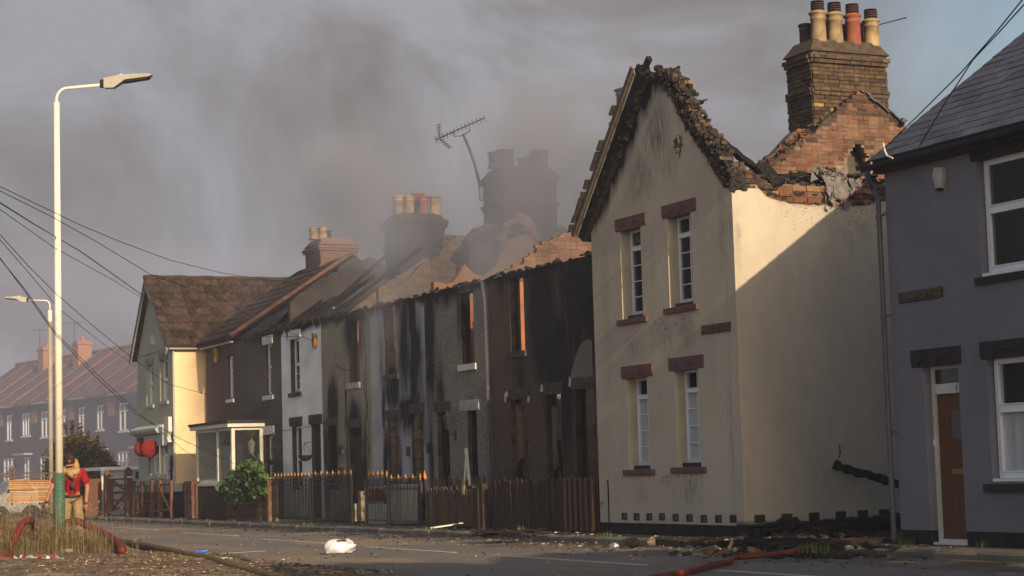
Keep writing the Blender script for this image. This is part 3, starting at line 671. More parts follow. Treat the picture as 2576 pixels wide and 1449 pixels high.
# ragged burnt brick edge of the right-hand rake
inner = lerp_prof([(p.y, p.z) for p in rk]); outer = lerp_prof([(p.y, p.z) for p in (onx(*q, XF) for q in ((1650, 166), (1665, 167), (1690, 180), (1704, 196), (1722, 225), (1738, 262), (1750, 300), (1775, 325), (1795, 345), (1822, 385), (1842, 420), (1868, 446), (1905, 456)))])
nrk = 0
BRB0 = M('brown_sooted_brick', (.10, .066, .036), (.05, .034, .022), ns=8, bump=.6, bs=60, rnd=.3, island=True)
for i in range(215):
    y = 28.2-(28.2-25.6)*((i+random.random())/215); lo, hi = inner(y)-.04, outer(y)-.07
    if hi < lo+.02: hi = lo+.03
    t = random.random()**.8; z = lo+(hi-lo)*t
    c = Vector((XF+random.uniform(.0, .26), max(y, 26.05), z))
    if y < 26.05: c.x = XF+.1+(26.05-y)*1.3+random.uniform(0, .2)
    m_ = BRICKS_ if random.random() < .80 else BRB0 if random.random() < .75 else BRICKB
    al_ = random.random() < .72; k_ = .05 if al_ else .35; c.z = round(c.z/.075)*.075 if al_ else c.z; inst('brick', brick_mesh(m_, random.choice((.21, .21, .16, .1)), .062, .1), G, c, (random.uniform(-k_, k_), random.uniform(-k_, k_), (math.pi/2 if c.y > 26.2 else 0)+random.uniform(-k_, k_))); nrk += 1
b = MB()
for i in range(1500):
    y = 28.35-(28.35-25.9)*random.random(); lo = inner(y)-.07; hi = outer(y)-.05 if y < 28.2 else lo+.15
    b.lump((XF+random.uniform(-.02, .25), max(26.0, y), lo+(hi-lo)*random.random()**1.3), *[random.uniform(.015, .06) for _ in range(3)])
for i in range(60):
    y = random.uniform(26.1, 28.2); b.beam((XF-.02, y, inner(y)+random.uniform(-.02, .1)), (XF-.03, y+random.uniform(-.08, .08), inner(y)-random.uniform(.03, .16)), .008, .008)
b.build('burnt_debris', ASH, G)['kind'] = 'stuff'
for i in range(13):
    y = random.uniform(26.2, 28.15); z = inner(y)+random.uniform(.0, .15); a = Vector((XF+random.uniform(.0, .22), y, z)); MB().beam(a, a+Vector((random.uniform(-.06, .3), random.uniform(-.34, .1), random.uniform(-.18, .16))), .05, .035, jit=.01).build('snapped_batten', CHAR, G)
b = MB()
for i in range(260):
    u = random.triangular(16.5, 20, 18.6); z = stop(u)-abs(random.gauss(0, .22)); s = random.uniform(.0015, .0055); b.box(u-s, u+s, 25.992, 25.999, z-s*random.uniform(.8, 2), z+s)
for (a_, b2_, c_, d_) in ghol:
    for i in range(60): y = random.triangular(a_-.15, b_+.1); z = c_-.1-abs(random.gauss(0, .16)); s = random.uniform(.0015, .005); b.box(XF-.006, XF+.001, y-s, y+s, z-s*random.uniform(.8, 3), z+s)
b.build('soot_specks', ASH, G)['kind'] = 'stuff'
# left verge: bargeboards, charred soffit, leftover tile ends
L0, L1 = onx(1463, 590, XF), onx(1612, 172, XF)
def rakept(t, dy=0., x=XF): return Vector((x, L0.y+(L1.y-L0.y)*t+dy, L0.z+(L1.z-L0.z)*t))
b = MB(); b.beam(rakept(-.01, x=XF-.17), rakept(1.0, x=XF-.17), .035, .10, up=(0, .8, 1)).build('bargeboard', M('scorched_bargeboard', (.13, .10, .075), (.07, .05, .04), ns=4, bump=.3, stretch=(2, 3, 3)), G)
b = MB(); b.beam(rakept(-.01, -.07, x=XF-.13), rakept(.97, -.07, x=XF-.13), .03, .07, up=(0, .8, 1)).build('bargeboard', M('weathered_grey_board', (.19, .18, .15), (.12, .11, .09), ns=5, bump=.3), G)
b = MB()
for i in range(34):
    t = i/34; b.beam(rakept(t, -.09-.04*random.random(), x=XF-.02), rakept(t+.035, -.09, x=XF-.02), .16, .10, up=(0, .8, 1), jit=.02)
b.prism([(XF-.1, rk[0].y+.0, rk[0].z-.06), (XF-.1, rk[4].y, rk[4].z-.02), (XF-.1, L1.y, L1.z-.02), (XF-.1, L0.y-.02, L0.z-.02)], (.25, 0, 0))
for i in range(120):
    t = random.random(); p = rk[0].lerp(rk[4], t); b.lump((XF-random.uniform(.0, .12), p.y+random.uniform(-.05, .14), p.z-random.uniform(-.05, .04)), *[random.uniform(.015, .05) for _ in range(3)])
b.build('charred_soffit', CHAR, G)
for t in (.02, .075, .12, .17, .225, .285, .40, .46, .52, .73):
    p = rakept(t, .09, XF-.12); dd = (L1-L0).normalized()
    q = MB().beam(p, p+dd*random.uniform(.16, .26)+Vector((0, .03, 0)), .26, .035, up=Vector((0, .85, .5)), jit=.008); q.build('roof_tile', M('sooty_tile', (.03, .024, .02), (.05, .038, .03), ns=8, bump=.4), G)
b = MB(); tp = L1
b.beam(tp+Vector((.0, -.02, -.12)), onx(1634, 146, XF), .07, .09, jit=.01).build('ridge_stump', CHAR, G)
b = MB()
for i in range(46): a = onx(random.uniform(1600, 1680), random.uniform(170, 205), XF+random.uniform(-.05, .2)); b.lump(a, *[random.uniform(.02, .07) for _ in range(3)])
b.build('burnt_ridge_debris', CHAR, G)
b = MB(); q = onx(1605, 166, XF-.1); b.tube([q+Vector((0, .05*math.cos(t)-.02, .03*math.sin(t))) for t in [i*.7 for i in range(9)]], .008, 5).build('bent_bracket', CHAR, G)
# blown patch of plaster on the gable
b = MB(); c = onx(1708, 365, XF)
for i in range(26): b.lump(c+Vector((-.02-.03*random.random(), random.uniform(-.09, .08), random.uniform(-.17, .15)*(1))), *[random.uniform(.015, .055) for _ in range(3)])
b.build('blown_render', M('exposed_lath', (.20, .15, .085), (.06, .045, .03), ns=16, bump=1), G)
# thin cable stub and specks of soot at the foot
b = MB(); b.tube([onx(1529, 1207, XF-.01), onx(1531, 1260, XF-.01), onx(1532, 1310, XF-.015), onx(1538, 1330, XF-.02)], .012, 5); b.tube([onx(1495, 1265, XF-.01), onx(1508, 1270, XF-.03), onx(1518, 1263, XF-.01)], .008, 5)
b.tube([ony(2112, 1120, 25.99), ony(2114, 1140, 25.97), ony(2110, 1152, 25.98)], .01, 5); b.build('loose_cable', CHAR, G)
# charred beams on the roof line
def burnt_beam(name, label, a, b_, w, h, up=(0, 0, 1), n=10, mat=CHAR, cat='beam'):
    bb = MB(); a = Vector(a); b_ = Vector(b_); pts = [a.lerp(b_, i/n)+Vector([random.uniform(-.01, .01) for _ in range(3)]) for i in range(n+1)]
    for p, q in zip(pts, pts[1:]): bb.beam(p, q+(q-p)*.04, w*random.uniform(.85, 1.1), h*random.uniform(.85, 1.1), up=up, jit=.006)
    o = bb.build(name, mat); return tag(o, label, cat)
burnt_beam('charred_rafter', 'charred rafter sloping down from the burnt gable to the brick wall', onx(1782, 330, XF+.15), ony(1908, 432, 28.6), .11, .10)
burnt_beam('charred_beam', 'long charred beam leaning against the cream side wall', ony(2098, 1170, 25.86), (18.95, 25.2, .75), .14, .13, n=16)
burnt_beam('charred_plank', 'blackened grooved board lying across the broken brick wall top', ony(1915, 412, 26.3), ony(1958, 462, 25.98), .22, .05, up=(-.3, -1, .6), n=1)
burnt_beam('charred_log', 'dark timber lying along the broken wall top beside foil', ony(1960, 447, 26.2), ony(2080, 442, 26.15), .12, .12, n=5)
b = MB()
for i in range(160):
    p = ony(random.uniform(1870, 2225), random.uniform(440, 466), 26.05+random.random()*.25); b.lump(p, random.uniform(.03, .11), random.uniform(.02, .08), random.uniform(.015, .05))
for i in range(36): p = ony(random.uniform(1930, 2215), random.uniform(485, 516), 26.03); b.lump(p, random.uniform(.03, .1), .02, random.uniform(.01, .04))
for i in range(18): p = ony(random.uniform(1950, 2215), random.uniform(425, 455), 26.2); b.beam(p, p+Vector((random.uniform(-.3, .3), random.uniform(-.1, .1), random.uniform(-.12, .1))), .04, .03)
b.build('wall_top_debris', ASH, G)['kind'] = 'stuff'
b = MB()
pp = [ony(*q, 25.97) for q in ((2062, 440), (2090, 430), (2125, 445), (2150, 470), (2125, 500), (2095, 485), (2085, 505), (2080, 515), (2076, 480))]
for i in range(40):
    q = random.choice(pp); q = q+Vector((random.uniform(-.1, .1), random.uniform(-.06, .06), random.uniform(-.08, .08))); n = [q+Vector([random.uniform(-.09, .09), random.uniform(-.05, .03), random.uniform(-.1, .1)]) for _ in range(4)]
    b.add(n, [(0, 1, 2), (0, 2, 3), (0, 3, 1)])
b.add([pp[0], pp[2], pp[3], pp[4], pp[6], pp[7], pp[5]], [(0, 1, 6), (1, 2, 6), (2, 3, 6), (3, 4, 6), (4, 5, 6)])
tag(b.build('torn_membrane', M('grey_membrane', (.22, .20, .19), (.10, .09, .085), ns=14, rough=.5, bump=.5)), 'torn grey roofing membrane hanging over the broken brick wall top', 'membrane')
# ================================================================== chimneys and gable walls
def pot(parent, c, r=.125, h=.68, mat=POTB, louv=True, name='chimney_pot', top=True):
    b = MB(); prof = [(r*1.12, 0), (r*1.05, .04), (r*.97, .1), (r*.93, h*.62), (r*.98, h*.63), (r*1.03, h*.66), (r*.98, h*.69), (r*.95, h*.70), (r*.98, h*.78), (r*1.16, h*.80), (r*1.16, h*.84), (r*.98, h*.86), (r*.9, h*.88)]
    if not top: prof = prof[:10]+[(r*1.16, h*.84), (r*.9, h*.85), (r*.85, h*.6)]
    b.lathe(c, prof, 18); o = b.build(name, mat, parent, smooth=True, loc=c)
    if louv:
        b = MB(); z = h*.88
        for i in range(4): b.lathe(Vector(c)+Vector((0, 0, z+i*.042)), [(r*.62, -.006), (r*.85, 0), (r*.86, .022), (r*.62, .03)], 14)
        b.lathe(Vector(c)+Vector((0, 0, z+.17)), [(r*.62, 0), (r*.84, .005), (r*.84, .02), (r*.5, .028)], 14); b.build('louvre', LOUV, o)
    return o
def chimney(name, label, x0, x1, y0, y1, zb, zt, pots, bricks=0, core=MORTARD, group='chimney stacks along the terrace', pick=None, cap_h=.26):
    C = thing(name, label, 'chimney', ((x0+x1)/2, (y0+y1)/2, zb), group)
    b = MB(); b.box(x0+.01, x1-.01, y0+.01, y1-.01, zb, zt)
    sh = b.build('stack', core, C)
    # sloped mortar cap
    e = .05; q = MB(); q.add([(x0-e, y0-e, zt), (x1+e, y0-e, zt), (x1+e, y1+e, zt), (x0-e, y1+e, zt), (x0+.13, y0+.1, zt+cap_h), (x1-.13, y0+.1, zt+cap_h), (x1-.13, y1-.1, zt+cap_h), (x0+.13, y1-.1, zt+cap_h)],
        [(0, 1, 5, 4), (1, 2, 6, 5), (2, 3, 7, 6), (3, 0, 4, 7), (4, 5, 6, 7), (3, 2, 1, 0)]); q.build('mortar_cap', M('mossy_mortar', (.085, .064, .038), (.035, .028, .021), ns=8, bump=.9, bs=18) if bricks else core, C)
    bands = [(zt-.17, .055), (zt-.095, .085), (zt-.82, .03), (zt-.745, .055)]
    if not bricks:
        b = MB()
        zz = zb
        while zz < zt-.02:
            pr = .0
            for bz, bp in bands:
                if abs(zz-bz) < .05: pr = bp
            pr += random.uniform(0, .012)
            b.box(x0-pr, x1+pr, y0-pr, y1+pr, zz+.005, zz+.066); zz += .075
        b.build('brick_course', [core], C)['kind'] = 'stuff'
    for p in pots: pot(C, (p[0], p[1], zt+cap_h-.06), *p[2:])
    return C, bands
# --- the brick party gable behind the cream house
yg = 29.5
GW = thing('gable_wall', 'exposed red brick gable wall with ragged stepped edge under the tall chimney', 'wall', (20.5, yg, .1))
gp = [ony(*q, yg) for q in ((1880, 452), (1902, 425), (1930, 405), (1950, 402), (1952, 390), (1975, 388), (1978, 374), (2000, 372), (2003, 352), (2022, 350), (2025, 334), (2052, 330), (2062, 306), (2085, 290), (2112, 270), (2140, 245), (2165, 226), (2180, 232), (2262, 300), (2300, 345))]
gt = lerp_prof([(p.x, p.z) for p in gp])
x_l, x_r = gp[0].x, 23.5
hA, hB = ony(2135, 440, yg), ony(2185, 362, yg); hx = (hA.x+hB.x)/2
def inhole(u, z): k = (z-hA.z)/(hB.z-hA.z+.0); return 0 < k < 1.0 and abs(u-hx) < .24*(1-max(0, k-.5)*1.7)
hs = []
for i in range(8):
    z = hA.z+(hB.z-hA.z)*i/8; w = .26*(1-max(0, i/8-.45)*1.7); hs.append((hx-w, hx+w, z, z+(hB.z-hA.z)/8+.001))
slab('core', MORTAR, GW, 'y', yg-.001, x_l, x_r, 4.8, 8.4, .2, hs, top=lambda u: gt(u)-.03, res=.1, soot=lambda u, z: max(0, .6-(gt(u)-z)/.35)+(.5 if u < x_l+.5 else 0))
MB().box(hx-.6, hx+.6, yg+.6, yg+.64, hA.z-.2, hB.z+.4).box(hx-.6, hx+.6, yg+.26, yg+.6, hB.z+.15, hB.z+.4).box(hx-.6, hx-.4, yg+.26, yg+.6, hA.z-.2, hB.z+.15).build('flue_back', TAR, GW)
def pk_g(u, z):
    t = gt(u)-z; r = random.random()
    if t < .16 and r < .75: return BRICKS_
    if abs(u-hx) < .45 and hA.z < z < hB.z+.1 and r < .25: return BRICKS_
    if z > 7.6 and r < .5: return BRICKS_
    return BRICKP if r < .62 else BRICK if r < .85 else BRICKB
brick_wall(GW, 'y', yg, x_l, x_r-.9, 5.9, 8.3, lambda u, z: z < gt(u)-.02 and not inhole(u, z), pk_g, 290, cs=.078, L=.232, jit=.008)
# second leaf of brickwork stepping down behind it
g2 = lerp_prof([(p.x, p.z) for p in (ony(*q, yg+.45) for q in ((1870, 452), (1904, 413), (1930, 395), (1950, 380), (1968, 360), (1985, 340), (2003, 325), (2040, 318)))])
xa = ony(1870, 452, yg+.45).x; xb = ony(2040, 318, yg+.45).x
slab('rear_leaf', MORTARD, GW, 'y', yg+.452, xa, xb, 4.8, 8, .2, top=lambda u: g2(u)-.02, res=.12)
brick_wall(GW, 'y', yg+.45, xa, xb, 6.0, 7.9, lambda u, z: g2(u)-.5 < z < g2(u)-.02 and z > gt(u)-.1, lambda u, z: BRICK if random.random() < .7 else BRICKB, 400, cs=.078, L=.2, jit=.012)
b = MB(); fa, fb = ony(2165, 226, yg-.03), ony(2262, 300, yg-.03)
for i in range(14):
    p = fa.lerp(fb, i/14); q = fa.lerp(fb, (i+1)/14+.01); s = .02*math.sin(i*1.3)+random.uniform(-.012, .012); b.beam(p+Vector((0, .1, s)), q+Vector((0, .1, s)), .28, .03, up=(0, 0, 1), jit=.008)
b.beam(fb+Vector((0, -.03, -.02)), fb+Vector((.08, -.05, -.09)), .2, .07, jit=.03)
b.build('lead_flashing', LEAD, GW)
b = MB()
for i in range(130):
    u = random.uniform(x_l, x_l+1.7); b.lump((u, yg+random.uniform(-.05, .4), gt(u)+random.uniform(-.12, .03)), *[random.uniform(.02, .06) for _ in range(3)])
for i in range(50): u = random.uniform(x_l+1.7, 22.4); b.lump((u, yg+random.uniform(.0, .2), gt(u)+random.uniform(-.04, .01)), *[random.uniform(.01, .04) for _ in range(3)])
b.build('mortar_debris', M('loose_mortar', (.13, .075, .05), (.045, .03, .025), ns=16, bump=1), GW)['kind'] = 'stuff'
# --- its chimney
cx0 = 20.42; cy0 = 29.80; cx1 = ony(2232, 200, cy0).x; zt = ony(2055, 128, cy0).z
def potx(px): return ony(px, 90, cy0+.2).x
pots = [(potx(2061), cy0+.22, .15, .70, POTB), (potx(2103), cy0+.22, .15, .70, POTB), (potx(2148), cy0+.22, .15, .70, POTR), (potx(2194), cy0+.22, .15, .62, POTB),
        (potx(2035)+.22, cy0+.62, .13, .52, POTD, False), (potx(2084)+.22, cy0+.62, .13, .66, POTR, False), (potx(2124)+.22, cy0+.62, .13, .56, POTD, False), (potx(2166)+.22, cy0+.62, .13, .62, POTR, False)]
C1, bands = chimney('brick_chimney', 'tall sooty brick chimney with pots above the exposed red gable wall', cx0, cx1, cy0, cy0+.86, 6.4, zt, pots, bricks=1, group=None)
def pr1(u, z):
    for bz, bp in bands:
        if abs(z-bz) < .045: return bp
    return 0
b = MB()
for bz, bp in bands: b.box(cx0-bp+.03, cx1+bp-.03, cy0-bp+.03, cy0+.86+bp-.03, bz-.037, bz+.037)
b.build('corbel', MORTARD, C1)
BRB = M('brown_sooted_brick', (.10, .066, .036), (.05, .034, .022), ns=8, bump=.6, bs=60, rnd=.3, island=True)
def pk_c(u, z):
    r = random.random()
    if z < zt-.86 and u < cx0+.55 and random.random() < .30-(u-cx0)*.4: return BRICKY
    return BRB if r < .72 else BRICKS_
nz = brick_wall(C1, 'y', cy0, cx0, cx1, 6.9, zt-.02, lambda u, z: z > gt(u)-.05, pk_c, 250, cs=.0755, L=.232, proud=pr1, jit=.006)
brick_wall(C1, 'x', cx0, cy0+.02, cy0+.86, 6.9, zt-.02, lambda u, z: True, lambda u, z: BRICKS_, 300, cs=.0755, L=.232, proud=pr1, jit=.006, start=nz)
def aerial(name, label, a, b_, n=9, w=.10, r=.008, cat='aerial'):
    b = MB(); a = Vector(a); b_ = Vector(b_); b.tube([a, b_], r, 5); d = (b_-a).normalized(); s = d.cross(Vector((0, 0, 1))).normalized()
    for i in range(n): p = a.lerp(b_, (i+.6)/n); b.tube([p-s*w, p+s*w], r*.7, 4)
    return tag(b.build(name, ALUM), label, cat)
aerial('tv_aerial', 'thin television aerial boom behind the pots of the tall chimney', ony(2210, 62, 30.6), ony(2281, 44, 30.2), 7, .05, .012)

# --- the terrace chimneys, half lost in the smoke
def sc(label, a, b_, c, t, tb, potspx, cap_h=.22, zb=5.6, core=None):
    q = onx(b_, t, 20.4); y1 = onx(a, t, 20.4).y; x1 = ony(c, t, q.y).x; z = onx(b_, tb, 20.4).z
    ps = []
    for px, top_, back, mat_, rr in potspx:
        yy = q.y+.25+(.45 if back else 0); p = ony(px, top_, yy); ps.append((p.x, yy, rr, max(.3, p.z-z-cap_h+.06), mat_, False, 'chimney_pot', not back))
    return chimney('brick_chimney', label, 20.4, x1, q.y, y1, zb, z, ps, core=core or M('hazy_sooty_brick', (.055, .04, .035), (.03, .024, .022), ns=6, bump=.6, bs=40), cap_h=cap_h)
C2, _ = sc('broad dark chimney with squat pots and bent aerial, deep in the smoke', 1215, 1265, 1398, 440, 436, [(1248, 378, 0, POTD, .20), (1270, 370, 0, POTD, .22), (1318, 392, 1, POTD, .17), (1357, 371, 0, POTD, .21), (1342, 380, 1, POTD, .16)])
sc('smoky chimney with four sunlit orange pots', 967, 1003, 1118, 560, 552, [(1001, 486, 0, POTB, .155), (1028, 485, 0, POTB, .155), (1050, 476, 1, POTR, .17), (1064, 486, 0, POTR, .155), (1094, 486, 0, POTB, .165)])
sc('low wide chimney with two pots beside the mossy tiled roof', 768, 806, 898, 618, 614, [(789, 569, 0, POTB, .14), (812, 567, 0, POTB, .14), (823, 576, 1, POTD, .13)], core=M('warm_hazy_brick', (.22, .125, .085), (.14, .085, .062), ns=6, bump=.6, bs=40))
sc('faint bluish chimney with tall pot behind the cream gable', 1545, 1580, 1745, 290, 296, [(1574, 215, 0, POTD, .23), (1722, 220, 0, POTD, .2)], zb=5.5)
# bent aerial on the broad chimney
b = MB(); c = [onx(*q, 20.25) for q in ((1211, 505), (1208, 470), (1195, 415), (1180, 372), (1165, 338))]; b.tube(c, [.05, .045, .04, .04, .035], 6)
p0, p1 = onx(1097, 351, 20.0), onx(1219, 296, 20.2); b.tube([p0, p1], .022, 5)
for i in range(14): p = p0.lerp(p1, i/13); b.tube([p+Vector((.0, -.05, -.09)), p+Vector((0, .05, .09))], .012, 4)
b.tube([onx(1140, 333, 20.1), onx(1143, 343, 20.1), onx(1160, 342, 20.2), onx(1182, 330, 20.2), onx(1180, 322, 20.1)], .016, 4)
for a, e in (((1104, 313), (1106, 348)), ((1106, 348), (1132, 372))):
    q0, q1 = onx(*a, 20), onx(*e, 20); b.tube([q0, q1], .016, 4)
    for i in range(6): p = q0.lerp(q1, i/5); b.tube([p+Vector((0, -.16, .0)), p+Vector((0, .16, .0))], .011, 4)
tag(b.build('tv_aerial', ALUM), 'bent television aerial leaning on a long pole from the broad dark chimney', 'aerial')

# ================================================================== the burnt terrace
def cottage(name, label, y0, y1, key, opens, soot, ztop=5.3, char_top=True, base_top=None, group='cottages of the burnt terrace', extra=None):
    """opens: (y_near, y_far, z0, z1, kind)"""
    T = thing(name, label, 'cottage', (18, (y0+y1)/2, .12), group)
    holes = [(a, b_, c, d) for a, b_, c, d, *_ in opens]
    sf = blobs(soot)
    jt = (lambda u: ztop+.035*mn.noise(Vector((u*4, 1, 0)))) if char_top else None
    slab('front_wall', [PEB[key], M('burnt_reveal', (.12, .075, .05), (.03, .024, .02), ns=4, bump=.6, soot=True) if char_top else PEB[key]], T, 'x', XR, y0+.002, y1-.002, .12, ztop+.05, .24, holes, top=jt or (lambda u: ztop), res=.13,
         soot=lambda u, z: max(sf(u, z), (.95 if char_top else .35)*max(0, 1-(ztop-z)/(.30+.15*mn.noise(Vector((u*1.7, 3, 0)))))))
    if char_top:
        b = MB(); n = int((y1-y0)*16)
        for i in range(n):
            y = random.uniform(y0, y1); b.lump((XR+random.uniform(-.03, .2), y, ztop+random.uniform(-.02, .07)), random.uniform(.02, .07), random.uniform(.03, .14), random.uniform(.015, .05))
        b.build('charred_eaves', ASH, T)['kind'] = 'stuff'
    for o_ in opens:
        a, b_, c, d, kd = o_[:5]
        if kd == 'burnt' and c > 3:
            q = MB(); q.beam((XR+.14, b_-.03, c), (XR+.14, b_-.02, d), .05, .05, jit=.012); q.beam((XR+.14, a+.02, c), (XR+.13, a+.03, c+(d-c)*.6), .04, .04, jit=.012); q.beam((XR+.2, a+.1, c), (XR+.2, a+.16, c+.5), .04, .03); q.build('burnt_frame', CHAR, T)
        elif kd == 'burnt':
            q = MB()
            q.beam((XR+.14, b_-.04, c), (XR+.14, b_-.03, d), .06, .05, jit=.012); q.beam((XR+.14, a+.04, c), (XR+.13, a+.05, c+(d-c)*random.uniform(.3, .9)), .05, .05, jit=.015)
            for k in range(random.randint(2, 4)):
                y = random.uniform(a+.05, b_-.05); z = c+random.random()*(d-c)*.4; q.beam((XR+random.uniform(.12, .35), y, z), (XR+random.uniform(.12, .3), y+random.uniform(-.14, .14), min(d, z+random.uniform(.4, 1.3))), .05, .04, jit=.01)
            q.build('burnt_frame', CHAR, T)
            q = MB()
            for k in range(14): q.lump((XR+random.uniform(.02, .2), random.uniform(a, b_), c+random.uniform(0, .10)), *[random.uniform(.02, .07) for _ in range(3)])
            q.build('sill_debris', ASH, T)
    return T
def backing(T, y0, y1, z1=5.2):
    MB().box(XR+1.0, XR+1.05, y0+.05, y1-.05, .15, z1).build('inner_wall', ROOM, T)
    MB().box(XR+.25, XR+1.0, y0+.05, y1-.05, z1-.04, z1).build('ceiling', ROOM, T)
# dark brown
A = cottage('burnt_cottage', 'dark brown pebbledashed cottage, roofless and blackest, beside the cream gabled house', 30.9, 37.5, 'brown',
    [(32.8, 33.6, .15, 2.78, 'burnt'), (34.2, 34.85, .15, 2.74, 'burnt'), (35.75, 36.52, .9, 2.72, 'burnt'), (35.75, 36.42, 3.68, 5.22, 'burnt')],
    [(34.9, 4.3, .65, 1.5, 1.1), (34.2, 3.2, .85, 1.7, 1.1), (33.4, 4.5, 1.0, 1.3, 1.), (32.6, 4.6, .6, 1.6, .95), (36.8, 5.2, .5, .4, .6), (33.3, 2.2, .45, 1.4, .7), (34.5, 1.5, .5, 1.4, .5), (36.1, 3.2, .42, .5, .55)])
p = MB(); pc = onx(1475, 920, XR-.012); pts = []
for k in range(15): t = k/14; pts.append((XR-.012, 33.75-t*.95, 2.98+ .72*math.sin(t*math.pi*.62)**.8))
pts += [(XR-.012, 32.8, 2.98)]
p.prism(pts, (.01, 0, 0)).build('unburnt_render_patch', M('paler_pebbledash', (.20, .165, .13), (.15, .125, .10), ns=3, bump=.8, bs=30, speck=(34., (.35, .32, .27), .5)), A)
for a, b_, z, c in ((35.62, 36.66, 2.74, .5), (34.1, 34.97, 2.76, .6), (32.7, 33.72, 2.8, .5)):
    lintel(A, XR-.025, a, b_, z, z+.19, M('scorched_lintel', (.045, .04, .038), (.09, .08, .075), ns=6, bump=.5), depth=.2)
for y, z in ((36.66, 2.85), (36.70, 2.74), (35.60, 2.68), (34.98, 2.86), (33.72, 2.92)):
    b = MB()
    for k in range(4): b.lump((XR-.03, y+random.uniform(-.03, .03), z+random.uniform(-.05, .06)), .02, random.uniform(.02, .05), random.uniform(.03, .08))
    b.build('flaked_white_paint', M('flaked_paint', (.55, .50, .42), None, bump=.3), A)
MB().box(XR-.05, XR+.2, 35.68, 36.55, 3.56, 3.68).build('window_sill', M('charred_sill', (.04, .036, .033), (.08, .07, .065), ns=6, bump=.4), A)
EXP = M('exposed_brick_and_render', (.20, .135, .085), (.10, .07, .05), ns=6, bump=.8, soot=True, dirt=.5)
for y, z0, z1 in ((36.44, 1.4, 2.6), (34.78, 1.2, 2.5)): MB().prism([(XR+.10, y+.06, z0), (XR+.10, y-.14, z0+.1), (XR+.10, y-.1, (z0+z1)/2), (XR+.10, y-.17, z1), (XR+.10, y+.06, z1)], (.1, 0, 0)).build('exposed_jamb', EXP, A)
b = MB(); b.tube([onx(1205, 705, XR-.08), onx(1212, 712, XR-.08), onx(1219, 760, XR-.08), (XR-.08, onx(1222, 850, XR-.08).y, 4.2), (XR-.08, 37.48, 3.4), (XR-.08, 37.48, .15)], .04, 9)
for z in (1.9, 3.0, 1.2): b.lathe((XR-.08, 37.48, z), [(.052, -.03), (.052, .03)], 9)
b.build('downpipe', PIPE, A)
# grey
Bc = cottage('burnt_cottage', 'grey pebbledashed burnt cottage with charred white scalloped lintel', 37.5, 41.03, 'grey',
    [(38.28, 38.98, 3.58, 5.15, 'burnt'), (39.75, 40.42, .15, 2.60, 'burnt'), (38.25, 38.75, 1.0, 2.58, 'burnt')],
    [(40.75, 4.2, .4, 1.5, .95), (39.6, 5.15, 1.2, .3, .6), (40.2, 3.1, .35, .8, .65), (39.05, 4.6, .18, .9, .6), (40.8, 1.5, .15, 1.3, .7), (38.6, 2.75, .2, .2, .5)])
lintel(Bc, XR-.025, 38.1, 39.12, 2.60, 2.80, M('scorched_white_lintel', (.52, .50, .47), (.22, .20, .19), ns=8, bump=.3, stretch=(1, 5, 1)), depth=.2)
lintel(Bc, XR-.025, 39.62, 40.55, 2.62, 2.82, M('scorched_lintel', (0, 0, 0)), depth=.2)
MB().box(XR-.06, XR+.2, 38.2, 39.08, 3.44, 3.575).build('window_sill', WHITEP, Bc)
b = MB(); b.beam((XR-.08, 38.55, .95), (XR-.03, 38.8, 1.75), .07, .03).beam((XR-.1, 38.78, 1.0), (XR-.05, 38.75, 1.65), .05, .03); b.build('broken_frame', WHITEP, Bc)
# black and pale
Cc = cottage('burnt_cottage', 'soot-blackened cottage with pale strips of render between burst windows', 41.03, 44.5, 'pale',
    [(42.72, 43.55, 3.62, 5.25, 'burnt'), (42.75, 43.45, .9, 2.55, 'burnt'), (41.25, 41.95, .15, 2.62, 'burnt')],
    [(43.1, 3.2, .5, .7, .95), (42.3, 4.4, .4, 1.5, .95), (41.6, 3.6, .45, 1.6, 1.), (41.8, 5, .4, .9, .85), (43.7, 2.7, .15, .9, .7), (43.1, 5.2, 1.0, .5, .7), (42.3, 2.6, .7, .5, .95), (43.6, 1.4, .2, 1.4, .8), (42.7, 1.6, .18, 1.2, .75), (41.2, 2.5, .3, 1.6, .5), (43.8, 4.3, .2, 1.2, .6), (41.6, 1.4, .5, 1.2, .55)])
for a, b_, z in ((42.62, 43.6, 2.57), (41.15, 42.05, 2.65)): lintel(Cc, XR-.02, a, b_, z, z+.19, M('scorched_lintel', (0, 0, 0)), depth=.2)
for y, z0, z1, w in ((43.42, 1.0, 2.5, .28), (42.98, 1.0, 2.55, .13), (41.9, .9, 2.6, .3), (43.5, 3.8, 5.1, .12)):
    b = MB(); z = z0
    while z < z1: b.box(XR+.06+random.uniform(-.02, .02), XR+.2, y-w*random.uniform(.7, 1.1), y+.02, z, z+.21, jit=.012); z += .225
    b.build('exposed_jamb', EXP, Cc)
b = MB(); b.beam((XR+.16, 43.02, 3.7), (XR+.14, 43.08, 5.25), .12, .06).build('scorched_mullion', M('sunlit_raw_timber', (.50, .27, .12), (.38, .2, .09), ns=6, bump=.3, stretch=(3, 3, .6)), Cc)
MB().box(XR-.05, XR+.2, 42.65, 43.6, 3.48, 3.60, jit=.02).build('window_sill', M('charred_sill', (0, 0, 0)), Cc)
for a, z in ((42.18, 1.75), (42.15, 1.02), (40.97, 1.8)): MB().box(XR-.03, XR-.002, a-.12, a+.06, z-.1, z+.12).build('meter_box' , BLACKP, Cc)
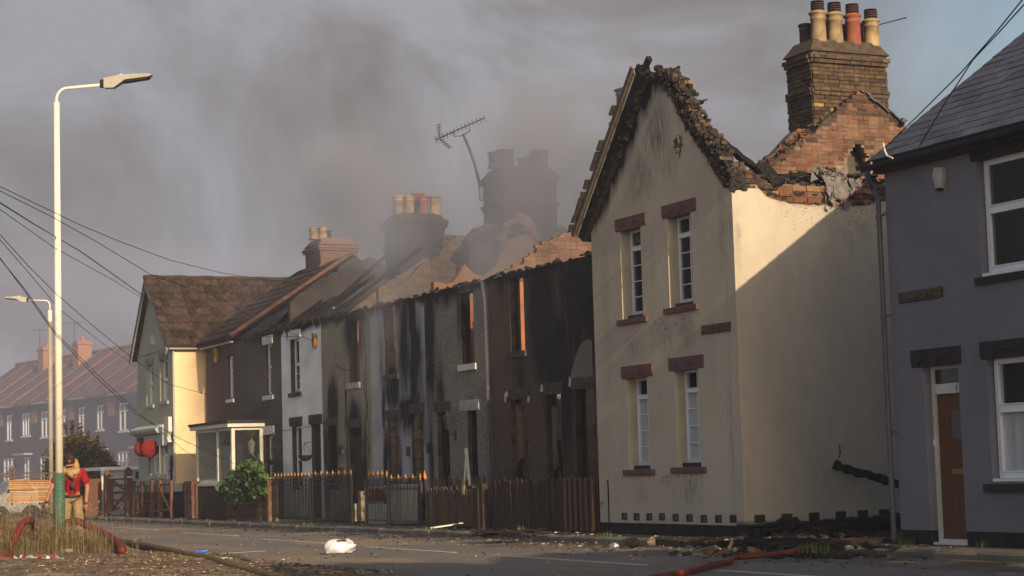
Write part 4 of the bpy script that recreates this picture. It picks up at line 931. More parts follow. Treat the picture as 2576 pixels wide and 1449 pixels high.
# buff
D = cottage('burnt_cottage', 'buff pebbledashed cottage with burnt-out door and windows next to the white one', 44.5, 48.02, 'buff',
    [(45.25, 45.98, 3.55, 5.12, 'burnt'), (45.2, 46.1, .15, 2.45, 'burnt'), (46.98, 47.65, .9, 2.55, 'burnt')],
    [(45.65, 5.0, .75, .9, .95), (45.2, 4.6, .25, .9, .55), (45.7, 2.6, .6, .6, .95), (46.3, 3.7, .1, .6, .4), (47.3, 3.0, .5, .85, .95), (47.75, 1.6, .3, 1.5, .7), (45.1, 1.5, .3, 1.3, .75), (46.2, 1.6, .16, 1.3, .6), (46.95, 1.9, .2, .9, .5), (45.2, 5.2, 1, .3, .8)])
MB().box(XR-.06, XR+.2, 45.18, 46.08, 3.40, 3.54).build('window_sill', M('scorched_white_lintel', (0, 0, 0)), D)
lintel(D, XR-.02, 46.9, 47.75, 2.56, 2.72, M('scorched_lintel', (0, 0, 0)), depth=.2); lintel(D, XR-.02, 45.1, 46.2, 2.46, 2.64, M('scorched_lintel', (0, 0, 0)), depth=.2)
MB().box(XR+.1, XR+.14, 45.22, 46.05, .16, 2.2).build('door', M('charred_door', (.035, .026, .02), (.06, .04, .03), ns=5, bump=.5), D)
MB().prism([(XR-.12, 46.85, 1.0), (XR-.12, 46.35, 1.0), (XR-.12, 46.35, 1.38), (XR-.12, 46.6, 1.45), (XR-.12, 46.85, 1.38)], (.12, 0, 0)).build('wall_box', BLACKP, D)
MB().prism([(XR-.10, 46.68, 1.78), (XR-.10, 46.38, 1.78), (XR-.10, 46.40, 1.9), (XR-.10, 46.52, 2.02), (XR-.10, 46.66, 1.9)], (.1, 0, 0)).build('bell_shaped_box', BLACKP, D)
b = MB(); b.tube([onx(*q, XR-.03) for q in ((916, 845), (919, 900), (922, 950), (921, 1010), (926, 1060), (928, 1180))], .012, 4); b.tube([onx(*q, XR-.03) for q in ((915, 930), (917, 990), (924, 1020), (918, 1080), (932, 1140))], .01, 4)
b.tube([onx(*q, XR-.03) for q in ((845, 918), (860, 930), (880, 932))], .012, 4); b.tube([onx(*q, XR-.03) for q in ((869, 980), (870, 1050), (869, 1080))], .02, 4); b.build('dangling_cable', WIRE, D)
def remnant(T, y0, y1, w_, rafters):
    for y in rafters: MB().beam((XR-.05, y, 5.28), (XR+random.uniform(1.2, 3.4), y+random.uniform(-.1, .1), 5.28+.66*random.uniform(1.2, 3.2)), .06, .10, jit=.015).build('burnt_rafter', CHAR, T)
    q = MB()
    for i in range(int((y1-y0)*26)):
        y = random.uniform(y0, y1); d = random.random()**1.5*w_; q.beam((XR+d, y, 5.36+d*.66), (XR+d+.26, y+random.uniform(-.04, .04), 5.36+(d+.26)*.66), .24, .02, up=(-.55, 0, .83), jit=.01)
    q.build('slate_remnant', M('scorched_slate', (.035, .033, .035), (.02, .018, .018), ns=6, rough=.8, spec=.15), T)['kind'] = 'stuff'
# white, still with its windows
E_ = cottage('white_cottage', 'white pebbledashed cottage with dark lintels, windows still in place', 48.02, 51.3, 'white',
    [(49.78, 50.52, 3.52, 4.98, 'win'), (49.72, 50.5, .9, 2.62, 'win'), (48.2, 48.92, .15, 2.62, 'door')],
    [(50.3, 5.2, .8, .28, .75), (48.3, 1.4, .15, 1.4, .5), (49.9, 5.15, .3, .2, .6)])
backing(E_, 48.02, 51.3); remnant(E_, 48.3, 51.2, .9, (48.6, 49.4, 50.3)); remnant(D, 46.8, 48.0, .25, (47.3,))
window(E_, XR+.12, 49.8, 50.5, 3.55, 4.97, 4.28, cols=2, rows=3, fw=.05); window(E_, XR+.12, 49.75, 50.48, .93, 2.6, 1.72, cols=1, rows=1, fw=.05)
lintel(E_, XR-.03, 49.62, 50.66, 2.64, 2.85, BLACKP, depth=.2); lintel(E_, XR-.03, 48.05, 49.06, 2.64, 2.86, BLACKP, depth=.2); lintel(E_, XR-.03, 49.62, 50.62, 5.0, 5.2, WHITEP, depth=.2)
MB().box(XR-.06, XR+.2, 49.65, 50.62, 3.40, 3.51).build('window_sill', BLACKP, E_)
MB().box(XR+.1, XR+.16, 48.2, 48.92, .15, 2.6).build('door', BLACKP, E_)
# umber pair
F_ = cottage('umber_cottage', 'dark umber rendered cottage with white scalloped lintels and wall lantern', 51.3, 54.75, 'umber',
    [(52.15, 52.75, 3.55, 5.0, 'win'), (52.15, 52.8, .9, 2.45, 'win'), (53.8, 54.35, .15, 2.45, 'door')], [(53, 5.3, 2.5, .3, .8)])
backing(F_, 51.3, 54.75); remnant(F_, 51.4, 55.2, 1.8, (52.2, 53.1, 54.0, 54.7))
window(F_, XR+.1, 52.2, 52.73, 3.58, 4.98, 4.35, cols=2, rows=4, fw=.05); window(F_, XR+.1, 52.2, 52.75, .95, 2.42, 1.6, cols=2, rows=3, fw=.05)
MB().box(XR+.1, XR+.15, 53.8, 54.35, .15, 2.4).build('door', M('brown_door', (.09, .05, .035), None, rough=.6), F_); MB().box(XR+.06, XR+.14, 53.72, 53.82, .15, 2.42).build('door_post', WHITEP, F_)
for a, b_, z in ((52.0, 52.95, 2.48), (53.7, 54.5, 2.46), (52.0, 52.9, 5.02)): lintel(F_, XR-.03, a, b_, z, z+.21, WHITEP, depth=.2)
MB().box(XR-.05, XR+.2, 51.98, 52.9, 3.42, 3.54).build('window_sill', WHITEP, F_)
MB().box(XR-.02, XR-.002, 53.25, 53.42, 1.62, 1.82).build('number_plaque', WHITEP, F_)
G_ = cottage('maroon_cottage', 'maroon brown rendered cottage with narrow upper window and glazed white porch', 54.75, 58.6, 'maroon',
    [(55.78, 56.4, 3.6, 4.92, 'win'), (54.95, 55.7, .15, 2.3, 'door')], [(57, 5.4, 2.5, .2, .3)], char_top=False)
backing(G_, 54.75, 58.6)
window(G_, XR+.1, 55.8, 56.38, 3.64, 4.9, 4.46, fw=.05, curtain=True); MB().box(XR-.04, XR+.2, 55.72, 56.46, 3.50, 3.60).build('window_sill', WHITEP, G_)
MB().box(XR+.05, XR+.1, 54.95, 55.7, .15, 2.25).build('door', WHITEP, G_)
# porch: glazed bay under a flat roof
px0 = 16.25; py0, py1 = 52.95, 57.1
b = MB()
for yy in (54.32, 56.42): b.box(px0, px0+.1, yy, yy+.13, 1.12, 2.68)
b.box(px0, px0+.1, 52.95, 53.05, 1.12, 2.68)
b.box(px0, px0+.1, 53.05, 56.42, 2.6, 2.68); b.box(px0+.02, px0+.1, 53.05, 56.42, 1.12, 1.2); b.box(px0+.1, XR-.02, 56.45, 56.53, 1.12, 2.68); b.box(px0+.1, XR-.02, 52.96, 53.02, 2.6, 2.68); b.box(XR-.12, XR-.02, 52.96, 53.04, 1.12, 2.6)
P_ = b.build('porch', WHITEP, G_, bevel=.006)
MB().box(px0-.14, XR-.005, 52.85, 56.7, 2.69, 2.80).build('porch_fascia', WHITEP, P_); MB().box(px0-.17, XR-.004, 52.8, 56.74, 2.801, 2.88).build('porch_roof', BLACKP, P_)
for a, c in ((53.05, 54.32), (54.45, 56.42)): MB().box(px0+.045, px0+.055, a, c, 1.2, 2.6).build('pane', M('porch_glass', (.05, .055, .055), None, rough=.05, bump=0, alpha=.3, spec=.6), P_)
MB().box(px0+.1, XR-.02, 53.0, 53.01, 1.2, 2.6).build('pane', M('porch_glass', (0, 0, 0)), P_)
MB().box(px0-.08, XR-.01, 52.86, 56.6, 1.05, 1.118).build('porch_sill', WHITEP, P_)
b = MB(); b.box(px0+.02, XR-.03, 52.95, 56.5, .12, 1.048); pb = b.build('porch_base', MORTARD, G_)
brick_wall(G_, 'y', 52.94, px0+.03, XR-.05, .2, 1.04, lambda u, z: True, lambda u, z: BRICK, 40)
MB().box(16.7, 16.74, 54.6, 55.4, 1.3, 2.2).build('porch_inner_door', WHITEP, P_)
# party walls with ragged heads
def party(name, label, y, top, key, x1=24.6, res=.16, t=.2, x0=XR+.25, soot=None):
    w = thing(name, label, 'wall', (20, y, .1), 'party walls between the roofless cottages')
    slab('wall_face', key, w, 'y', y, x0, x1, .15, 9, t, top=lerp_prof(top), res=res, jag=.03, soot=soot)
    return w
def pl(pts, y): return [(p.x, p.z) for p in (ony(*q, y) for q in pts)]
def rake(y, d=0.): return [(XR+.2, 5.25), (20.9, 7.95+d), (24.6, 5.4)]
party('party_wall', 'smoky party wall below the orange verge tiles', 55.3, [(XR+.2, 5.3), (20.9, 7.85), (24.6, 5.3)], M('smoked_plaster', (.10, .085, .08), (.05, .043, .042), ns=2, bump=.4))
party('party_wall', 'dark humped party wall in front of the chimney with four sunlit pots', 51.2, pl(((700, 800), (740, 752), (800, 706), (870, 672), (905, 658), (930, 648), (950, 650), (965, 668)), 51.2)+[(22, 7.3), (24.6, 5.2)], M('smoked_plaster', (0, 0, 0)))
WB = party('party_wall', 'party wall of large tan blocks rising in steps over the buff cottage', 47.95, pl(((800, 800), (850, 772), (905, 752), (930, 738), (980, 705), (1010, 690), (1040, 672), (1062, 652)), 47.95)+[(21, 7.0), (24.6, 5.2)], BLOCK)
WC = party('party_wall', 'sunlit party wall of tan blocks behind the soot-blackened cottage', 44.45, pl(((1000, 722), (1040, 690), (1060, 668), (1110, 640), (1120, 612), (1145, 600), (1165, 588), (1185, 600), (1200, 590)), 44.45)+[(20.8, 7.3), (24.6, 5.2)], BLOCK)
def block_face(Wl, y, tf, x0, x1, z0, z1, n=0):
    z = z0; j = 0
    while z < z1:
        x = x0-(.22 if j % 2 else 0)
        while x < x1:
            a, c = max(x, x0), min(x+.44, x1)
            if c-a > .1 and z+.2 < tf((a+c)/2)+.02: MB().box(a+.006, c-.006, y-.015-random.uniform(0, .012), y+.03, z+.006, z+.209, jit=.004).build('block', BLOCK if random.random() < .8 else PLASTER, Wl)
            x += .45
        z += .217; j += 1
block_face(WB, 47.95, lerp_prof(pl(((800, 800), (850, 772), (905, 752), (930, 738), (980, 705), (1010, 690), (1040, 672), (1062, 652)), 47.95)), 17.5, 20.3, 5.0, 7.1)
block_face(WC, 44.45, lerp_prof(pl(((1000, 722), (1040, 690), (1060, 668), (1110, 640), (1120, 612), (1145, 600), (1165, 588), (1185, 600), (1200, 590)), 44.45)), 17.5, 20.2, 5.0, 7.2)
WD = party('party_wall', 'broken peach plastered party wall below the broad dark chimney', 41.0, pl(((1140, 712), (1150, 700), (1166, 658), (1192, 690), (1215, 694), (1252, 668), (1256, 640), (1290, 600), (1330, 588), (1345, 608), (1350, 660)), 41.0)+[(21.3, 6.2), (24.6, 5.0)], PLASTER)
tfE = lerp_prof(pl(((1235, 690), (1318, 662), (1322, 640), (1350, 638), (1355, 615), (1375, 614), (1380, 600), (1405, 598), (1408, 585), (1432, 584), (1436, 572), (1476, 566)), 37.4)+[(21.5, 6.9), (24.6, 5.2)])
WE = thing('party_wall', 'stepped pink brick party wall rising behind the dark brown cottage', 'wall', (20, 37.4, .1), 'party walls between the roofless cottages')
slab('wall_face', MORTAR, WE, 'y', 37.402, XR+.25, 24.6, .15, 8, .2, top=lambda u: tfE(u)-.02, res=.14)
brick_wall(WE, 'y', 37.40, XR+.4, 20.6, 5.1, 7.4, lambda u, z: z < tfE(u), lambda u, z: BRICKP, 130, cs=.088, L=.28)
LINE = M('sunglow_plaster', (.46, .20, .085), (.33, .14, .07), ns=2, bump=.3, dirt=.4)  # orange glow of the sunlit interiors put into the plaster colour
MB().box(XR+.3, 21.5, 37.36, 37.385, 3.1, 5.25).build('plaster_lining', LINE, WE); MB().box(XR+.3, 21.5, 40.955, 40.985, 3.1, 5.2).build('plaster_lining', LINE, WD); MB().box(XR+.3, 21.5, 44.39, 44.415, 3.1, 5.0).build('plaster_lining', LINE, WC); MB().box(XR+.3, 21.5, 47.88, 47.91, 3.1, 5.0).build('plaster_lining', LINE, WB)
slab('rear_wall', PLASTER, thing('rear_wall', 'rear walls of the gutted cottages seen through empty windows', 'wall', (24.8, 44, .1)), 'x', 24.6, 30.8, 58.4, .1, 5.2, .25, res=.8, soot=lambda u, z: .2)
# rubble heap silhouettes at the foot of the chimneys
HEAP = M('broken_masonry', (.16, .11, .085), (.07, .055, .045), ns=5, bump=.8, rnd=.3, island=True)
for (a, c, base, hgt, y, lab) in ((1180, 1262, 612, 44, 43.6, 'smoky broken masonry left of the broad dark chimney'), (1262, 1345, 600, 60, 43.2, 'sunlit broken masonry low on the broad dark chimney'), (1395, 1420, 600, 25, 43.4, 'broken masonry at the foot of the broad chimney beside the stepped wall'), (1105, 1185, 640, 45, 50.1, 'broken masonry stub between the two smoky chimneys')):
    b = MB()
    for i in range(70):
        t = random.random(); px = a+(c-a)*t; k = math.sin(math.pi*min(1, max(0, t*.9+.05))); p = ony(px, base-random.random()*hgt*k, y+random.uniform(-.1, .3)); b.lump(p, random.uniform(.08, .22), random.uniform(.06, .16), random.uniform(.05, .15))
    pa, pc = ony(a, base+60, y), ony(c, base+60, y); b.box(pa.x, pc.x, y, y+.3, 5.2, ony(a, base, y).z)
    tag(b.build('broken_masonry', HEAP if base != 600 or a != 1262 else PLASTER), lab, 'masonry')

# ================================================================== sage and cream gabled house at the far end
ys0, ys1 = 58.85, 63.1; ap = onx(380, 700, XF)
S = thing('gabled_house', 'sage green gabled house with mossy tiled roof and sunlit cream side wall', 'house', (18, 61, .1))
stp = lerp_prof([(ys0, 5.32), (ap.y, ap.z-.08), (ys1, 5.25)])
SW = [onx(*q, XF) for q in ((370, 918), (384, 1018), (404, 905), (420, 1008), (380, 1102), (396, 1196), (403, 1098), (420, 1196))]
def rect(i): return (SW[i+1].y, SW[i].y, SW[i+1].z, SW[i].z)
sh = [(SW[i+1].y-.12, SW[i].y+.1, SW[i+1].z, SW[i].z) for i in (0, 2, 4, 6)]
slab('front_wall', [SAGE, SAGE], S, 'x', XF, ys0+.005, ys1, .9, 8, .28, sh, top=stp, res=.25, grime=blobs([(61, 6.3, .3, .5, .25)]))
slab('front_plinth', TAR, S, 'x', XF+.01, ys0+.005, ys1, .1, .898, .26, res=.6)
slab('side_wall', CREAMS, S, 'y', ys0-.01, XF+.001, 24, 1.15, 5.32, .28, res=.25, grime=blobs([(16.9, 4.9, .3, .3, .2)]))
slab('side_plinth', TAR, S, 'y', ys0+.01, XF+.02, 24, .1, 1.148, .26, res=.6)
b = MB()
for x0, x1, z0, z1 in ((XF+.22, XF+1.0, 2.95, 5.0), (XF+.22, XF+1.0, 1.45, 2.6)):
    for q in ((x0, x1, z1, z1+.018), (x0, x1, z0-.018, z0), (x0-.018, x0, z0, z1), (x1, x1+.018, z0, z1)): b.box(q[0], q[1], ys0-.022, ys0-.011, q[2], q[3])
b.build('panel_moulding', CREAMS, S)
slab('far_wall', SAGE, S, 'y', ys1-.25, XF+.29, 24, .1, 5.2, .25, res=1)
backing_x = MB().box(XF+.9, XF+.93, ys0+.3, ys1-.3, .2, 5.2).build('inner_wall', ROOM, S)
for i in (0, 2, 4, 6):
    a, b_, c, d = sh[i//2]; window(S, XF+.12, a+.01, b_-.01, c+.02, d-.01, c+(d-c)*.52, fw=.06, curtain=True)
    MB().box(XF-.05, XF+.1, a-.08, b_+.08, c-.10, c-.005).build('window_sill', SAGE, S)
    if i < 3: lintel(S, XF-.03, a-.06, b_+.08, d, d+.2, M('greyed_lintel', (.30, .31, .32), (.12, .12, .13), ns=5), depth=.12); MB().box(XF-.045, XF-.001, a-.3, b_+.3, d+.33, d+.37).build('drip_moulding', SAGE, S)
MB().box(XF-.03, XF-.001, ys0+.02, ys1-.05, 5.32, 5.36).build('drip_moulding', SAGE, S)
by = onx(345, 1080, XF); fy0 = onx(413, 1080, XF).y
b = MB(); zc = onx(395, 1078, XF).z
b.prism([(XF-.28, fy0, zc), (XF-.28, fy0, zc-.07), (XF-.2, fy0, zc-.16), (XF-.01, fy0, zc-.2), (XF-.01, fy0, zc+.12)][::-1], (0, ys1-fy0+.1, 0)); b.build('shopfront_cornice', M('pale_cornice', (.42, .44, .44), (.34, .36, .36), ns=3), S)
MB().box(XF-.10, XF-.012, fy0, ys1-.02, zc-.55, zc-.205).build('shopfront_fascia', M('pale_cornice', (0, 0, 0)), S)
MB().box(XF-.13, XF-.101, *sorted((onx(354, 1090, XF).y, onx(369, 1090, XF).y)), zc-.46, zc-.24).build('door_plaque', BLACKP, S)
# scrolled white bracket
bp_ = [onx(*q, XF-.2) for q in ((413, 1048), (423, 1048), (424, 1085), (420, 1098), (423, 1112), (416, 1122), (412, 1110), (411, 1095))]
tag(MB().prism(bp_, (.12, .02, 0)).build('scroll_bracket', WHITEP), 'white scrolled bracket at the corner of the sage house', 'bracket')
c = onx(433, 1165, XF); q = MB(); q.lathe((XF-.03, c.y, c.z), [(.02, 0), (1, 0), (1, .028), (.02, .028)], 20, axis='x')
for v in q.v: v.y = c.y+(v.y-c.y)*.17; v.z = c.z+(v.z-c.z)*.26
tag(q.build('oval_plaque', BLACKP), 'dark oval plaque on the sage house wall', 'plaque')
c = onx(388, 855, XF); tag(MB().prism([(XF-.1, c.y+.16, c.z-.12), (XF-.1, c.y-.13, c.z-.17), (XF-.1, c.y-.13, c.z+.17), (XF-.1, c.y+.13, c.z+.17)], (.1, 0, 0)).build('alarm_box', M('cream_plastic', (.55, .50, .40), None, rough=.5, bump=0)), 'cream box high in the gable of the sage house', 'alarm box')
# roof
RS = thing; ze = 5.36; kk = (ap.z-ze)/(ap.y-(ys0-.12)); zs = lambda y: ze+(y-(ys0-.12))*kk
b = MB(); b.prism([(XF-.22, ys0-.12, ze-.03), (XF-.22, ap.y, ap.z-.03), (XF-.22, ys1+.15, ze-.1), (XF-.22, ys1+.15, ze-.2), (XF-.22, ap.y, ap.z-.15), (XF-.22, ys0-.12, ze-.12)][::-1], (8.0, 0, 0)); b.build('roof', TILE, S)
zr = lambda x: 5.38+(x-16.95)*.655                      # terrace roof over the maroon cottage
b = MB(); b.prism([(16.95, 55.42, zr(16.95)), (20.9, 55.42, zr(20.9)), (24.9, 55.42, 5.4), (24.9, 55.42, 5.3), (20.9, 55.42, zr(20.9)-.12), (16.95, 55.42, zr(16.95)-.1)][::-1], (0, 5.0, 0)); rr = b.build('roof', TILE, G_)
def tile_mesh(w, l):
    k = ('T', w, l)
    if k not in BM:
        n = 6; b = MB()
        for v_ in (0, 1):
            for i in range(n+1): t = i/n; b.v.append(Vector((w*t, v_*l, .03+.032*math.cos(t*2*math.pi*1.0)+(-.03 if v_ else .0))))
        for i in range(n+1): t = i/n; b.v.append(Vector((w*t, 0, -.02)))
        b.f = [(i, i+1, i+1+n+1, i+n+1) for i in range(n)]+[(i+1, i, i+2*(n+1), i+1+2*(n+1)) for i in range(n)]
        me = bpy.data.meshes.new('roof_tile'); me.from_pydata([tuple(q) for q in b.v], [], b.f); me.materials.append(TILE); me.polygons.foreach_set('use_smooth', [True]*len(me.polygons)); BM[k] = me
    return BM[k]
ang = math.atan(kk); sl = math.hypot(ap.y-ys0+.12, ap.z-ze); rows = 9; rl = sl/rows; nt_ = 0
for r_ in range(rows):
    y = ys0-.12+r_*rl*math.cos(ang); z = ze+r_*rl*math.sin(ang); x = XF-.24
    while x < 22.4:
        if z+.3 > zr(x) or x < 17: inst('roof_tile', tile_mesh(.262, rl+.03), S, (x, y-.01, z+.03+random.uniform(0, .006)), (ang-.04, 0, random.uniform(-.006, .006))); nt_ += 1
        x += .26
b = MB(); b.tube([(x, ap.y, ap.z+.02+.012*math.sin(x*14)) for x in [XF-.24+i*.3 for i in range(27)]], .085, 8); b.build('ridge', TILE, S)
ang2 = math.atan(.655); L2 = math.hypot(3.95, 2.6)
for r_ in range(10):
    s0 = r_*.45; x = 16.95+s0*math.cos(ang2); z = zr(16.95)+s0*math.sin(ang2); y = 55.45
    while y < 59.6:
        if zs(y+.1) < z+.35 or y < 58.6: inst('roof_tile', tile_mesh(.262, .47), G_, (x, y+.262, z+.03), (ang2-.04, 0, -math.pi/2))
        y += .26
b = MB(); n = 17
for i in range(n):
    t = i/n; x = 16.98+3.95*t; z = zr(x)+.05; b.beam((x, 55.38, z), (x+.25, 55.38, z+.25*.655-.01), .16, .09, up=(0, 0, 1))
b.build('verge_tiles', TILEO, G_)
b = MB()
for sgn, ye in ((1, ys0-.1), (-1, ys1+.13)):
    b.beam((XF-.2, ye, ze-.16), (XF-.2, ap.y, ap.z-.12), .05, .2, up=(0, 0, 1))
b.build('bargeboard', M('grey_bargeboard', (.33, .34, .33), (.25, .26, .25), ns=3), S)
b = MB()
for i in range(20):
    t = i/20; b.beam((XF-.235, ys1+.13+(ap.y-ys1-.13)*t, ze-.26+(ap.z-.12-ze+.16)*t), (XF-.235, ys1+.13+(ap.y-ys1-.13)*(t+.03), ze-.27+(ap.z-.12-ze+.16)*(t+.06)), .02, .05)
b.build('scalloped_edge', BLACKP, S)
b = MB(); b.prism([(XF-.15, ys0-.17+.055*math.cos(t), 5.31+.055*math.sin(t)) for t in [math.pi*(1+i/7) for i in range(8)]][::-1], (1.15, 0, 0)); b.build('gutter', GUT, S)
b = MB(); b.prism([(17.05+.055*math.cos(t), 55.4, 5.29+.055*math.sin(t)) for t in [math.pi*(1+i/7) for i in range(8)]], (0, 3.3, 0)); b.build('gutter', GUT, G_)
b = MB(); b.tube([(XF+.02, ys0-.06, 5.25), (XF+.02, ys0-.06, 1.2)], .03, 7); b.build('downpipe', GUT, S)

# ================================================================== brick terrace across the junction, lost in haze
FB = M('far_dark_brick', (.050, .042, .044), (.035, .030, .032), ns=3, bump=.4, bs=30); FR = M('far_red_tile', (.15, .066, .048), (.11, .055, .042), ns=2.5, bump=.6, bs=20, stretch=(1, 1, 6)); FO = M('far_orange_tile', (.24, .10, .062), (.18, .08, .055), ns=3)
FG = M('far_grey_tile', (.12, .095, .10), (.09, .075, .08), ns=3); FBR = M('far_orange_brick', (.36, .17, .085), (.26, .12, .07), ns=9, bump=.3)
base = Vector((24.9, 89.5, 0)); dirv = Vector((20.9-24.1, 111.8-93.7, 0)).normalized(); rz = math.atan2(-dirv.x, dirv.y)
Wd = 5.1
FL = ['orange-roofed brick house nearest the sage house, hazy', 'hazy brick house with the tall brick chimney on its roof', 'hazy brick house behind the tip of the bush', 'hazy brick house behind the white lamp column', 'faint brick house with white door at the edge of the picture', 'faintest brick house of the hazy row']
for k in range(6):
    o0 = base+dirv*(Wd*k)
    Hs = thing('far_house', FL[k], 'house', o0, 'hazy brick houses across the junction', rz=rz)
    def fb(name, mat, fn, par=None):
        b = MB(); fn(b); o = b.build(name, mat, None, loc=(0, 0, 0)); o.parent = par or Hs; return o
    # local: x away from road, y along the row, z up
    wn_ = [(.75-.2*(k % 2), 1.7, 3.75, 5.15), (3.2+.3*(k % 3 == 1), 4.25+.2*(k % 2), 3.75+.15*(k % 2), 5.15), (.5, 2.2-.3*(k % 2), 1.15, 2.75), (3.2, 4.2, .2 if k % 2 else 1.0, 2.75)]
    def wallf(b):
        ys_ = sorted({0, Wd-.02}|{v for w in wn_ for v in w[:2]}); zs_ = sorted({0, 5.6}|{v for w in wn_ for v in w[2:]})
        for a, c in zip(ys_, ys_[1:]):
            for e, f in zip(zs_, zs_[1:]):
                if any(w[0] <= a and c <= w[1] and w[2] <= e and f <= w[3] for w in wn_): continue
                b.box(0, .25, a, c, e, f)
    fb('wall', FB, wallf); fb('inner_wall', ROOM, lambda b: b.box(.5, .55, 0, Wd-.02, 0, 5.6)); fb('end_wall', FB, lambda b: b.box(.26, 7.5, 0, .2, 0, 5.6))
    for w in wn_:
        def wf(b, w=w):
            n = 3 if w[1]-w[0] > 1.2 else 2
            for i in range(n+1): yy = w[0]+(w[1]-w[0]-.09)*i/n; b.box(.05, .14, yy, yy+.09, w[2], w[3])
            for zz in (w[2], w[2]+(w[3]-w[2])*.68, w[3]-.09): b.box(.06, .13, w[0], w[1], zz, zz+.08)
            b.box(-.04, .1, w[0]-.06, w[1]+.06, w[2]-.08, w[2]-.005)
        f = fb('window', UPVC, wf); fb('curtain', CURT, lambda b, w=w, s=random.choice((.2, .35, .5)): (b.box(.16, .18, w[0], w[0]+(w[1]-w[0])*s, w[2], w[3]), b.box(.16, .18, w[1]-(w[1]-w[0])*s*.6, w[1], w[2], w[3])), f); fb('pane', GLASS, lambda b, w=w: b.box(.1, .11, w[0], w[1], w[2], w[3]), f)
    fb('quoin_brickwork', FBR, lambda b: b.box(-.03, -.002, 2.2, 3.0, 4.55, 5.25))
    fb('gutter', GUT, lambda b: b.box(-.32, -.22, .05, (Wd*.45), 5.55, 5.63)); fb('canopy', GUT, lambda b: b.box(-.5, -.003, 2.9, 4.6, 2.85, 2.95))
    def rfn(b): b.prism([(-.3, -.02, 5.5), (-.3, -.02, 5.62), (3.9, -.02, 8.5), (8.0, -.02, 5.62), (8.0, -.02, 5.5)], (0, Wd, 0))
    rfo = fb('roof', FR, rfn)
    def course(b):
        for i in range(17): t = i/17; x = -.32+4.22*t; z = 5.63+2.88*t; b.box(x, x+.26, 0, Wd-.02, z+.0, z+.055, rot=Euler((0, -.60, 0)).to_matrix())
    fb('tile_course', FR, course)['kind'] = 'stuff'
    fb('ridge_tiles', FO, lambda b: b.tube([(3.9, -.02, 8.53), (3.9, Wd-.02, 8.53)], .12, 6))
    for yy, ww in ((0, .30), (2.3+.25*(k % 3), .24)): fb('raised_tile_band', FO if yy == 0 and k != 2 else FG, lambda b, yy=yy, ww=ww: b.prism([(-.34, yy, 5.66), (3.9, yy, 8.55), (3.9, yy, 8.62), (-.34, yy, 5.74)], (0, ww, 0)))
    if k in (1, 3, 4):
        fb('chimney', FBR, lambda b: (b.box(2.6, 3.4, 2.7, 3.5, 6.5, 9.35 if k == 1 else 9.1), b.box(2.54, 3.46, 2.64, 3.56, 9.1 if k == 1 else 8.9, 9.22 if k == 1 else 9.0), b.lathe((3, 3, 9.3 if k == 1 else 9.1), [(.14, 0), (.12, .3), (.15, .32)], 8)))
    if k in (3, 4):
        def ae(b): b.tube([(3, 4.2, 8), (3, 4.2, 10.3)], .03, 5); b.tube([(2.2, 4.2, 10.2), (3.6, 4.0, 10.25)], .025, 4); [b.tube([(2.3+i*.2, 4.0, 10.2), (2.3+i*.2, 4.5, 10.2)], .015, 4) for i in range(6)]
        fb('roof_aerial', ALUM, ae)
# ================================================================== fences and gates along the pavement (plane x = 16.2)
def picket_mesh(mat, w, h, t=.022):
    k = ('P', mat.name, w, round(h, 2))
    if k not in BM:
        b = MB(); b.prism([(0, -w/2, 0), (0, -w/2, h-w*.5), (0, -w*.35, h-w*.15), (0, 0, h), (0, w*.35, h-w*.15), (0, w/2, h-w*.5), (0, w/2, 0)], (t, 0, 0))
        me = bpy.data.meshes.new('picket'); me.from_pydata([tuple(q) for q in b.v], [], b.f); me.materials.append(mat); BM[k] = me
    return BM[k]
def picket_fence(name, label, x, y0, y1, z, h, mat, w=.082, gap=.035, lean=.02, skip=None, group=None, hv=.03):
    T = thing(name, label, 'fence', (x, (y0+y1)/2, z), group); y = y0+w/2; n = 0
    while y < y1:
        if not (skip and skip(y)):
            hh = h+random.choice((-1, 0, 0, 1))*hv
            inst('picket', picket_mesh(mat, w, hh), T, (x-.03+random.uniform(-.008, .008), y, z+random.uniform(-.01, .01)), (random.uniform(-lean, lean), random.uniform(-lean, lean), 0)); n += 1
        y += w+gap*random.uniform(.5, 1.4)
    for zz in (.25, h*.78): MB().box(x-.004, x+.03, y0, y1, z+zz-.035, z+zz+.035).build('rail', mat, T)
    return T
fa = picket_fence('picket_fence', 'dark sooty picket fence in front of the dark brown burnt cottage', 16.2, 30.98, 35.35, .12, .94, WOODD, w=.085, gap=.02)
for y in (30.95, 33.2, 35.4): MB().box(16.21, 16.29, y-.05, y+.05, .09, 1.0).build('post', WOODD, fa)
# paler pickets near its end
k = 0
for y in (31.05, 31.25, 31.47, 31.68, 31.9, 32.1): inst('picket', picket_mesh(WOODF, .085, .96), fa, (16.15, y, .13), (random.uniform(-.02, .02), 0, 0))
fg = picket_fence('picket_gate', 'weathered brown picket gate hanging between the two picket fences', 16.2, 35.95, 38.85, .13, .80, WOODF, w=.07, gap=.028, lean=.03)
fc = picket_fence('picket_fence', 'tall round-topped picket fence behind the brown picket gate', 16.55, 35.5, 39.4, .13, 1.0, WOODF, w=.10, gap=.17)
MB().box(16.14, 16.26, 35.72, 35.86, .09, 1.0).build('gate_post', WOODD, fc); MB().box(16.10, 16.16, 35.88, 36.12, .09, .92).build('gate_post', WOODD, fc)
tag(MB().box(16.13, 16.16, 36.62, 36.76, .78, 1.0).box(16.12, 16.13, 36.65, 36.73, .82, .96).build('letter_box', M('green_brass', (.18, .15, .06), None, rough=.5)), 'small brass letter box on the brown picket gate', 'letter box')
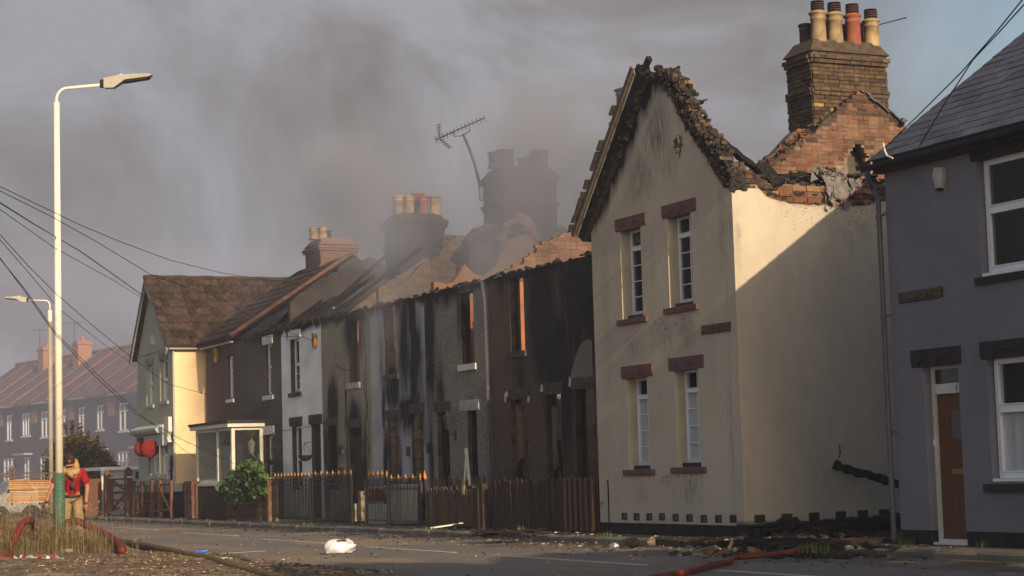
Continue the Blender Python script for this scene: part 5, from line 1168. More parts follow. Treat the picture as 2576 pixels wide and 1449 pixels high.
# railings
def railing(name, label, y0, y1, z0, h, n, big, cat='railing', x=16.2, rings=False):
    T = thing(name, label, cat, (x, (y0+y1)/2, z0), 'iron railings in front of the cottages')
    bm_ = MB(); bm_.tube([(0, 0, 0), (0, 0, h)], .009, 5); me = ('bar', h)
    if me not in BM:
        m_ = bpy.data.meshes.new('bar'); m_.from_pydata([tuple(q) for q in bm_.v], [], bm_.f); m_.materials.append(IRON); BM[me] = m_
    for key, s in (('fin_s', .6), ('fin_b', 1.)):
        if key not in BM:
            b = MB(); b.lathe((0, 0, 0), [(.008*s, 0), (.018*s, .02*s), (.010*s, .04*s), (.027*s, .075*s), (.015*s, .11*s), (.002, .16*s)], 6); m_ = bpy.data.meshes.new('finial'); m_.from_pydata([tuple(q) for q in b.v], [], b.f); m_.materials.append(GOLD if key == 'fin_b' else BRONZE); BM[key] = m_
    for i in range(n):
        y = y0+(y1-y0)*(i+.5)/n
        inst('bar', BM[me], T, (x, y, z0+.02), (random.uniform(-.006, .006), random.uniform(-.006, .006), 0))
        bg = i % big == 0; inst('finial', BM['fin_b' if bg else 'fin_s'], T, (x, y, z0+h+.02))
    for zz in (.08, h-.16, h-.04): MB().box(x-.014, x+.014, y0, y1, z0+zz-.012, z0+zz+.012).build('rail', IRON, T)
    for yy in (y0, y1): MB().box(x-.022, x+.022, yy-.022, yy+.022, z0-.03, z0+h+.0).build('post', IRON, T)
    if rings:
        b = MB()
        for i in range(6):
            c = Vector((x, y0+(y1-y0)*(i+.7)/6.4, z0+h-.10)); b.tube([c+Vector((0, .05*math.cos(t), .075*math.sin(t))) for t in [k*math.pi/6 for k in range(13)]], .007, 4)
        b.build('ring_scrolls', IRON, T)
    return T
railing('iron_railing', 'black railing with the brightest gold spearheads before the white cottage', 46.3, 49.1, .16, 1.03, 42, 4)
railing('iron_railing', 'black railing with small spearheads before the buff cottage', 43.3, 46.22, .13, 1.08, 42, 6)
railing('iron_gate', 'black iron gate with ring scrolls before the soot-blackened cottage', 41.0, 42.4, .13, 1.03, 15, 3, 'gate', rings=True)
railing('iron_railing', 'low black railing beside the brown picket gate', 39.05, 40.95, .12, .95, 27, 6)
# brick garden wall with piers and the hydrangea
def bwall(name, label, x0, x1, y0, y1, z0, z1, cap, cat='wall', group=None, pick=None, coping=True, nostart=0):
    T = thing(name, label, cat, ((x0+x1)/2, (y0+y1)/2, z0), group)
    MB().box(x0+.03, x1-.03, y0+.03, y1-.03, z0, z1).build('core', MORTAR, T)
    pk = pick or (lambda u, z: BRICK if random.random() < .8 else BRICKB)
    n = brick_wall(T, 'x', x0+.02, y0+.02, y1-.02, z0+.04, z1-.03, lambda u, z: True, pk, cap, jit=.004)
    brick_wall(T, 'y', y0+.02, x0+.04, x1-.02, z0+.04, z1-.03, lambda u, z: True, pk, cap+20, start=n, jit=.004)
    if coping: MB().box(x0-.03, x1+.03, y0-.03, y1+.03, z1, z1+.06).build('coping', M('dirty_coping', (.16, .12, .09), (.10, .075, .06), ns=6, bump=.5), T, bevel=.01)
    return T
dkp = lambda u, z: BRICKS_ if random.random() < .6 else BRICK
bwall('garden_wall', 'low dark brick garden wall under the hydrangea', 16.1, 16.32, 50.35, 52.7, .1, .55, 70, pick=dkp)
bwall('brick_pier', 'leaning red brick pier where the railing begins', 16.08, 16.4, 49.25, 49.62, .1, 1.2, 40, 'pier', 'brick piers of the garden wall')
bwall('brick_pier', 'red brick pier between hydrangea and railing', 16.08, 16.42, 49.9, 50.32, .1, 1.18, 40, 'pier', 'brick piers of the garden wall')
bwall('brick_pier', 'red brick pier at the far edge of the hydrangea', 16.08, 16.42, 52.72, 53.0, .1, 1.16, 40, 'pier', 'brick piers of the garden wall')
ya, yb = onx(482, 1290, 16.0).y, onx(459, 1290, 16.0).y
bwall('brick_pier', 'tall orange brick pier beside the sunlit cream side wall', 16.0, 16.45, ya, yb-.1, .12, 1.18, 60, 'pier', pick=lambda u, z: BRICK, coping=False)
b = MB()
for i in range(13): y = 53.3+i*.15; b.box(16.18, 16.2, y, y+.13, .12, 1.02+random.uniform(-.02, .02))
T = thing('board_fence', 'very dark close-boarded fence beside the orange brick pier', 'fence', (16.2, 54.5, .1))
for i in range(20): y = 53.1+i*.145; MB().box(16.16, 16.185, y, y+.135, .12, .98+random.uniform(-.02, .02)).build('board', WOODD, T)
MB().box(16.19, 16.23, 53.1, 56.0, .8, .88).build('rail', WOODD, T); MB().box(16.1, 16.2, 56.1, 56.22, .1, 1.12).build('post', WOODF, T)
# brown five-bar gate, lattice gate, their posts
def y16(px): return onx(px, 1250, 16.1).y
def gpost(name_parent, px, w, zt, mat=WOODG, pointed=True):
    y = y16(px); b = MB(); b.box(16.1-w/2, 16.1+w/2, y-w*.62, y+w*.62, .12, zt)
    if pointed:
        a = 16.1-w/2; b.add([(a, y-w*.62, zt), (a+w, y-w*.62, zt), (a+w, y+w*.62, zt), (a, y+w*.62, zt), (16.1, y-w*.15, zt+.12), (16.1, y+w*.15, zt+.12)], [(0, 1, 4), (2, 3, 5), (1, 2, 5, 4), (3, 0, 4, 5)])
    return b.build('post', mat, name_parent)
T = thing('five_bar_gate', 'brown wooden five-bar gate with pointed posts before the white garage', 'gate', (16.1, y16(300), .1)); gpost(T, 270, .2, 1.55); gpost(T, 323, .22, 1.62)
ya, yb = y16(318), y16(283); z5 = [.35, .62, .88, 1.13, 1.36]
for z in z5: MB().box(16.08, 16.12, ya, yb, z-.045, z+.045).build('bar', WOODG, T)
b = MB(); b.beam((16.06, yb, .3), (16.06, ya, .85), .03, .08); b.beam((16.06, yb, 1.35), (16.06, ya, .95), .03, .08); b.box(16.06, 16.13, yb-.02, yb+.12, .25, 1.45); b.build('brace', WOODG, T)
MB().box(16.02, 16.06, ya-1.0, yb+.1, 1.37, 1.42).build('white_bar', WHITEP, T)
T = thing('lattice_gate', 'dark brown garden gate of crossed laths before the sage house', 'gate', (16.1, y16(385), .1))
ya, yb = y16(405), y16(331)
for z in (.3, .62, .88, 1.08): MB().box(16.1, 16.13, ya, yb, z-.03, z+.03).build('bar', WOODG, T)
for px in (338, 359, 383): y = y16(px); MB().box(16.05, 16.12, y-.09, y+.09, .14, 1.18).build('upright', WOODG, T); MB().box(16.04, 16.14, y-.13, y+.13, 1.181, 1.26).build('cap', WOODG, T)
for px in (348, 370, 393):
    y = y16(px); b = MB(); b.beam((16.08, y-.28, .2), (16.08, y, 1.05), .025, .05); b.beam((16.08, y+.28, .2), (16.08, y, 1.05), .025, .05); b.build('cross_lath', WOODG, T)
T = thing('wicket_gate', 'reddish brown wicket gate with diagonal brace beside a capped post', 'gate', (16.05, y16(420), .1))
b = MB(); y = y16(406); b.box(16.0, 16.1, y-.1, y+.1, .1, 1.25); b.build('stile', WOODG, T); y2 = y16(436); MB().box(16.0, 16.08, y2-.05, y2+.05, .12, 1.25).build('stile', WOODG, T)
for z in (.35, .62, .88, 1.12): MB().box(16.02, 16.06, y2, y, z-.03, z+.03).build('bar', WOODG, T)
MB().beam((16.0, y, 1.1), (16.0, y2, .3), .03, .06).build('brace', WOODG, T); y3 = y16(424); MB().box(16.2, 16.36, y3-.12, y3+.12, .1, 1.5).box(16.17, 16.39, y3-.15, y3+.15, 1.501, 1.58).build('capped_post', WOODG, T)
# white garage box
p0, p1 = ony(256, 1175, 68.5), ony(356, 1171, 68.5)
T = thing('garage', 'low white flat-roofed garage beyond the brown five-bar gate', 'garage', (p0.x+1.5, 70, .1))
slab('wall', M('garage_cream', (.46, .44, .37), (.38, .36, .30), ns=3), T, 'y', 68.5, p0.x, p0.x+6, .1, p0.z-.12, .2, res=1); MB().box(p0.x-.08, p0.x+6, 68.40, 72, p0.z-.118, p0.z).build('roof_edge', UPVC, T); MB().box(p0.x-.05, p0.x+.08, 68.36, 68.49, .1, p0.z-.12).build('corner_post', WHITEP, T)
MB().box(p0.x+1.2, p0.x+3.5, 68.44, 68.49, 1.35, 1.58).build('dark_board', BLACKP, T)
# low fence and stacked boards behind the man
T = thing('slatted_panel', 'stack of pale sunlit horizontal slats behind the man in red', 'panel', (12.2, 60, 0))
for i in range(13):
    a = onx(22+i*.2, 1262-i*4.4, 12.6); MB().beam(ony(22+random.uniform(-3, 3), 1264-i*4.5, 60), ony(112+i*2.2, 1262-i*4.4, 60), .05, .038).build('slat', M('raw_slats', (.44, .24, .12), (.33, .18, .09), ns=5, rnd=.3, stretch=(.5, 5, 5)), T)
for px in (30, 100): MB().beam(ony(px, 1270, 60.06), ony(px, 1206, 60.06), .05, .05).build('post', WOODD, T)
tag(MB().beam(ony(-10, 1192, 66), ony(180, 1190, 66), .06, .05).beam(ony(-10, 1200, 66.1), ony(110, 1198, 66), .05, .04).beam(ony(150, 1196, 66.05), ony(150, 1262, 66.05), .07, .07).beam(ony(34, 1180, 66.05), ony(36, 1262, 66.05), .12, .12).build('barrier_rail', WOODF), 'thin wooden rail on posts in front of the hazy brick houses', 'rail')
tag(MB().box(ony(214, 1245, 68).x, ony(256, 1245, 68).x, 68, 68.05, .0, ony(214, 1205, 68).z).build('dark_fence_panel', WOODG), 'dark brown fence panel between the bush and the garage', 'fence')
# parked car roof behind the weeds
T = thing('parked_car', 'pale parked car half hidden behind the dry weeds', 'car', (12.3, 64.2, 0))
a, c = ony(-40, 1210, 64), ony(92, 1210, 64); L = c.x-a.x; b = MB()
pr = [(0, .35), (0, .8), (.12, .9), (.3, 1.0), (.42, 1.42), (.75, 1.47), (.95, 1.05), (1., .95), (1., .35)]
b.prism([(a.x+u*L, 63.2, z-.03) for u, z in pr], (0, 1.6, 0)); b.build('body', M('silver_car_paint', (.26, .26, .25), None, rough=.3, bump=0, spec=.6), T, bevel=.06)
b = MB(); b.prism([(a.x+u*L, 63.19, z) for u, z in ((.33, 1.0), (.44, 1.36), (.72, 1.40), (.88, 1.02))], (0, 1.62, 0)); b.build('side_glass', DARKGLASS, T)
for u in (.2, .8): MB().lathe((a.x+u*L, 63.15, .3), [(.18, 0), (.3, 0), (.3, .2), (.18, .2)], 16, axis='y').build('wheel', BLACKP, T)

# ================================================================== plants
def leaf(b, c, s, n=None, mi=0, long=1.5):
    n = (n or Vector([random.gauss(0, 1) for _ in range(3)])).normalized(); u = n.orthogonal().normalized(); u = Matrix.Rotation(random.uniform(0, 6.28), 3, n)@u; v = n.cross(u)
    b.add([c-u*s*long*.5, c+v*s*.5+n*s*.12, c+u*s*long*.5-n*s*.15, c-v*s*.5+n*s*.12], [(0, 1, 2), (0, 2, 3)], mi)
# hydrangea over the garden wall
T = thing('hydrangea_bush', 'leafy bright green hydrangea spilling over the low brick wall', 'bush', (16.3, 51.6, .1))
def in_h():
    while True:
        px = random.uniform(542, 672); py = random.uniform(1150, 1262)
        top = lerp_prof([(545, 1228), (556, 1205), (566, 1206), (580, 1180), (592, 1182), (604, 1166), (618, 1160), (628, 1146), (640, 1156), (652, 1152), (662, 1170), (672, 1190)])(px)
        if py > top and py < 1266-(abs(px-612)*.42)+9*math.sin(px*.3): return px, py
lm = {}
for i in range(280):
    px, py = in_h(); xx = random.uniform(15.7, 16.35); c = onx(px, py, xx); key = random.randrange(4)
    if key not in lm:
        b = MB(); s = 1.; b.add([(-.5, 0, 0), (-.25, .26, .05), (.1, .33, .06), (.5, 0, -.12), (.1, -.33, .06), (-.25, -.26, .05), (0, 0, -.02)], [(0, 1, 6), (1, 2, 6), (2, 3, 6), (3, 4, 6), (4, 5, 6), (5, 0, 6)])
        m_ = bpy.data.meshes.new('leaf'); m_.from_pydata([tuple(q*(1+.1*key)) for q in b.v], [], b.f); m_.materials.append(LEAF1); lm[key] = m_
    inst('leaf', lm[key], T, c, (random.uniform(-.6, .6), random.uniform(-.9, .3)-.5, random.uniform(0, 6.28)), (random.uniform(.08, .17),)*3)
b = MB()
for i in range(1500):
    px, py = in_h(); leaf(b, onx(px, py+4, random.uniform(15.95, 16.9)), random.uniform(.07, .15))
b.build('foliage', LEAF1, T)['kind'] = 'stuff'
b = MB()
for i in range(9): p = Vector((16.5, 50.6+i*.2, .1)); b.tube([p, p+Vector((-.1, .1, .6)), p+Vector((-.3, random.uniform(-.3, .3), 1.2))], [.02, .014, .006], 5)
b.build('stem', WOODD, T)
def shrub(name, label, cat, outl, depth, n, size, mats, trunk=True, spikes=(), dz=1.4, groundz=0.):
    """a bush: leaves clustered on twigs spread through the crown's volume"""
    xs = [p[0] for p in outl]; top = lerp_prof(outl); cx = (xs[0]+xs[-1])/2
    pc = ony(cx, 1250, depth); T = thing(name, label, cat, (pc.x, depth, groundz)); b = MB(); lo = 1275
    cl = []
    while len(cl) < n//26:
        px = random.uniform(xs[0], xs[-1]); t = top(px); py = random.uniform(t, lo)
        w = 1-abs((px-cx)/(xs[-1]-xs[0])*2)**3
        cl.append((ony(px, py, depth+random.uniform(-dz, dz)*w), random.random()))
    for px, py in spikes:
        for k in range(8): cl.append((ony(px+random.uniform(-2, 2), py+k*3.5, depth), .9))
    for c, q in cl:
        rr = random.uniform(.14, .30) if q < .9 else .09; nn = 26 if q < .9 else 12
        for k in range(nn):
            d = Vector([random.gauss(0, 1) for _ in range(3)]); d = d.normalized()*rr*random.random()**.5
            leaf(b, c+d, size*random.uniform(.7, 1.3), d+Vector((0, 0, .3)), mi=(1 if q > .72 else 0) if random.random() < .8 else 1)
    b.build('crown', mats, T)['kind'] = 'stuff'
    s = MB()
    for c, q in cl[::4]: s.tube([Vector((pc.x, depth, groundz)), Vector((pc.x, depth, groundz)).lerp(c, .5)+Vector((0, 0, .1)), c], [.04, .02, .006], 4)
    s.build('trunk', WOODD, T)
shrub('garden_bush', 'rounded bush with green and rusty leaves behind the man in red', 'bush', [(114, 1180), (125, 1135), (140, 1120), (160, 1105), (180, 1098), (205, 1092), (235, 1110), (260, 1128), (280, 1150), (296, 1168)], 75, 22000, .085, [LEAF2, LEAF3], spikes=((165, 1066), (182, 1062), (201, 1068), (222, 1088), (243, 1098), (130, 1105), (145, 1085)), dz=1.2)
# dry weeds on the verge
b = MB()
def blade(b, x, y, z, h, lean, w, mi=0):
    a = random.uniform(0, 6.28); dx, dy = math.cos(a)*lean*h, math.sin(a)*lean*h; s = Vector((math.cos(a+1.57), math.sin(a+1.57), 0))*w
    p = [Vector((x, y, z)), Vector((x+dx*.3, y+dy*.3, z+h*.55)), Vector((x+dx, y+dy, z+h*(1-lean*.35)))]
    b.add([p[0]-s, p[0]+s, p[1]+s*.7, p[1]-s*.7, p[2]], [(0, 1, 2, 3), (3, 2, 4)], mi)
    return p[2]
for i in range(20000):
    while True:
        x = random.uniform(2.6, 8.4); y = random.uniform(32.6, 37.8)
        if x < vb(y)-.25 and random.random() < (.35+.65*mn.noise(Vector((x*1.6, y*1.6, 5)))**1 if True else 1): break
    k = random.random(); hh = random.uniform(.08, .5) if k < .9 else random.uniform(.5, 1.05)
    if x < 6.3: hh *= 1.15
    tip = blade(b, x, y, vergez(x, y)-.02, hh, random.choice((.15, .4, .8, 1.2, 1.5))*random.uniform(.6, 1.2), random.uniform(.0018, .0045), 0 if random.random() < .86 else 1)
    if x < 9 and k < .12: blade(b, x, y, vergez(x, y)+.02, .35, 1.6, .006, 1)
    if k > .93:
        for q in range(4): leaf(b, tip+Vector((random.uniform(-.015, .015), random.uniform(-.03, .03), -random.random()*.2)), .018, mi=0)
for i in range(2600):
    y = random.uniform(33.2, 36.5); x = random.uniform(3, vb(y)-.3); leaf(b, Vector((x, y, vergez(x, y)+random.random()**2*.22)), random.uniform(.015, .05), mi=0 if random.random() < .7 else 1)
tag(b.build('dry_grass', [STRAW, WEED], loc=(0, 0, 0)), 'tall dry straw-coloured weeds round the foot of the lamp column', 'weeds', kind='stuff')
b = MB()
def tuft(x, y, z, n, h):
    for i in range(n): blade(b, x+random.gauss(0, .07), y+random.gauss(0, .12), z, h*random.uniform(.5, 1.2), random.uniform(.2, .9), .006)
for px, py in ((2302, 1350), (2308, 1362), (2245, 1352), (2270, 1358), (1240, 1300), (2040, 1388), (2066, 1390)):
    p = onz(px, py, .1); tuft(p.x, p.y, .09, 34, .16)
for py_ in ((16.12, 21.9), (16.13, 21.75), (15.35, 50), (15.36, 52.3), (15.35, 47), (15.35, 55), (15.36, 44.0), (15.34, 36.6), (15.34, 33.2), (15.35, 29), (16.1, 52), (16.12, 33.8), (16.1, 20.2), (15.35, 22.6), (15.35, 23.1)): tuft(*py_, .09, 30, .13)
tag(b.build('kerb_weeds', WEED, loc=(0, 0, 0)), 'small green weeds growing at the kerb and wall foot', 'weeds', kind='stuff')
# potted red plant and white planter behind the gate
T = thing('potted_plant', 'reddish spiky plant in a white trough behind the iron gate', 'plant', (16.7, 42.7, .1)); MB().box(16.55, 16.95, 42.2, 43.2, .1, .55).build('trough', WHITEP, T, bevel=.01)
b = MB()
for i in range(420): a = random.uniform(0, 6.28); c = Vector((16.7+random.gauss(0, .12), 42.8+random.gauss(0, .2), .62+random.random()*.28)); leaf(b, c, .035, mi=0, long=3)
b.build('leaves', REDF, T)['kind'] = 'stuff'
tag(MB().box(16.6, 17.0, 41.2, 42.1, .12, .95).box(16.55, 17.03, 41.15, 42.15, .951, 1.0).build('planter_cupboard', WHITEP), 'white boxed planter behind the iron gate', 'planter')
tag(MB().box(16.9, 17.12, 45.0, 45.0+1.15, .12, .55).box(16.95, 17.1, 44.7, 44.9, .12, .85).build('scorched_trough', M('scorched_cream', (.33, .27, .18), (.12, .09, .06), ns=4)), 'scorched cream trough at the foot of the buff cottage', 'trough')
tag(MB().box(16.6, 16.66, 35.95, 36.35, .35, 1.02).box(16.6, 16.66, 37.2, 38.6, .8, .9).build('white_board', WHITEP), 'white boards leaning behind the brown picket gate', 'board')

# ================================================================== lamp columns
def lamp(name, label, base, ztop_col, zarm, r0, r1, arm, group, green=True, sgn=1):
    T = thing(name, label, 'street lamp', base, group); B = Vector(base)
    b = MB(); zc = ztop_col; g = 1.35 if green else .05
    b.tube([B+Vector((0, 0, g)), B+Vector((0, 0, zc))], [r0, r1], 20, cap=True)
    b.build('column', LAMPP if green else M('weathered_grey_column', (.33, .29, .24), (.27, .24, .20), ns=3, bump=0), T, smooth=True)
    if green: b = MB(); b.tube([B+Vector((0, 0, -.1)), B+Vector((0, 0, g+.0))], [r0*1.42, r0*1.3], 20); b.lathe(B+Vector((0, 0, g)), [(r0*1.3, 0), (r0, .04)], 20); b.build('green_base', GREENP, T, smooth=True)
    b = MB(); b.tube([B+Vector((0, 0, zc)), B+Vector((0, 0, zc+.42))], r1*1.06, 16); b.lathe(B+Vector((0, 0, zc-.01)), [(r1*1.12, 0), (r1*1.12, .025)], 16)
    b.build('spigot', LAMPP, T)
    zz = zc+.42; b = MB(); ad_ = Vector(arm).normalized(); al_ = Vector(arm).length; pts = [B+Vector((0, 0, zz-.05))]; rr = .2; hz = zarm-zz
    pts.append(B+Vector((0, 0, zarm-rr)))
    for i in range(1, 7): a = i*math.pi/12; pts.append(B+Vector((0, 0, zarm-rr+rr*math.sin(a)))+ad_*rr*(1-math.cos(a)))
    tip = B+Vector((0, 0, zarm+.04))+ad_*al_; pts.append(tip); b.tube(pts, .027, 10); b.build('bracket', LAMPP, T, smooth=True)
    # head
    s = ad_.cross(Vector((0, 0, 1))).normalized(); U = Vector((0, 0, 1)); rise = .1
    def hp(l, w, z): return tip+ad_*l+s*w+U*(z+l*rise)
    top = [(-.04, .075, .11), (.32, .10, .125), (.62, .12, .10), (.95, .11, .07), (1.0, .07, .06)]; bot = [(-.04, .06, -.07), (.17, .07, -.09), (.42, .10, .02), (.93, .10, .02), (1.0, .06, .05)]
    k = .84; vs = []; n = 5
    for (l, w, z), (l2, w2, z2) in zip(top, bot): vs += [hp(l*k, -w, z), hp(l*k, w, z), hp(l2*k, w2, z2), hp(l2*k, -w2, z2)]
    fs = [(4*i+j, 4*i+(j+1) % 4, 4*i+4+(j+1) % 4, 4*i+4+j) for i in range(n-1) for j in range(4)]+[(3, 2, 1, 0), (16, 17, 18, 19)]
    b = MB().add(vs, fs); hd = b.build('lamp_head', LAMPH, T, bevel=.012)
    b = MB(); b.add([hp(.36*k, -.085, .005), hp(.36*k, .085, .005), hp(.94*k, .085, .012), hp(.94*k, -.085, .012), hp(.38*k, -.08, -.02), hp(.38*k, .08, -.02), hp(.9*k, .08, -.012), hp(.9*k, -.08, -.012)], [(0, 1, 2, 3), (7, 6, 5, 4), (0, 4, 5, 1), (1, 5, 6, 2), (2, 6, 7, 3), (3, 7, 4, 0)]); b.build('diffuser', BLACKP, hd)
    b = MB(); b.lathe(hp(.27, 0, .115), [(.04, 0), (.035, .025), (.012, .04)], 10); b.build('photocell', UPVC, hd); b = MB(); b.lathe(hp(-.06, 0, .02)+Vector((0, 0, -.07)), [(.05, 0), (.06, .05), (.05, .14)], 10); b.build('collar', BLACKP, hd)
    return T
bx = onz(150, 1396, 0); by_ = bx.y
def zat(px, py): return ony(px, py, by_).z
lp = ony(148, 1340, by_)
lamp('street_lamp', 'tall white lamp column with green painted base rising from the dry weeds', (ony(150, 1330, by_).x, by_, .05), zat(141, 322), zat(170, 231), .071, .052, (onx(0, 0, 1).x*0+.80, -.42, 0), 'lamp columns beside the road')
yl = 73.5; q = ony(128, 1150, yl)
lamp('street_lamp', 'distant slim lamp column with arm over the road, in the haze', (ony(129, 1290, yl).x, yl, .1), ony(122, 795, yl).z-.3, ony(110, 762, yl).z, .085, .075, (-.80, .45, 0), 'lamp columns beside the road', green=False)

# poppy discs on a stake
T = thing('poppy_wreath', 'two big red knitted poppy balls on a dark stake by the sage house', 'wreath', (15.9, onx(372, 1130, 15.9).y, 1))
for px, rr, dx in ((357, .26, .15), (377, .29, 0)):
    c = onx(px, 1129, 15.9+dx); b = MB()
    prof = [(.02, -.14), (rr*.6, -.12), (rr*.9, -.06), (rr, 0), (rr*.9, .06), (rr*.6, .12), (.02, .14)]; b.lathe(c, prof, 20, axis='y'); b.build('poppy_ball', POPPY, T, smooth=True)
c = onx(376, 1145, 15.95); MB().box(15.93, 15.99, c.y-.05, c.y+.05, onx(376, 1192, 15.95).z, c.z).build('stake', BLACKP, T)

# wall lanterns, hanging basket, alarms
def lantern(label, y, z, mat, x=XR, s=1.):
    T = thing('wall_lantern', label, 'lantern', (x, y, z)); b = MB(); b.lathe((x-.16*s, y, z), [(.03*s, -.02), (.045*s, 0), (.085*s, .2*s), (.1*s, .21*s), (.02*s, .3*s), (.012, .34*s)], 6); b.build('lamp_body', mat, T)
    b = MB(); b.tube([(x-.005, y, z-.12*s), (x-.08, y, z-.1*s), (x-.16*s, y, z-.02)], .014*s, 5); b.box(x-.02, x-.002, y-.04*s, y+.04*s, z-.22*s, z-.02*s); b.build('arm', mat, T)
lantern('white lantern on the umber cottage wall', onx(634, 1140, XR-.2).y, onx(634, 1140, XR-.2).z, WHITEP, s=1.3)
lantern('dark lantern on the grey pebbledashed cottage', 39.4, onx(1120, 1080, XR).z, BLACKP, s=1.2)
lantern('black lantern inside the white porch', onx(582, 1130, XR).y, onx(582, 1135, XR).z, BLACKP, s=1.1)
def basket(label, px, py, mat=BLACKP):
    c = onx(px, py, XR-.28); T = thing('hanging_basket', label, 'basket', c); b = MB(); b.lathe(c+Vector((0, 0, -.16)), [(.02, 0), (.12, .03), (.19, .12), (.2, .16)], 12); b.build('bowl', mat, T)
    b = MB(); [b.tube([c+Vector((.18*math.cos(a), .18*math.sin(a), 0)), c+Vector((0, 0, .32))], .006, 4) for a in (0, 2.1, 4.2)]; b.tube([c+Vector((0, 0, .32)), c+Vector((.27, 0, .34)), c+Vector((.27, 0, .1))], .012, 4); b.build('bracket', mat, T)
basket('dark hanging basket on the white cottage wall', 768, 1165-20); basket('black hanging basket on the umber cottage wall', 684, 1155)
def albox(label, px, py, mat, s=1.):
    c = onx(px, py, XR); T = thing('alarm_box', label, 'alarm box', c); MB().prism([(XR-.09, c.y+.08*s, c.z-.2*s), (XR-.09, c.y-.08*s, c.z-.2*s), (XR-.09, c.y-.11*s, c.z+.1*s), (XR-.09, c.y-.04, c.z+.2*s), (XR-.09, c.y+.11*s, c.z+.2*s)], (.088, 0, 0)).build('box', mat, T, bevel=.015)
    MB().box(XR-.095, XR-.091, c.y-.04*s, c.y+.04*s, c.z-.06, c.z+.08).build('badge', BLACKP, T)
YEL = M('yellow_plastic', (.50, .27, .02), (.42, .22, .02), rough=.45, bump=0)
albox('yellow alarm box on the maroon cottage beside its narrow window', 547, 893, YEL, 1.1)
albox('orange scorched alarm box high on the white cottage', 795, 856, M('scorched_yellow_plastic', (.40, .19, .03), (.06, .035, .02), ns=8, rough=.5, bump=0), 1.)

# ================================================================== cables
def cable(pts, label, r=.006, n=6):
    b = MB(); out = []
    for (a, c) in zip(pts, pts[1:]):
        for i in range(n): out.append(Vector(a).lerp(Vector(c), i/n))
    out.append(Vector(pts[-1])); o = b.tube(out, r, 5).build('overhead_cable', WIRE); return tag(o, label, 'cable', 'telephone cables from the pole to the houses')
def cp(lst, y0, y1):
    """a cable hung from y0 to y1: intermediate points share the run evenly"""
    n = len(lst)-1; xs = [p[0] for p in lst]; out = []
    for p in lst:
        t = (p[0]-xs[0])/(xs[-1]-xs[0]); d = 1/((1-t)/y0+t/y1); out.append(ony(*p, d))
    return out
cable(cp([(-60, 438), (0, 469), (100, 517), (204, 567), (305, 609), (430, 655), (560, 687), (700, 708), (782, 724)], 26, 52.5), 'topmost overhead cable running to the dark roofs of the terrace')
cable(cp([(-60, 446), (0, 480), (130, 545), (250, 612), (379, 691), (540, 745), (645, 803), (770, 852)], 26, 51), 'overhead cable crossing the mossy tiled roof')
cable(cp([(-60, 470), (0, 511), (80, 561), (200, 630), (300, 700), (398, 771)], 26, 60.2), 'upper of two close overhead cables ending on the sage gable')
cable(cp([(-60, 465), (0, 509), (82, 561), (201, 632), (301, 703), (400, 773)], 26, 60.0), 'lower of two close overhead cables ending on the sage gable')
cable(cp([(-60, 480), (0, 527), (135, 622), (290, 708), (402, 778)], 26, 59.6), 'overhead cable just beneath the close pair on the sage gable')
cable(cp([(-60, 530), (0, 590), (70, 668), (140, 738), (240, 825), (345, 910), (420, 965), (533, 996)], 26, 58.5), 'overhead cable dropping across the sage gable to the side wall')
cable(cp([(-60, 540), (0, 603), (60, 672), (150, 778), (250, 858), (342, 922)], 26, 62.9), 'overhead cable ending at the bracket under the sage gable')
cable(cp([(-60, 600), (0, 649), (60, 730), (140, 843), (240, 948), (340, 1040), (450, 1102), (628, 1184)], 26, 53), 'lower of two steep overhead cables reaching the white porch')
cable(cp([(-60, 602), (0, 651), (62, 727), (140, 837), (245, 943), (345, 1036), (460, 1130), (540, 1183)], 26, 56), 'upper of two steep overhead cables reaching the white porch')
cable([onx(2225, 372, 16.0)]+[onx(*p, xx) for p, xx in (((2310, 290), 15.4), ((2420, 180), 14.6), ((2500, 88), 14), ((2620, -60), 13.2))], 'overhead cable from the slate eaves up to the sky corner', .008)
cable([onx(2310, 372, 16.05)]+[onx(*p, xx) for p, xx in (((2380, 255), 15.6), ((2448, 150), 14.9), ((2516, 78), 14.3), ((2640, -60), 13.4))], 'second overhead cable crossing the grey slates', .008)
b = MB(); b.tube([onx(*p, 15.9) for p in ((2222, 360), (2226, 380), (2232, 392), (2246, 398))], .012, 5); tag(b.build('cable_end', WHITEP), 'loose white cable end at the corner of the slate eaves', 'cable')
cable([onx(*p, XR-.06) for p in ((658, 1100), (700, 1085), (745, 1080), (830, 1060))], 'slack cable across the front of the white cottage', .007)
cable([onx(*p, XR-.06) for p in ((600, 850), (690, 845), (765, 848), (795, 862))], 'slack cable to the scorched alarm box', .007)
# ================================================================== hoses
def smooth_path(pts, n=10):
    P = [Vector(p) for p in pts]; P = [P[0]*2-P[1]]+P+[P[-1]*2-P[-2]]; out = []
    for i in range(1, len(P)-2):
        for k in range(n):
            t = k/n; a, b_, c, d = P[i-1], P[i], P[i+1], P[i+2]
            out.append(.5*((2*b_)+(-a+c)*t+(2*a-5*b_+4*c-d)*t*t+(-a+3*b_-3*c+d)*t**3))
    return out+[P[-2]]
def hose(label, pts, r, mat):
    return tag(MB().tube(smooth_path(pts), r, 12).build('fire_hose', mat, smooth=True), label, 'hose')
def g(px, py, z): return onz(px, py, z)
hose('red fire hose snaking from the mauve grey house across the road', [(17.4, 23.6, .14), g(2260, 1357, .14), g(2180, 1357, .14), g(2100, 1364, .14), g(2030, 1378, .14), g(1990, 1388, .12), g(1930, 1396, .08), g(1855, 1402, .06), g(1840, 1408, .05), g(1834, 1414, .05), g(1800, 1420, .045), g(1740, 1436, .045), g(1660, 1450, .045), g(1580, 1466, .045)], .036, HOSER)
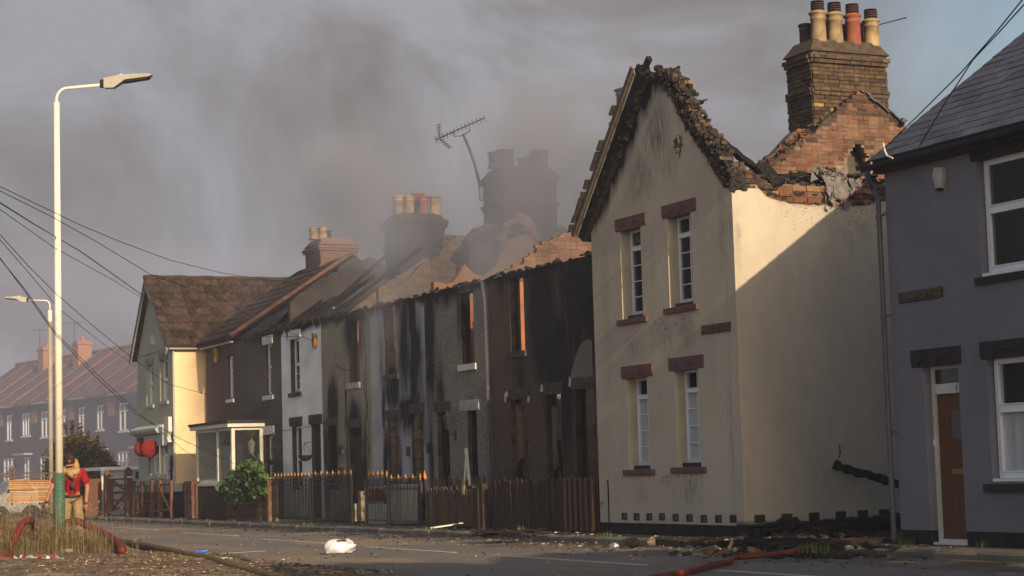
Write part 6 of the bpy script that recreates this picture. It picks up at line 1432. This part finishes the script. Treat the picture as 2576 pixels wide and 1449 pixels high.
hose('muddy brown fire hose lying along the edge of the dirt', [g(236, 1352, .07), g(300, 1362, .07), g(360, 1372, .07), g(420, 1385, .07), g(470, 1396, .06), g(530, 1408, .05), g(570, 1422, .05), g(620, 1436, .05), g(680, 1452, .05), g(760, 1470, .05)], .068, HOSEB)
yh = 35.6
hose('red fire hose arching over the weeds beside the lamp column', [ony(150, 1322, 35.9), ony(190, 1312, 35.6), ony(230, 1328, 34.9), ony(265, 1345, 33.9), ony(290, 1362, 33.0), ony(308, 1381, 32.2), ony(306, 1386, 32.0)], .07, HOSER)
hose('red fire hose standing in an upright loop in the weeds', [(5.2, 33.2, .08), ony(-10, 1405, 32.5), ony(18, 1404, 32.6), ony(30, 1380, 33), ony(44, 1340, 33.3), ony(58, 1316, 33.5), ony(74, 1309, 33.6), ony(82, 1318, 33.8), ony(86, 1345, 34.2), ony(84, 1390, 34.6)], .058, HOSER)
hose('distant dull red hose crossing the road behind the man', [g(20, 1288, .05), g(80, 1294, .05), g(140, 1291, .05), g(205, 1297, .05)], .05, HOSER)
hose('dull red hose end beside the muddy brown hose', [g(250, 1372, .07), g(290, 1374, .07), g(312, 1377, .07), g(320, 1384, .05)], .055, HOSEB)
# ================================================================== litter
def blob(name, label, cat, c, rx, ry, rz, mat, seed, rough=.25, n=14, rot=0.):
    vs = []; fs = []; m_ = 10
    for j in range(m_+1):
        for i in range(n):
            a = 2*math.pi*i/n; ph = math.pi*j/m_-math.pi/2; q = Vector((math.cos(ph)*math.cos(a), math.cos(ph)*math.sin(a), math.sin(ph)))
            k = 1+rough*mn.noise(q*1.7+Vector((seed, 0, 0)))+rough*.5*mn.noise(q*4.5+Vector((0, seed, 0)))+rough*.25*mn.noise(q*11+Vector((0, seed, 0)))
            z = q.z*rz*k; v = Vector((q.x*rx*k*(1-.35*max(0, q.x)), q.y*ry*k, max(-rz*.72, z))); vs.append(Matrix.Rotation(rot, 3, 'Z')@v)
    fs = [(j*n+i, j*n+(i+1) % n, (j+1)*n+(i+1) % n, (j+1)*n+i) for j in range(m_) for i in range(n)]
    b = MB().add([v+Vector(c) for v in vs], fs); return tag(b.build(name, mat, smooth=True), label, cat)
c = onz(850, 1394, 0); c.z = .10
sk = blob('plastic_sack', 'bulging white plastic sack lying in the road', 'sack', c, .30, .15, .125, PLB, 3.3, rough=.35, n=26, rot=2.75)
b = MB(); p = c+Vector((.0, -.1, .10)); b.box(p.x-.06, p.x+.10, p.y-.03, p.y-.02, p.z, p.z+.03, rot=Euler((.6, 0, .1)).to_matrix()); b.build('faded_print', ALUM, sk)
tag(MB().tube([c+Vector((.16, .05, .09)), c+Vector((.26, .08, .05)), c+Vector((.33, .1, -.02))], [.06, .05, .012], 7).build('twisted_sack_end', PLB, sk), None)
c = onz(502, 1398, 0); c.z = .03
o = blob('crumpled_packaging', 'crumpled bright blue plastic packaging on the asphalt', 'packaging', c, .17, .07, .05, BLUEP, 8.1, rough=.8, n=18, rot=2.9); b = MB()
for i in range(12): q = c+Vector((random.uniform(-.26, -.1), random.uniform(-.02, .1), random.uniform(0, .05))); b.add([q, q+Vector((.06, .02, .03)), q+Vector((.02, .05, .01))], [(0, 1, 2)])
b.build('clear_scrap', CLEARP, o)
c = onz(568, 1417, 0); T = thing('water_bottle', 'clear plastic bottle with green cap lying by the puddle', 'bottle', c); ax = Vector((.85, -.52, 0)).normalized()
b = MB(); b.tube([c+Vector((0, 0, .045))-ax*.16, c+Vector((0, 0, .045))-ax*.15, c+Vector((0, 0, .045))-ax*.05, c+Vector((0, 0, .045))-ax*.04, c+Vector((0, 0, .045))+ax*.06, c+Vector((0, 0, .045))+ax*.10, c+Vector((0, 0, .045))+ax*.12], [.03, .045, .045, .041, .045, .03, .014], 14); b.build('bottle_body', CLEARP, T, smooth=True)
b = MB(); b.tube([c+Vector((0, 0, .045))+ax*.12, c+Vector((0, 0, .045))+ax*.145], .019, 10); b.build('cap', GREENC, T); b = MB(); b.tube([c+Vector((0, 0, .045))-ax*.04, c+Vector((0, 0, .045))+ax*.03], .046, 14, cap=False); b.build('bottle_wrap', M('bottle_wrap', (.35, .55, .42), (.6, .7, .62), ns=30, rough=.4, bump=0, alpha=.7), T)
# barrier tape
b = MB(); pts = smooth_path([g(0, 1398, .09), g(14, 1392, .11), g(24, 1402, .08), g(44, 1404, .08), g(58, 1398, .10), g(80, 1402, .08), g(100, 1399, .10), g(118, 1404, .08), g(135, 1396, .12), g(160, 1401, .10)], 8)
for i, (p, q) in enumerate(zip(pts, pts[1:])): w = lambda k: .05*math.cos(k*.9); h_ = lambda k: .028+.022*math.sin(k*.7); p = Vector((p.x, p.y, .07)); q = Vector((q.x, q.y, .07)); b.add([p, q, q+Vector((.01, w(i+1), h_(i+1))), p+Vector((.01, w(i), h_(i)))], [(0, 1, 2, 3)], 1 if (i//5) % 3 == 0 else 0)
tag(b.build('barrier_tape', [TAPEW, TAPER]), 'crumpled red and white barrier tape along the weeds', 'tape')
c = onz(172, 1390, .1); tag(MB().lump(c+Vector((0, 0, .03)), .11, .08, .05, rough=.15).build('stone', M('pale_stone', (.42, .33, .23), (.35, .27, .18), ns=8)), 'pale rounded stone below the lamp column', 'stone')
# burnt timber and rubble heap at the corner of the cream house
T = thing('rubble_heap', 'heap of charred timber and rubble at the corner of the cream house', 'rubble', (15.9, 25.2, .09))
b = MB()
for i in range(520):
    px = random.gauss(2010, 150); py = random.uniform(1338, 1388)-max(0, 1900-px)*.03
    if px > 2250 or px < 1690: continue
    p = onz(px, py, .1); p.z = .1+random.random()**2*.13*math.exp(-((px-2060)/150)**2)
    if p.x < 15.0: p.z = .03
    b.lump(p, random.uniform(.02, .10), random.uniform(.02, .10), random.uniform(.012, .05))
b.build('ashes', ASH, T)['kind'] = 'stuff'
for i in range(30):
    px = random.uniform(1800, 2240); p = onz(px, random.uniform(1340, 1378), .14); p.z = random.uniform(.11, .19); a = random.gauss(-.4, .5); l = random.uniform(.3, 1.2)
    MB().beam(p-Vector((math.cos(a), math.sin(a), random.uniform(-.04, .04)))*l/2, p+Vector((math.cos(a), math.sin(a), random.uniform(-.1, .1)))*l/2, random.uniform(.05, .11), random.uniform(.03, .07), jit=.012).build('charred_board', CHAR, T)
for i in range(6): y0 = random.uniform(24.4, 25.9); MB().beam((17.0, y0, .16+i*.035), (19.8, y0+random.uniform(-.3, .3), .19+i*.035), .14, .05, jit=.015).build('charred_board', CHAR, T)
b = MB(); x = 16.3
while x < 20: b.lump((x, 25.85+random.uniform(-.2, .1), .18+random.random()*.12), random.uniform(.06, .2), .12, random.uniform(.03, .12)); x += .05
b.lump(ony(1985, 1325, 25.8), .2, .1, .14); b.build('charred_heap', CHAR, T)['kind'] = 'stuff'
for i in range(60):
    px = random.gauss(1880, 110); py = random.uniform(1368, 1392) if px > 1800 else random.uniform(1383, 1398); p = onz(px, py, .05); p.z = .12 if p.x > 15.2 else .03; s = random.uniform(.015, .05)
    if 1690 < px < 2200: MB().lump(p, s*1.3, s, s*.6).build('rubble_piece', STONE if random.random() < .72 else RUBR, T)
for a, c in (((1782, 1400), (1806, 1378)), ((1795, 1396), (1850, 1380)), ((1758, 1384), (1800, 1374)), ((1905, 1360), (1936, 1352)), ((1830, 1390), (1842, 1362))):
    MB().beam(g(*a, .13), g(*c, .26), .035, .025).build('splintered_lath', M('pale_lath', (.42, .30, .17), (.28, .19, .11), ns=6), T)
for px, py, lab in ((1783, 1387, 'yellow brick lying against the rubble heap by the kerb'), (1897, 1384, 'scorched yellow brick at the red hose by the rubble')):
    p = g(px, py, .13); p.z = .14; o = MB().box(p.x-.1, p.x+.1, p.y-.05, p.y+.05, .1, .16, rot=Euler((.1, .1, random.random())).to_matrix(), jit=.01).build('loose_brick', BRICKB); tag(o, lab, 'brick')
b = MB()
def scat(n, f, smin, smax, mb):
    for i in range(n):
        p = f(); s = smin+(smax-smin)*random.random()**3; p.z = (.098 if p.x > 15.3 else .002)+s*.2; mb.lump(p, s*1.3, s, s*.5)
scat(900, lambda: Vector((random.uniform(15.0, 16.15), random.uniform(20, 58), 0)), .005, .05, b)
scat(900, lambda: Vector((15.2-abs(random.gauss(0, 1.0)), random.uniform(19, 52), 0)), .005, .03, b)
scat(260, lambda: Vector((random.uniform(9.5, 15), random.uniform(18, 45), 0)), .005, .025, b)
tag(b.build('soot_debris', ASH, loc=(0, 0, 0)), 'blackened fire debris strewn along the pavement and gutter', 'debris', kind='stuff')
b = MB()
scat(420, lambda: Vector((random.uniform(9.3, 15.2), random.uniform(18, 40), 0)), .004, .018, b); scat(240, lambda: Vector((random.uniform(14.3, 16.1), random.uniform(20, 34), 0)), .005, .035, b)
scat(160, lambda: Vector((random.uniform(5, 9), random.uniform(23, 34), 0)), .004, .02, b)
def dscat(n, smin, smax, mb):
    for i in range(n):
        y = random.uniform(22.3, 34); x = vb(y)+.1-abs(random.gauss(0, 2.0)); s = smin+(smax-smin)*random.random()**4
        if x > 4: mb.lump((x, y, .062+s*.2), s*1.3, s, s*.6)
dscat(900, .003, .022, b)
for v in b.v: v.z += .0
cl = MB(); dscat(5200, .004, .028, cl); tag(cl.build('dirt_clods', M('dark_dirt_clod', (.10, .068, .045), (.06, .042, .03), ns=9, bump=.5, rnd=.4, island=True), loc=(0, 0, 0)), 'small brown clods and gravel on the dirt verge', 'gravel', kind='stuff')
tag(b.build('pale_grit', STONE, loc=(0, 0, 0)), 'pale stones and brick crumbs scattered over the road', 'grit', kind='stuff')
for px, py, lab, m_ in ((1592, 1372, 'dark lump of charred debris on the pavement', CHAR), (1640, 1369, 'orange brick fragment on the pavement before the cream house', BRICKB), (1546, 1376, 'crushed silver can in the gutter', M('crushed_can', (.5, .5, .52), None, metal=.8, rough=.35)), (1500, 1383, 'tan brick fragment left of the crushed can', BRICKB)):
    p = g(px, py, .05); s = .09 if m_ is CHAR else .06; tag(MB().lump(p+Vector((0, 0, s*.4)), s*1.3, s, s).build('fragment', m_), lab, 'debris')
tag(MB().beam(g(1083, 1328, .14), g(1155, 1318, .2), .06, .03).beam(g(1140, 1322, .16), g(1160, 1316, .26), .08, .02).build('broken_white_lath', WHITEP), 'broken white lath on the pavement below the brown picket gate', 'lath')
c = g(1265, 1352, .1); b = MB()
for i in range(26): b.beam(c+Vector((random.gauss(0, .3), random.gauss(0, .4), .03)), c+Vector((random.gauss(0, .35), random.gauss(0, .4), .12)), .03, .02)
for i in range(60): b.lump(c+Vector((random.gauss(0, .2), random.gauss(0, .5), .03)), .03, .04, .02)
b.build('kindling', CHAR); tag(bpy.data.objects['kindling'], 'charred splinters on the kerb before the iron railing', 'debris')
# small flame licking up behind the fence
FL_ = bpy.data.materials.new('flame'); FL_.use_nodes = True; e = FL_.node_tree.nodes['Principled BSDF']; e.inputs['Base Color'].default_value = (1, .3, .05, 1); e.inputs['Emission Color'].default_value = (1, .12, .02, 1); e.inputs['Emission Strength'].default_value = 2.2
c = onx(1069, 1196, 16.9); b = MB(); b.lathe(c+Vector((0, 0, -.08)), [(.012, 0), (.028, .04), (.02, .09), (.012, .13), (.003, .19)], 7)
for v in b.v: v.y += .02*math.sin((v.z-c.z)*22)
tag(b.build('flame', FL_, smooth=True), 'small orange flame above the fence beside the brown picket gate', 'flame')

# ================================================================== the man in the red shirt
by2 = 36.9; hd = ony(181, 1176, by2); gx = hd.x; s_ = 1.0
SKIN = M('sooty_skin', (.36, .165, .095), (.26, .12, .07), ns=14, rough=.6, bump=.1); RED = M('red_shirt', (.28, .008, .012), (.2, .007, .01), ns=5, rough=.9, bump=.4, bs=12)
TAN = M('tan_trousers', (.30, .20, .10), (.22, .15, .08), ns=6, bump=.4, bs=14); HAIR = M('brown_hair', (.045, .022, .012), (.03, .015, .01), ns=30, bump=.6); HOOD = M('tan_fire_hood', (.38, .25, .11), (.28, .18, .08), ns=6, bump=.6, bs=14); BELT = M('black_belt', (.02, .02, .02), None, rough=.5)
MAN = thing('person', 'man in red shirt and tan hood stooping behind the lamp column', 'person', (gx, by2, 0))
def skin(name, nodes, edges, mat, parent, root=0, sub=2):
    """nodes: (x across, y depth, z, radius); x runs to the man's left in the picture's right"""
    me = bpy.data.meshes.new(name); o = bpy.data.objects.new(name, me); COL.objects.link(o)
    me.from_pydata([Vector((a, b_, c)) for a, b_, c, *_ in nodes], edges, []); me.materials.append(mat)
    md = o.modifiers.new('skin', 'SKIN'); md.use_smooth_shade = True
    for v, nd in zip(me.skin_vertices[0].data, nodes): r = nd[3]; v.radius = (r, nd[4] if len(nd) > 4 else r)
    me.skin_vertices[0].data[root].use_root = True
    sb = o.modifiers.new('sub', 'SUBSURF'); sb.levels = sub; sb.render_levels = sub
    o.parent = parent; WP[o.name] = WP[parent.name]; return o
# pelvis at .93, torso leaning forward (towards the camera), head bowed
nd = [(0, 0, .93, .115, .10), (0, -.04, 1.10, .13, .11), (.0, -.11, 1.26, .15, .12), (0, -.16, 1.38, .13, .10), (0, -.21, 1.46, .055), (-.02, -.25, 1.53, .075, .085), (-.03, -.27, 1.60, .082, .095), (-.03, -.25, 1.66, .06),
      (-.19, -.15, 1.39, .062), (-.34, -.18, 1.15, .045), (-.42, -.30, .94, .034), (-.43, -.33, .87, .035),
      (.18, -.15, 1.38, .062), (.27, -.10, 1.13, .046), (.25, -.20, .90, .034), (.245, -.22, .83, .034),
      (-.10, 0, .86, .08), (-.12, -.04, .50, .062), (-.13, .02, .12, .045), (-.13, -.12, .04, .04), (.10, 0, .86, .08), (.12, -.06, .50, .062), (.13, 0, .12, .045), (.13, -.14, .04, .04)]
ed = [(0, 1), (1, 2), (2, 3), (3, 4), (4, 5), (5, 6), (6, 7), (3, 8), (8, 9), (9, 10), (10, 11), (3, 12), (12, 13), (13, 14), (14, 15), (0, 16), (16, 17), (17, 18), (18, 19), (0, 20), (20, 21), (21, 22), (22, 23)]
skin('body', nd, ed, SKIN, MAN)
def hand(c, dirs, side):
    for k, (a, l) in enumerate(((-.55, .055), (-.2, .08), (.0, .088), (.2, .08), (.42, .065))):
        p = Vector(c)+Vector((a*.05, 0, -.02)); d = Vector((math.sin(a)*.8, dirs[1], dirs[2])).normalized()
        if k == 0: d = Vector((-side*.8, -.2, -.6)).normalized()
        pts = [p-d*.02, p+d*l*.5, p+d*l*.8+Vector((0, .008, 0)), p+d*l+Vector((0, .02, 0))]
        skin('finger', [(*pts[0], .011), (*pts[1], .0095), (*pts[2], .009), (*pts[3], .007)], [(0, 1), (1, 2), (2, 3)], SKIN, MAN, sub=1)
hand((-.43, -.34, .85), (0, -.35, -.9), -1); hand((.245, -.23, .81), (0, -.1, -1), 1)
sn = [(0, .0, .91, .155, .13), (0, -.04, 1.12, .15, .13), (.0, -.11, 1.27, .17, .135), (0, -.16, 1.385, .15, .12), (-.19, -.15, 1.39, .088), (-.27, -.165, 1.27, .084), (-.325, -.18, 1.17, .08), (.18, -.15, 1.38, .085), (.225, -.12, 1.26, .082), (.262, -.105, 1.16, .078)]
skin('shirt', sn, [(0, 1), (1, 2), (2, 3), (3, 4), (4, 5), (5, 6), (3, 7), (7, 8), (8, 9)], RED, MAN)
skin('trousers', [(0, -.02, 1.03, .148, .125), (-.10, 0, .84, .115), (-.12, -.04, .50, .09), (-.13, .02, .10, .08), (.10, 0, .84, .115), (.12, -.06, .50, .09), (.13, 0, .10, .08)], [(0, 1), (1, 2), (2, 3), (0, 4), (4, 5), (5, 6)], TAN, MAN)
P0 = Vector((gx, by2, 0))
for s in (-1, 1): skin('boot', [(s*.13, .03, .10, .06), (s*.13, .02, .05, .055), (s*.13, -.10, .045, .05), (s*.13, -.19, .035, .04)], [(0, 1), (1, 2), (2, 3)], BLACKP, MAN, sub=1)
b = MB(); b.lathe((0, -.005, .955), [(.165, -.02), (.17, 0), (.165, .025)], 18); [v.__setattr__('y', v.y*.82) for v in b.v]; o = b.build('belt', BELT, None, loc=(0, 0, 0)); o.parent = MAN
b = MB(); b.tube([(-.01+.11*math.cos(t), -.19+.085*math.sin(t), 1.42+.05*math.sin(t)) for t in [i*math.pi/8 for i in range(17)]], .060, 9); b.tube([(.04, -.22, 1.43), (.07, -.19, 1.50), (.05, -.16, 1.58), (.0, -.15, 1.62)], [.07, .075, .06, .03], 9); b.tube([(-.06, -.30, 1.40), (0, -.33, 1.33), (.02, -.32, 1.27)], [.06, .05, .01], 8); o = b.build('hood', HOOD, None, smooth=True, loc=(0, 0, 0)); o.parent = MAN
hb = MB()
for j in range(9):
    for i in range(16):
        a = 2*math.pi*i/16; ph = math.pi*(j/8)*.62; q = Vector((math.sin(ph)*math.cos(a), math.sin(ph)*math.sin(a), math.cos(ph))); q = Euler((.35, 0, 0)).to_matrix()@q
        hb.v.append(Vector((-.03, -.25, 1.60))+Vector((q.x*.095, q.y*.115, q.z*.125))*(1+.06*mn.noise(q*6)))
hb.f = [(j*16+i, j*16+(i+1) % 16, (j+1)*16+(i+1) % 16, (j+1)*16+i) for j in range(8) for i in range(16)]; hb.mi = [0]*len(hb.f); o = hb.build('hair', HAIR, None, smooth=True, loc=(0, 0, 0)); o.parent = MAN
for nm, mt_, fn in (('nose', SKIN, lambda b: b.beam((-.03, -.345, 1.60), (-.03, -.365, 1.565), .022, .02, w2=.032)), ('eye', BLACKP, lambda b: (b.lump((-.06, -.338, 1.605), .012, .008, .007), b.lump((0, -.338, 1.605), .012, .008, .007))), ('mouth', RUBR, lambda b: b.box(-.052, -.008, -.345, -.338, 1.532, 1.54)), ('ear', SKIN, lambda b: (b.lump((-.115, -.26, 1.59), .012, .02, .03), b.lump((.055, -.26, 1.59), .012, .02, .03)))):
    b = MB(); fn(b); o = b.build(nm, mt_, None, loc=(0, 0, 0)); o.parent = MAN
b = MB(); b.tube([(.04, -.30, 1.36), (.02, -.28, 1.2), (.06, -.2, 1.05)], .01, 5); b.box(-.01, .05, -.31, -.27, 1.12, 1.2); o = b.build('radio_strap', BELT, None, loc=(0, 0, 0)); o.parent = MAN
MAN.rotation_euler.z = R(-14); MAN.scale = (1.05, 1.05, 1.05)

# ================================================================== out of view: street trees and an added house that only give shade
def offtree(x, y, h, r, lab):
    T = thing('street_tree', lab, 'tree', (x, y, 0)); b = MB()
    for i in range(1500):
        d = Vector([random.gauss(0, 1) for _ in range(3)]).normalized()*r*random.random()**.4; d.z *= .75; leaf(b, Vector((x, y, h-r*.7))+d, .32)
    b.build('crown', LEAF2, T)['kind'] = 'stuff'; b = MB(); b.tube([(x, y, -.05), (x+.1, y, h*.5), (x, y, h-r*.7)], [.2, .14, .07], 8); b.build('trunk', WOODD, T)
SHADE_TREES = ((12.6, 7.0, 7.2, 2.4), (9.0, 3.5, 8.6, 2.0))
for i, t in enumerate(SHADE_TREES): offtree(*t, ('street tree nearest the camera on the road side, casting shade on the asphalt', 'small street tree shading the near roadway')[i])

SHADE_HOUSE = thing('gabled_house', 'unseen cream gabled house added forward of the mauve grey one for its shade', 'house', (19, 5, .1))  # added house, never in view, sized so its shadow falls along the fronts
slab('front_wall', CREAM, SHADE_HOUSE, 'x', 15.8, 1.0, 9.0, .1, 9.2, .3, top=lambda u: 9.2-abs(u-5)*.75 if True else 0, res=1); slab('side_wall', CREAM, SHADE_HOUSE, 'y', 8.7, 15.8+.3, 24, .1, 6.2, .3, res=1)
MB().prism([(15.7, .8, 6.0), (15.7, 5, 9.25), (15.7, 9.2, 6.0)], (8, 0, 0)).build('roof', SLATE, SHADE_HOUSE)
# ================================================================== air: haze and drifting smoke
def vol(name, lo, hi, color, dens, aniso, kind='stuff', noise=None, label=None, cat=None):
    b = MB(); b.box(lo[0], hi[0], lo[1], hi[1], lo[2], hi[2]); mt = bpy.data.materials.new(name+'_air'); mt.use_nodes = True; nt = mt.node_tree; nt.nodes.clear()
    out = nt.nodes.new('ShaderNodeOutputMaterial'); v = nt.nodes.new('ShaderNodeVolumePrincipled'); v.inputs['Color'].default_value = (*color, 1); v.inputs['Density'].default_value = dens; v.inputs['Anisotropy'].default_value = aniso
    nt.links.new(v.outputs[0], out.inputs['Volume'])
    if noise: noise(nt, v)
    o = b.build(name, mt); o['kind'] = kind
    if label: tag(o, label, cat)
    return o
vol('haze', (-8, -12, -1.2), (62, 150, 13.5), (.50, .53, .68), .0011, .0)
def plume(nt, v):
    N = nt.nodes.new; L = nt.links.new
    g_ = N('ShaderNodeNewGeometry'); tc_ = N('ShaderNodeTexCoord')
    n_ = N('ShaderNodeTexNoise'); n_.inputs['Scale'].default_value = .22; n_.inputs['Detail'].default_value = 3; n_.inputs['Distortion'].default_value = .6; L(g_.outputs['Position'], n_.inputs['Vector'])
    r = N('ShaderNodeMapRange'); r.inputs[1].default_value = .44; r.inputs[2].default_value = .68; L(n_.outputs['Fac'], r.inputs[0])
    s = N('ShaderNodeSeparateXYZ'); L(tc_.outputs['Generated'], s.inputs[0])
    def win(o, a, b_, c, d):
        m1 = N('ShaderNodeMapRange'); m1.interpolation_type = 'SMOOTHSTEP'; m1.inputs[1].default_value = a; m1.inputs[2].default_value = b_; L(o, m1.inputs[0])
        m2 = N('ShaderNodeMapRange'); m2.interpolation_type = 'SMOOTHSTEP'; m2.inputs[1].default_value = d; m2.inputs[2].default_value = c; L(o, m2.inputs[0])
        q = N('ShaderNodeMath'); q.operation = 'MULTIPLY'; L(m1.outputs[0], q.inputs[0]); L(m2.outputs[0], q.inputs[1]); return q.outputs[0]
    acc = r.outputs[0]
    for w in (win(s.outputs['X'], 0, .2, .8, 1), win(s.outputs['Y'], 0, .2, .75, 1), win(s.outputs['Z'], 0, .35, .75, 1)):
        q = N('ShaderNodeMath'); q.operation = 'MULTIPLY'; L(acc, q.inputs[0]); L(w, q.inputs[1]); acc = q.outputs[0]
    q = N('ShaderNodeMath'); q.operation = 'MULTIPLY'; q.inputs[1].default_value = .40; L(acc, q.inputs[0]); L(q.outputs[0], v.inputs['Density'])
vol('smoke', (12, 80, .3), (44, 92, 11.5), (.60, .63, .84), .034, 0, label='bluish smoke hanging across the junction before the far brick houses', cat='smoke')
vol('smoke', (15.9, 34.5, 2.6), (23.5, 55.5, 11.0), (.66, .68, .80), .1, .1, noise=plume, label='bluish smoke drifting from the roofless cottages over the party walls', cat='smoke')
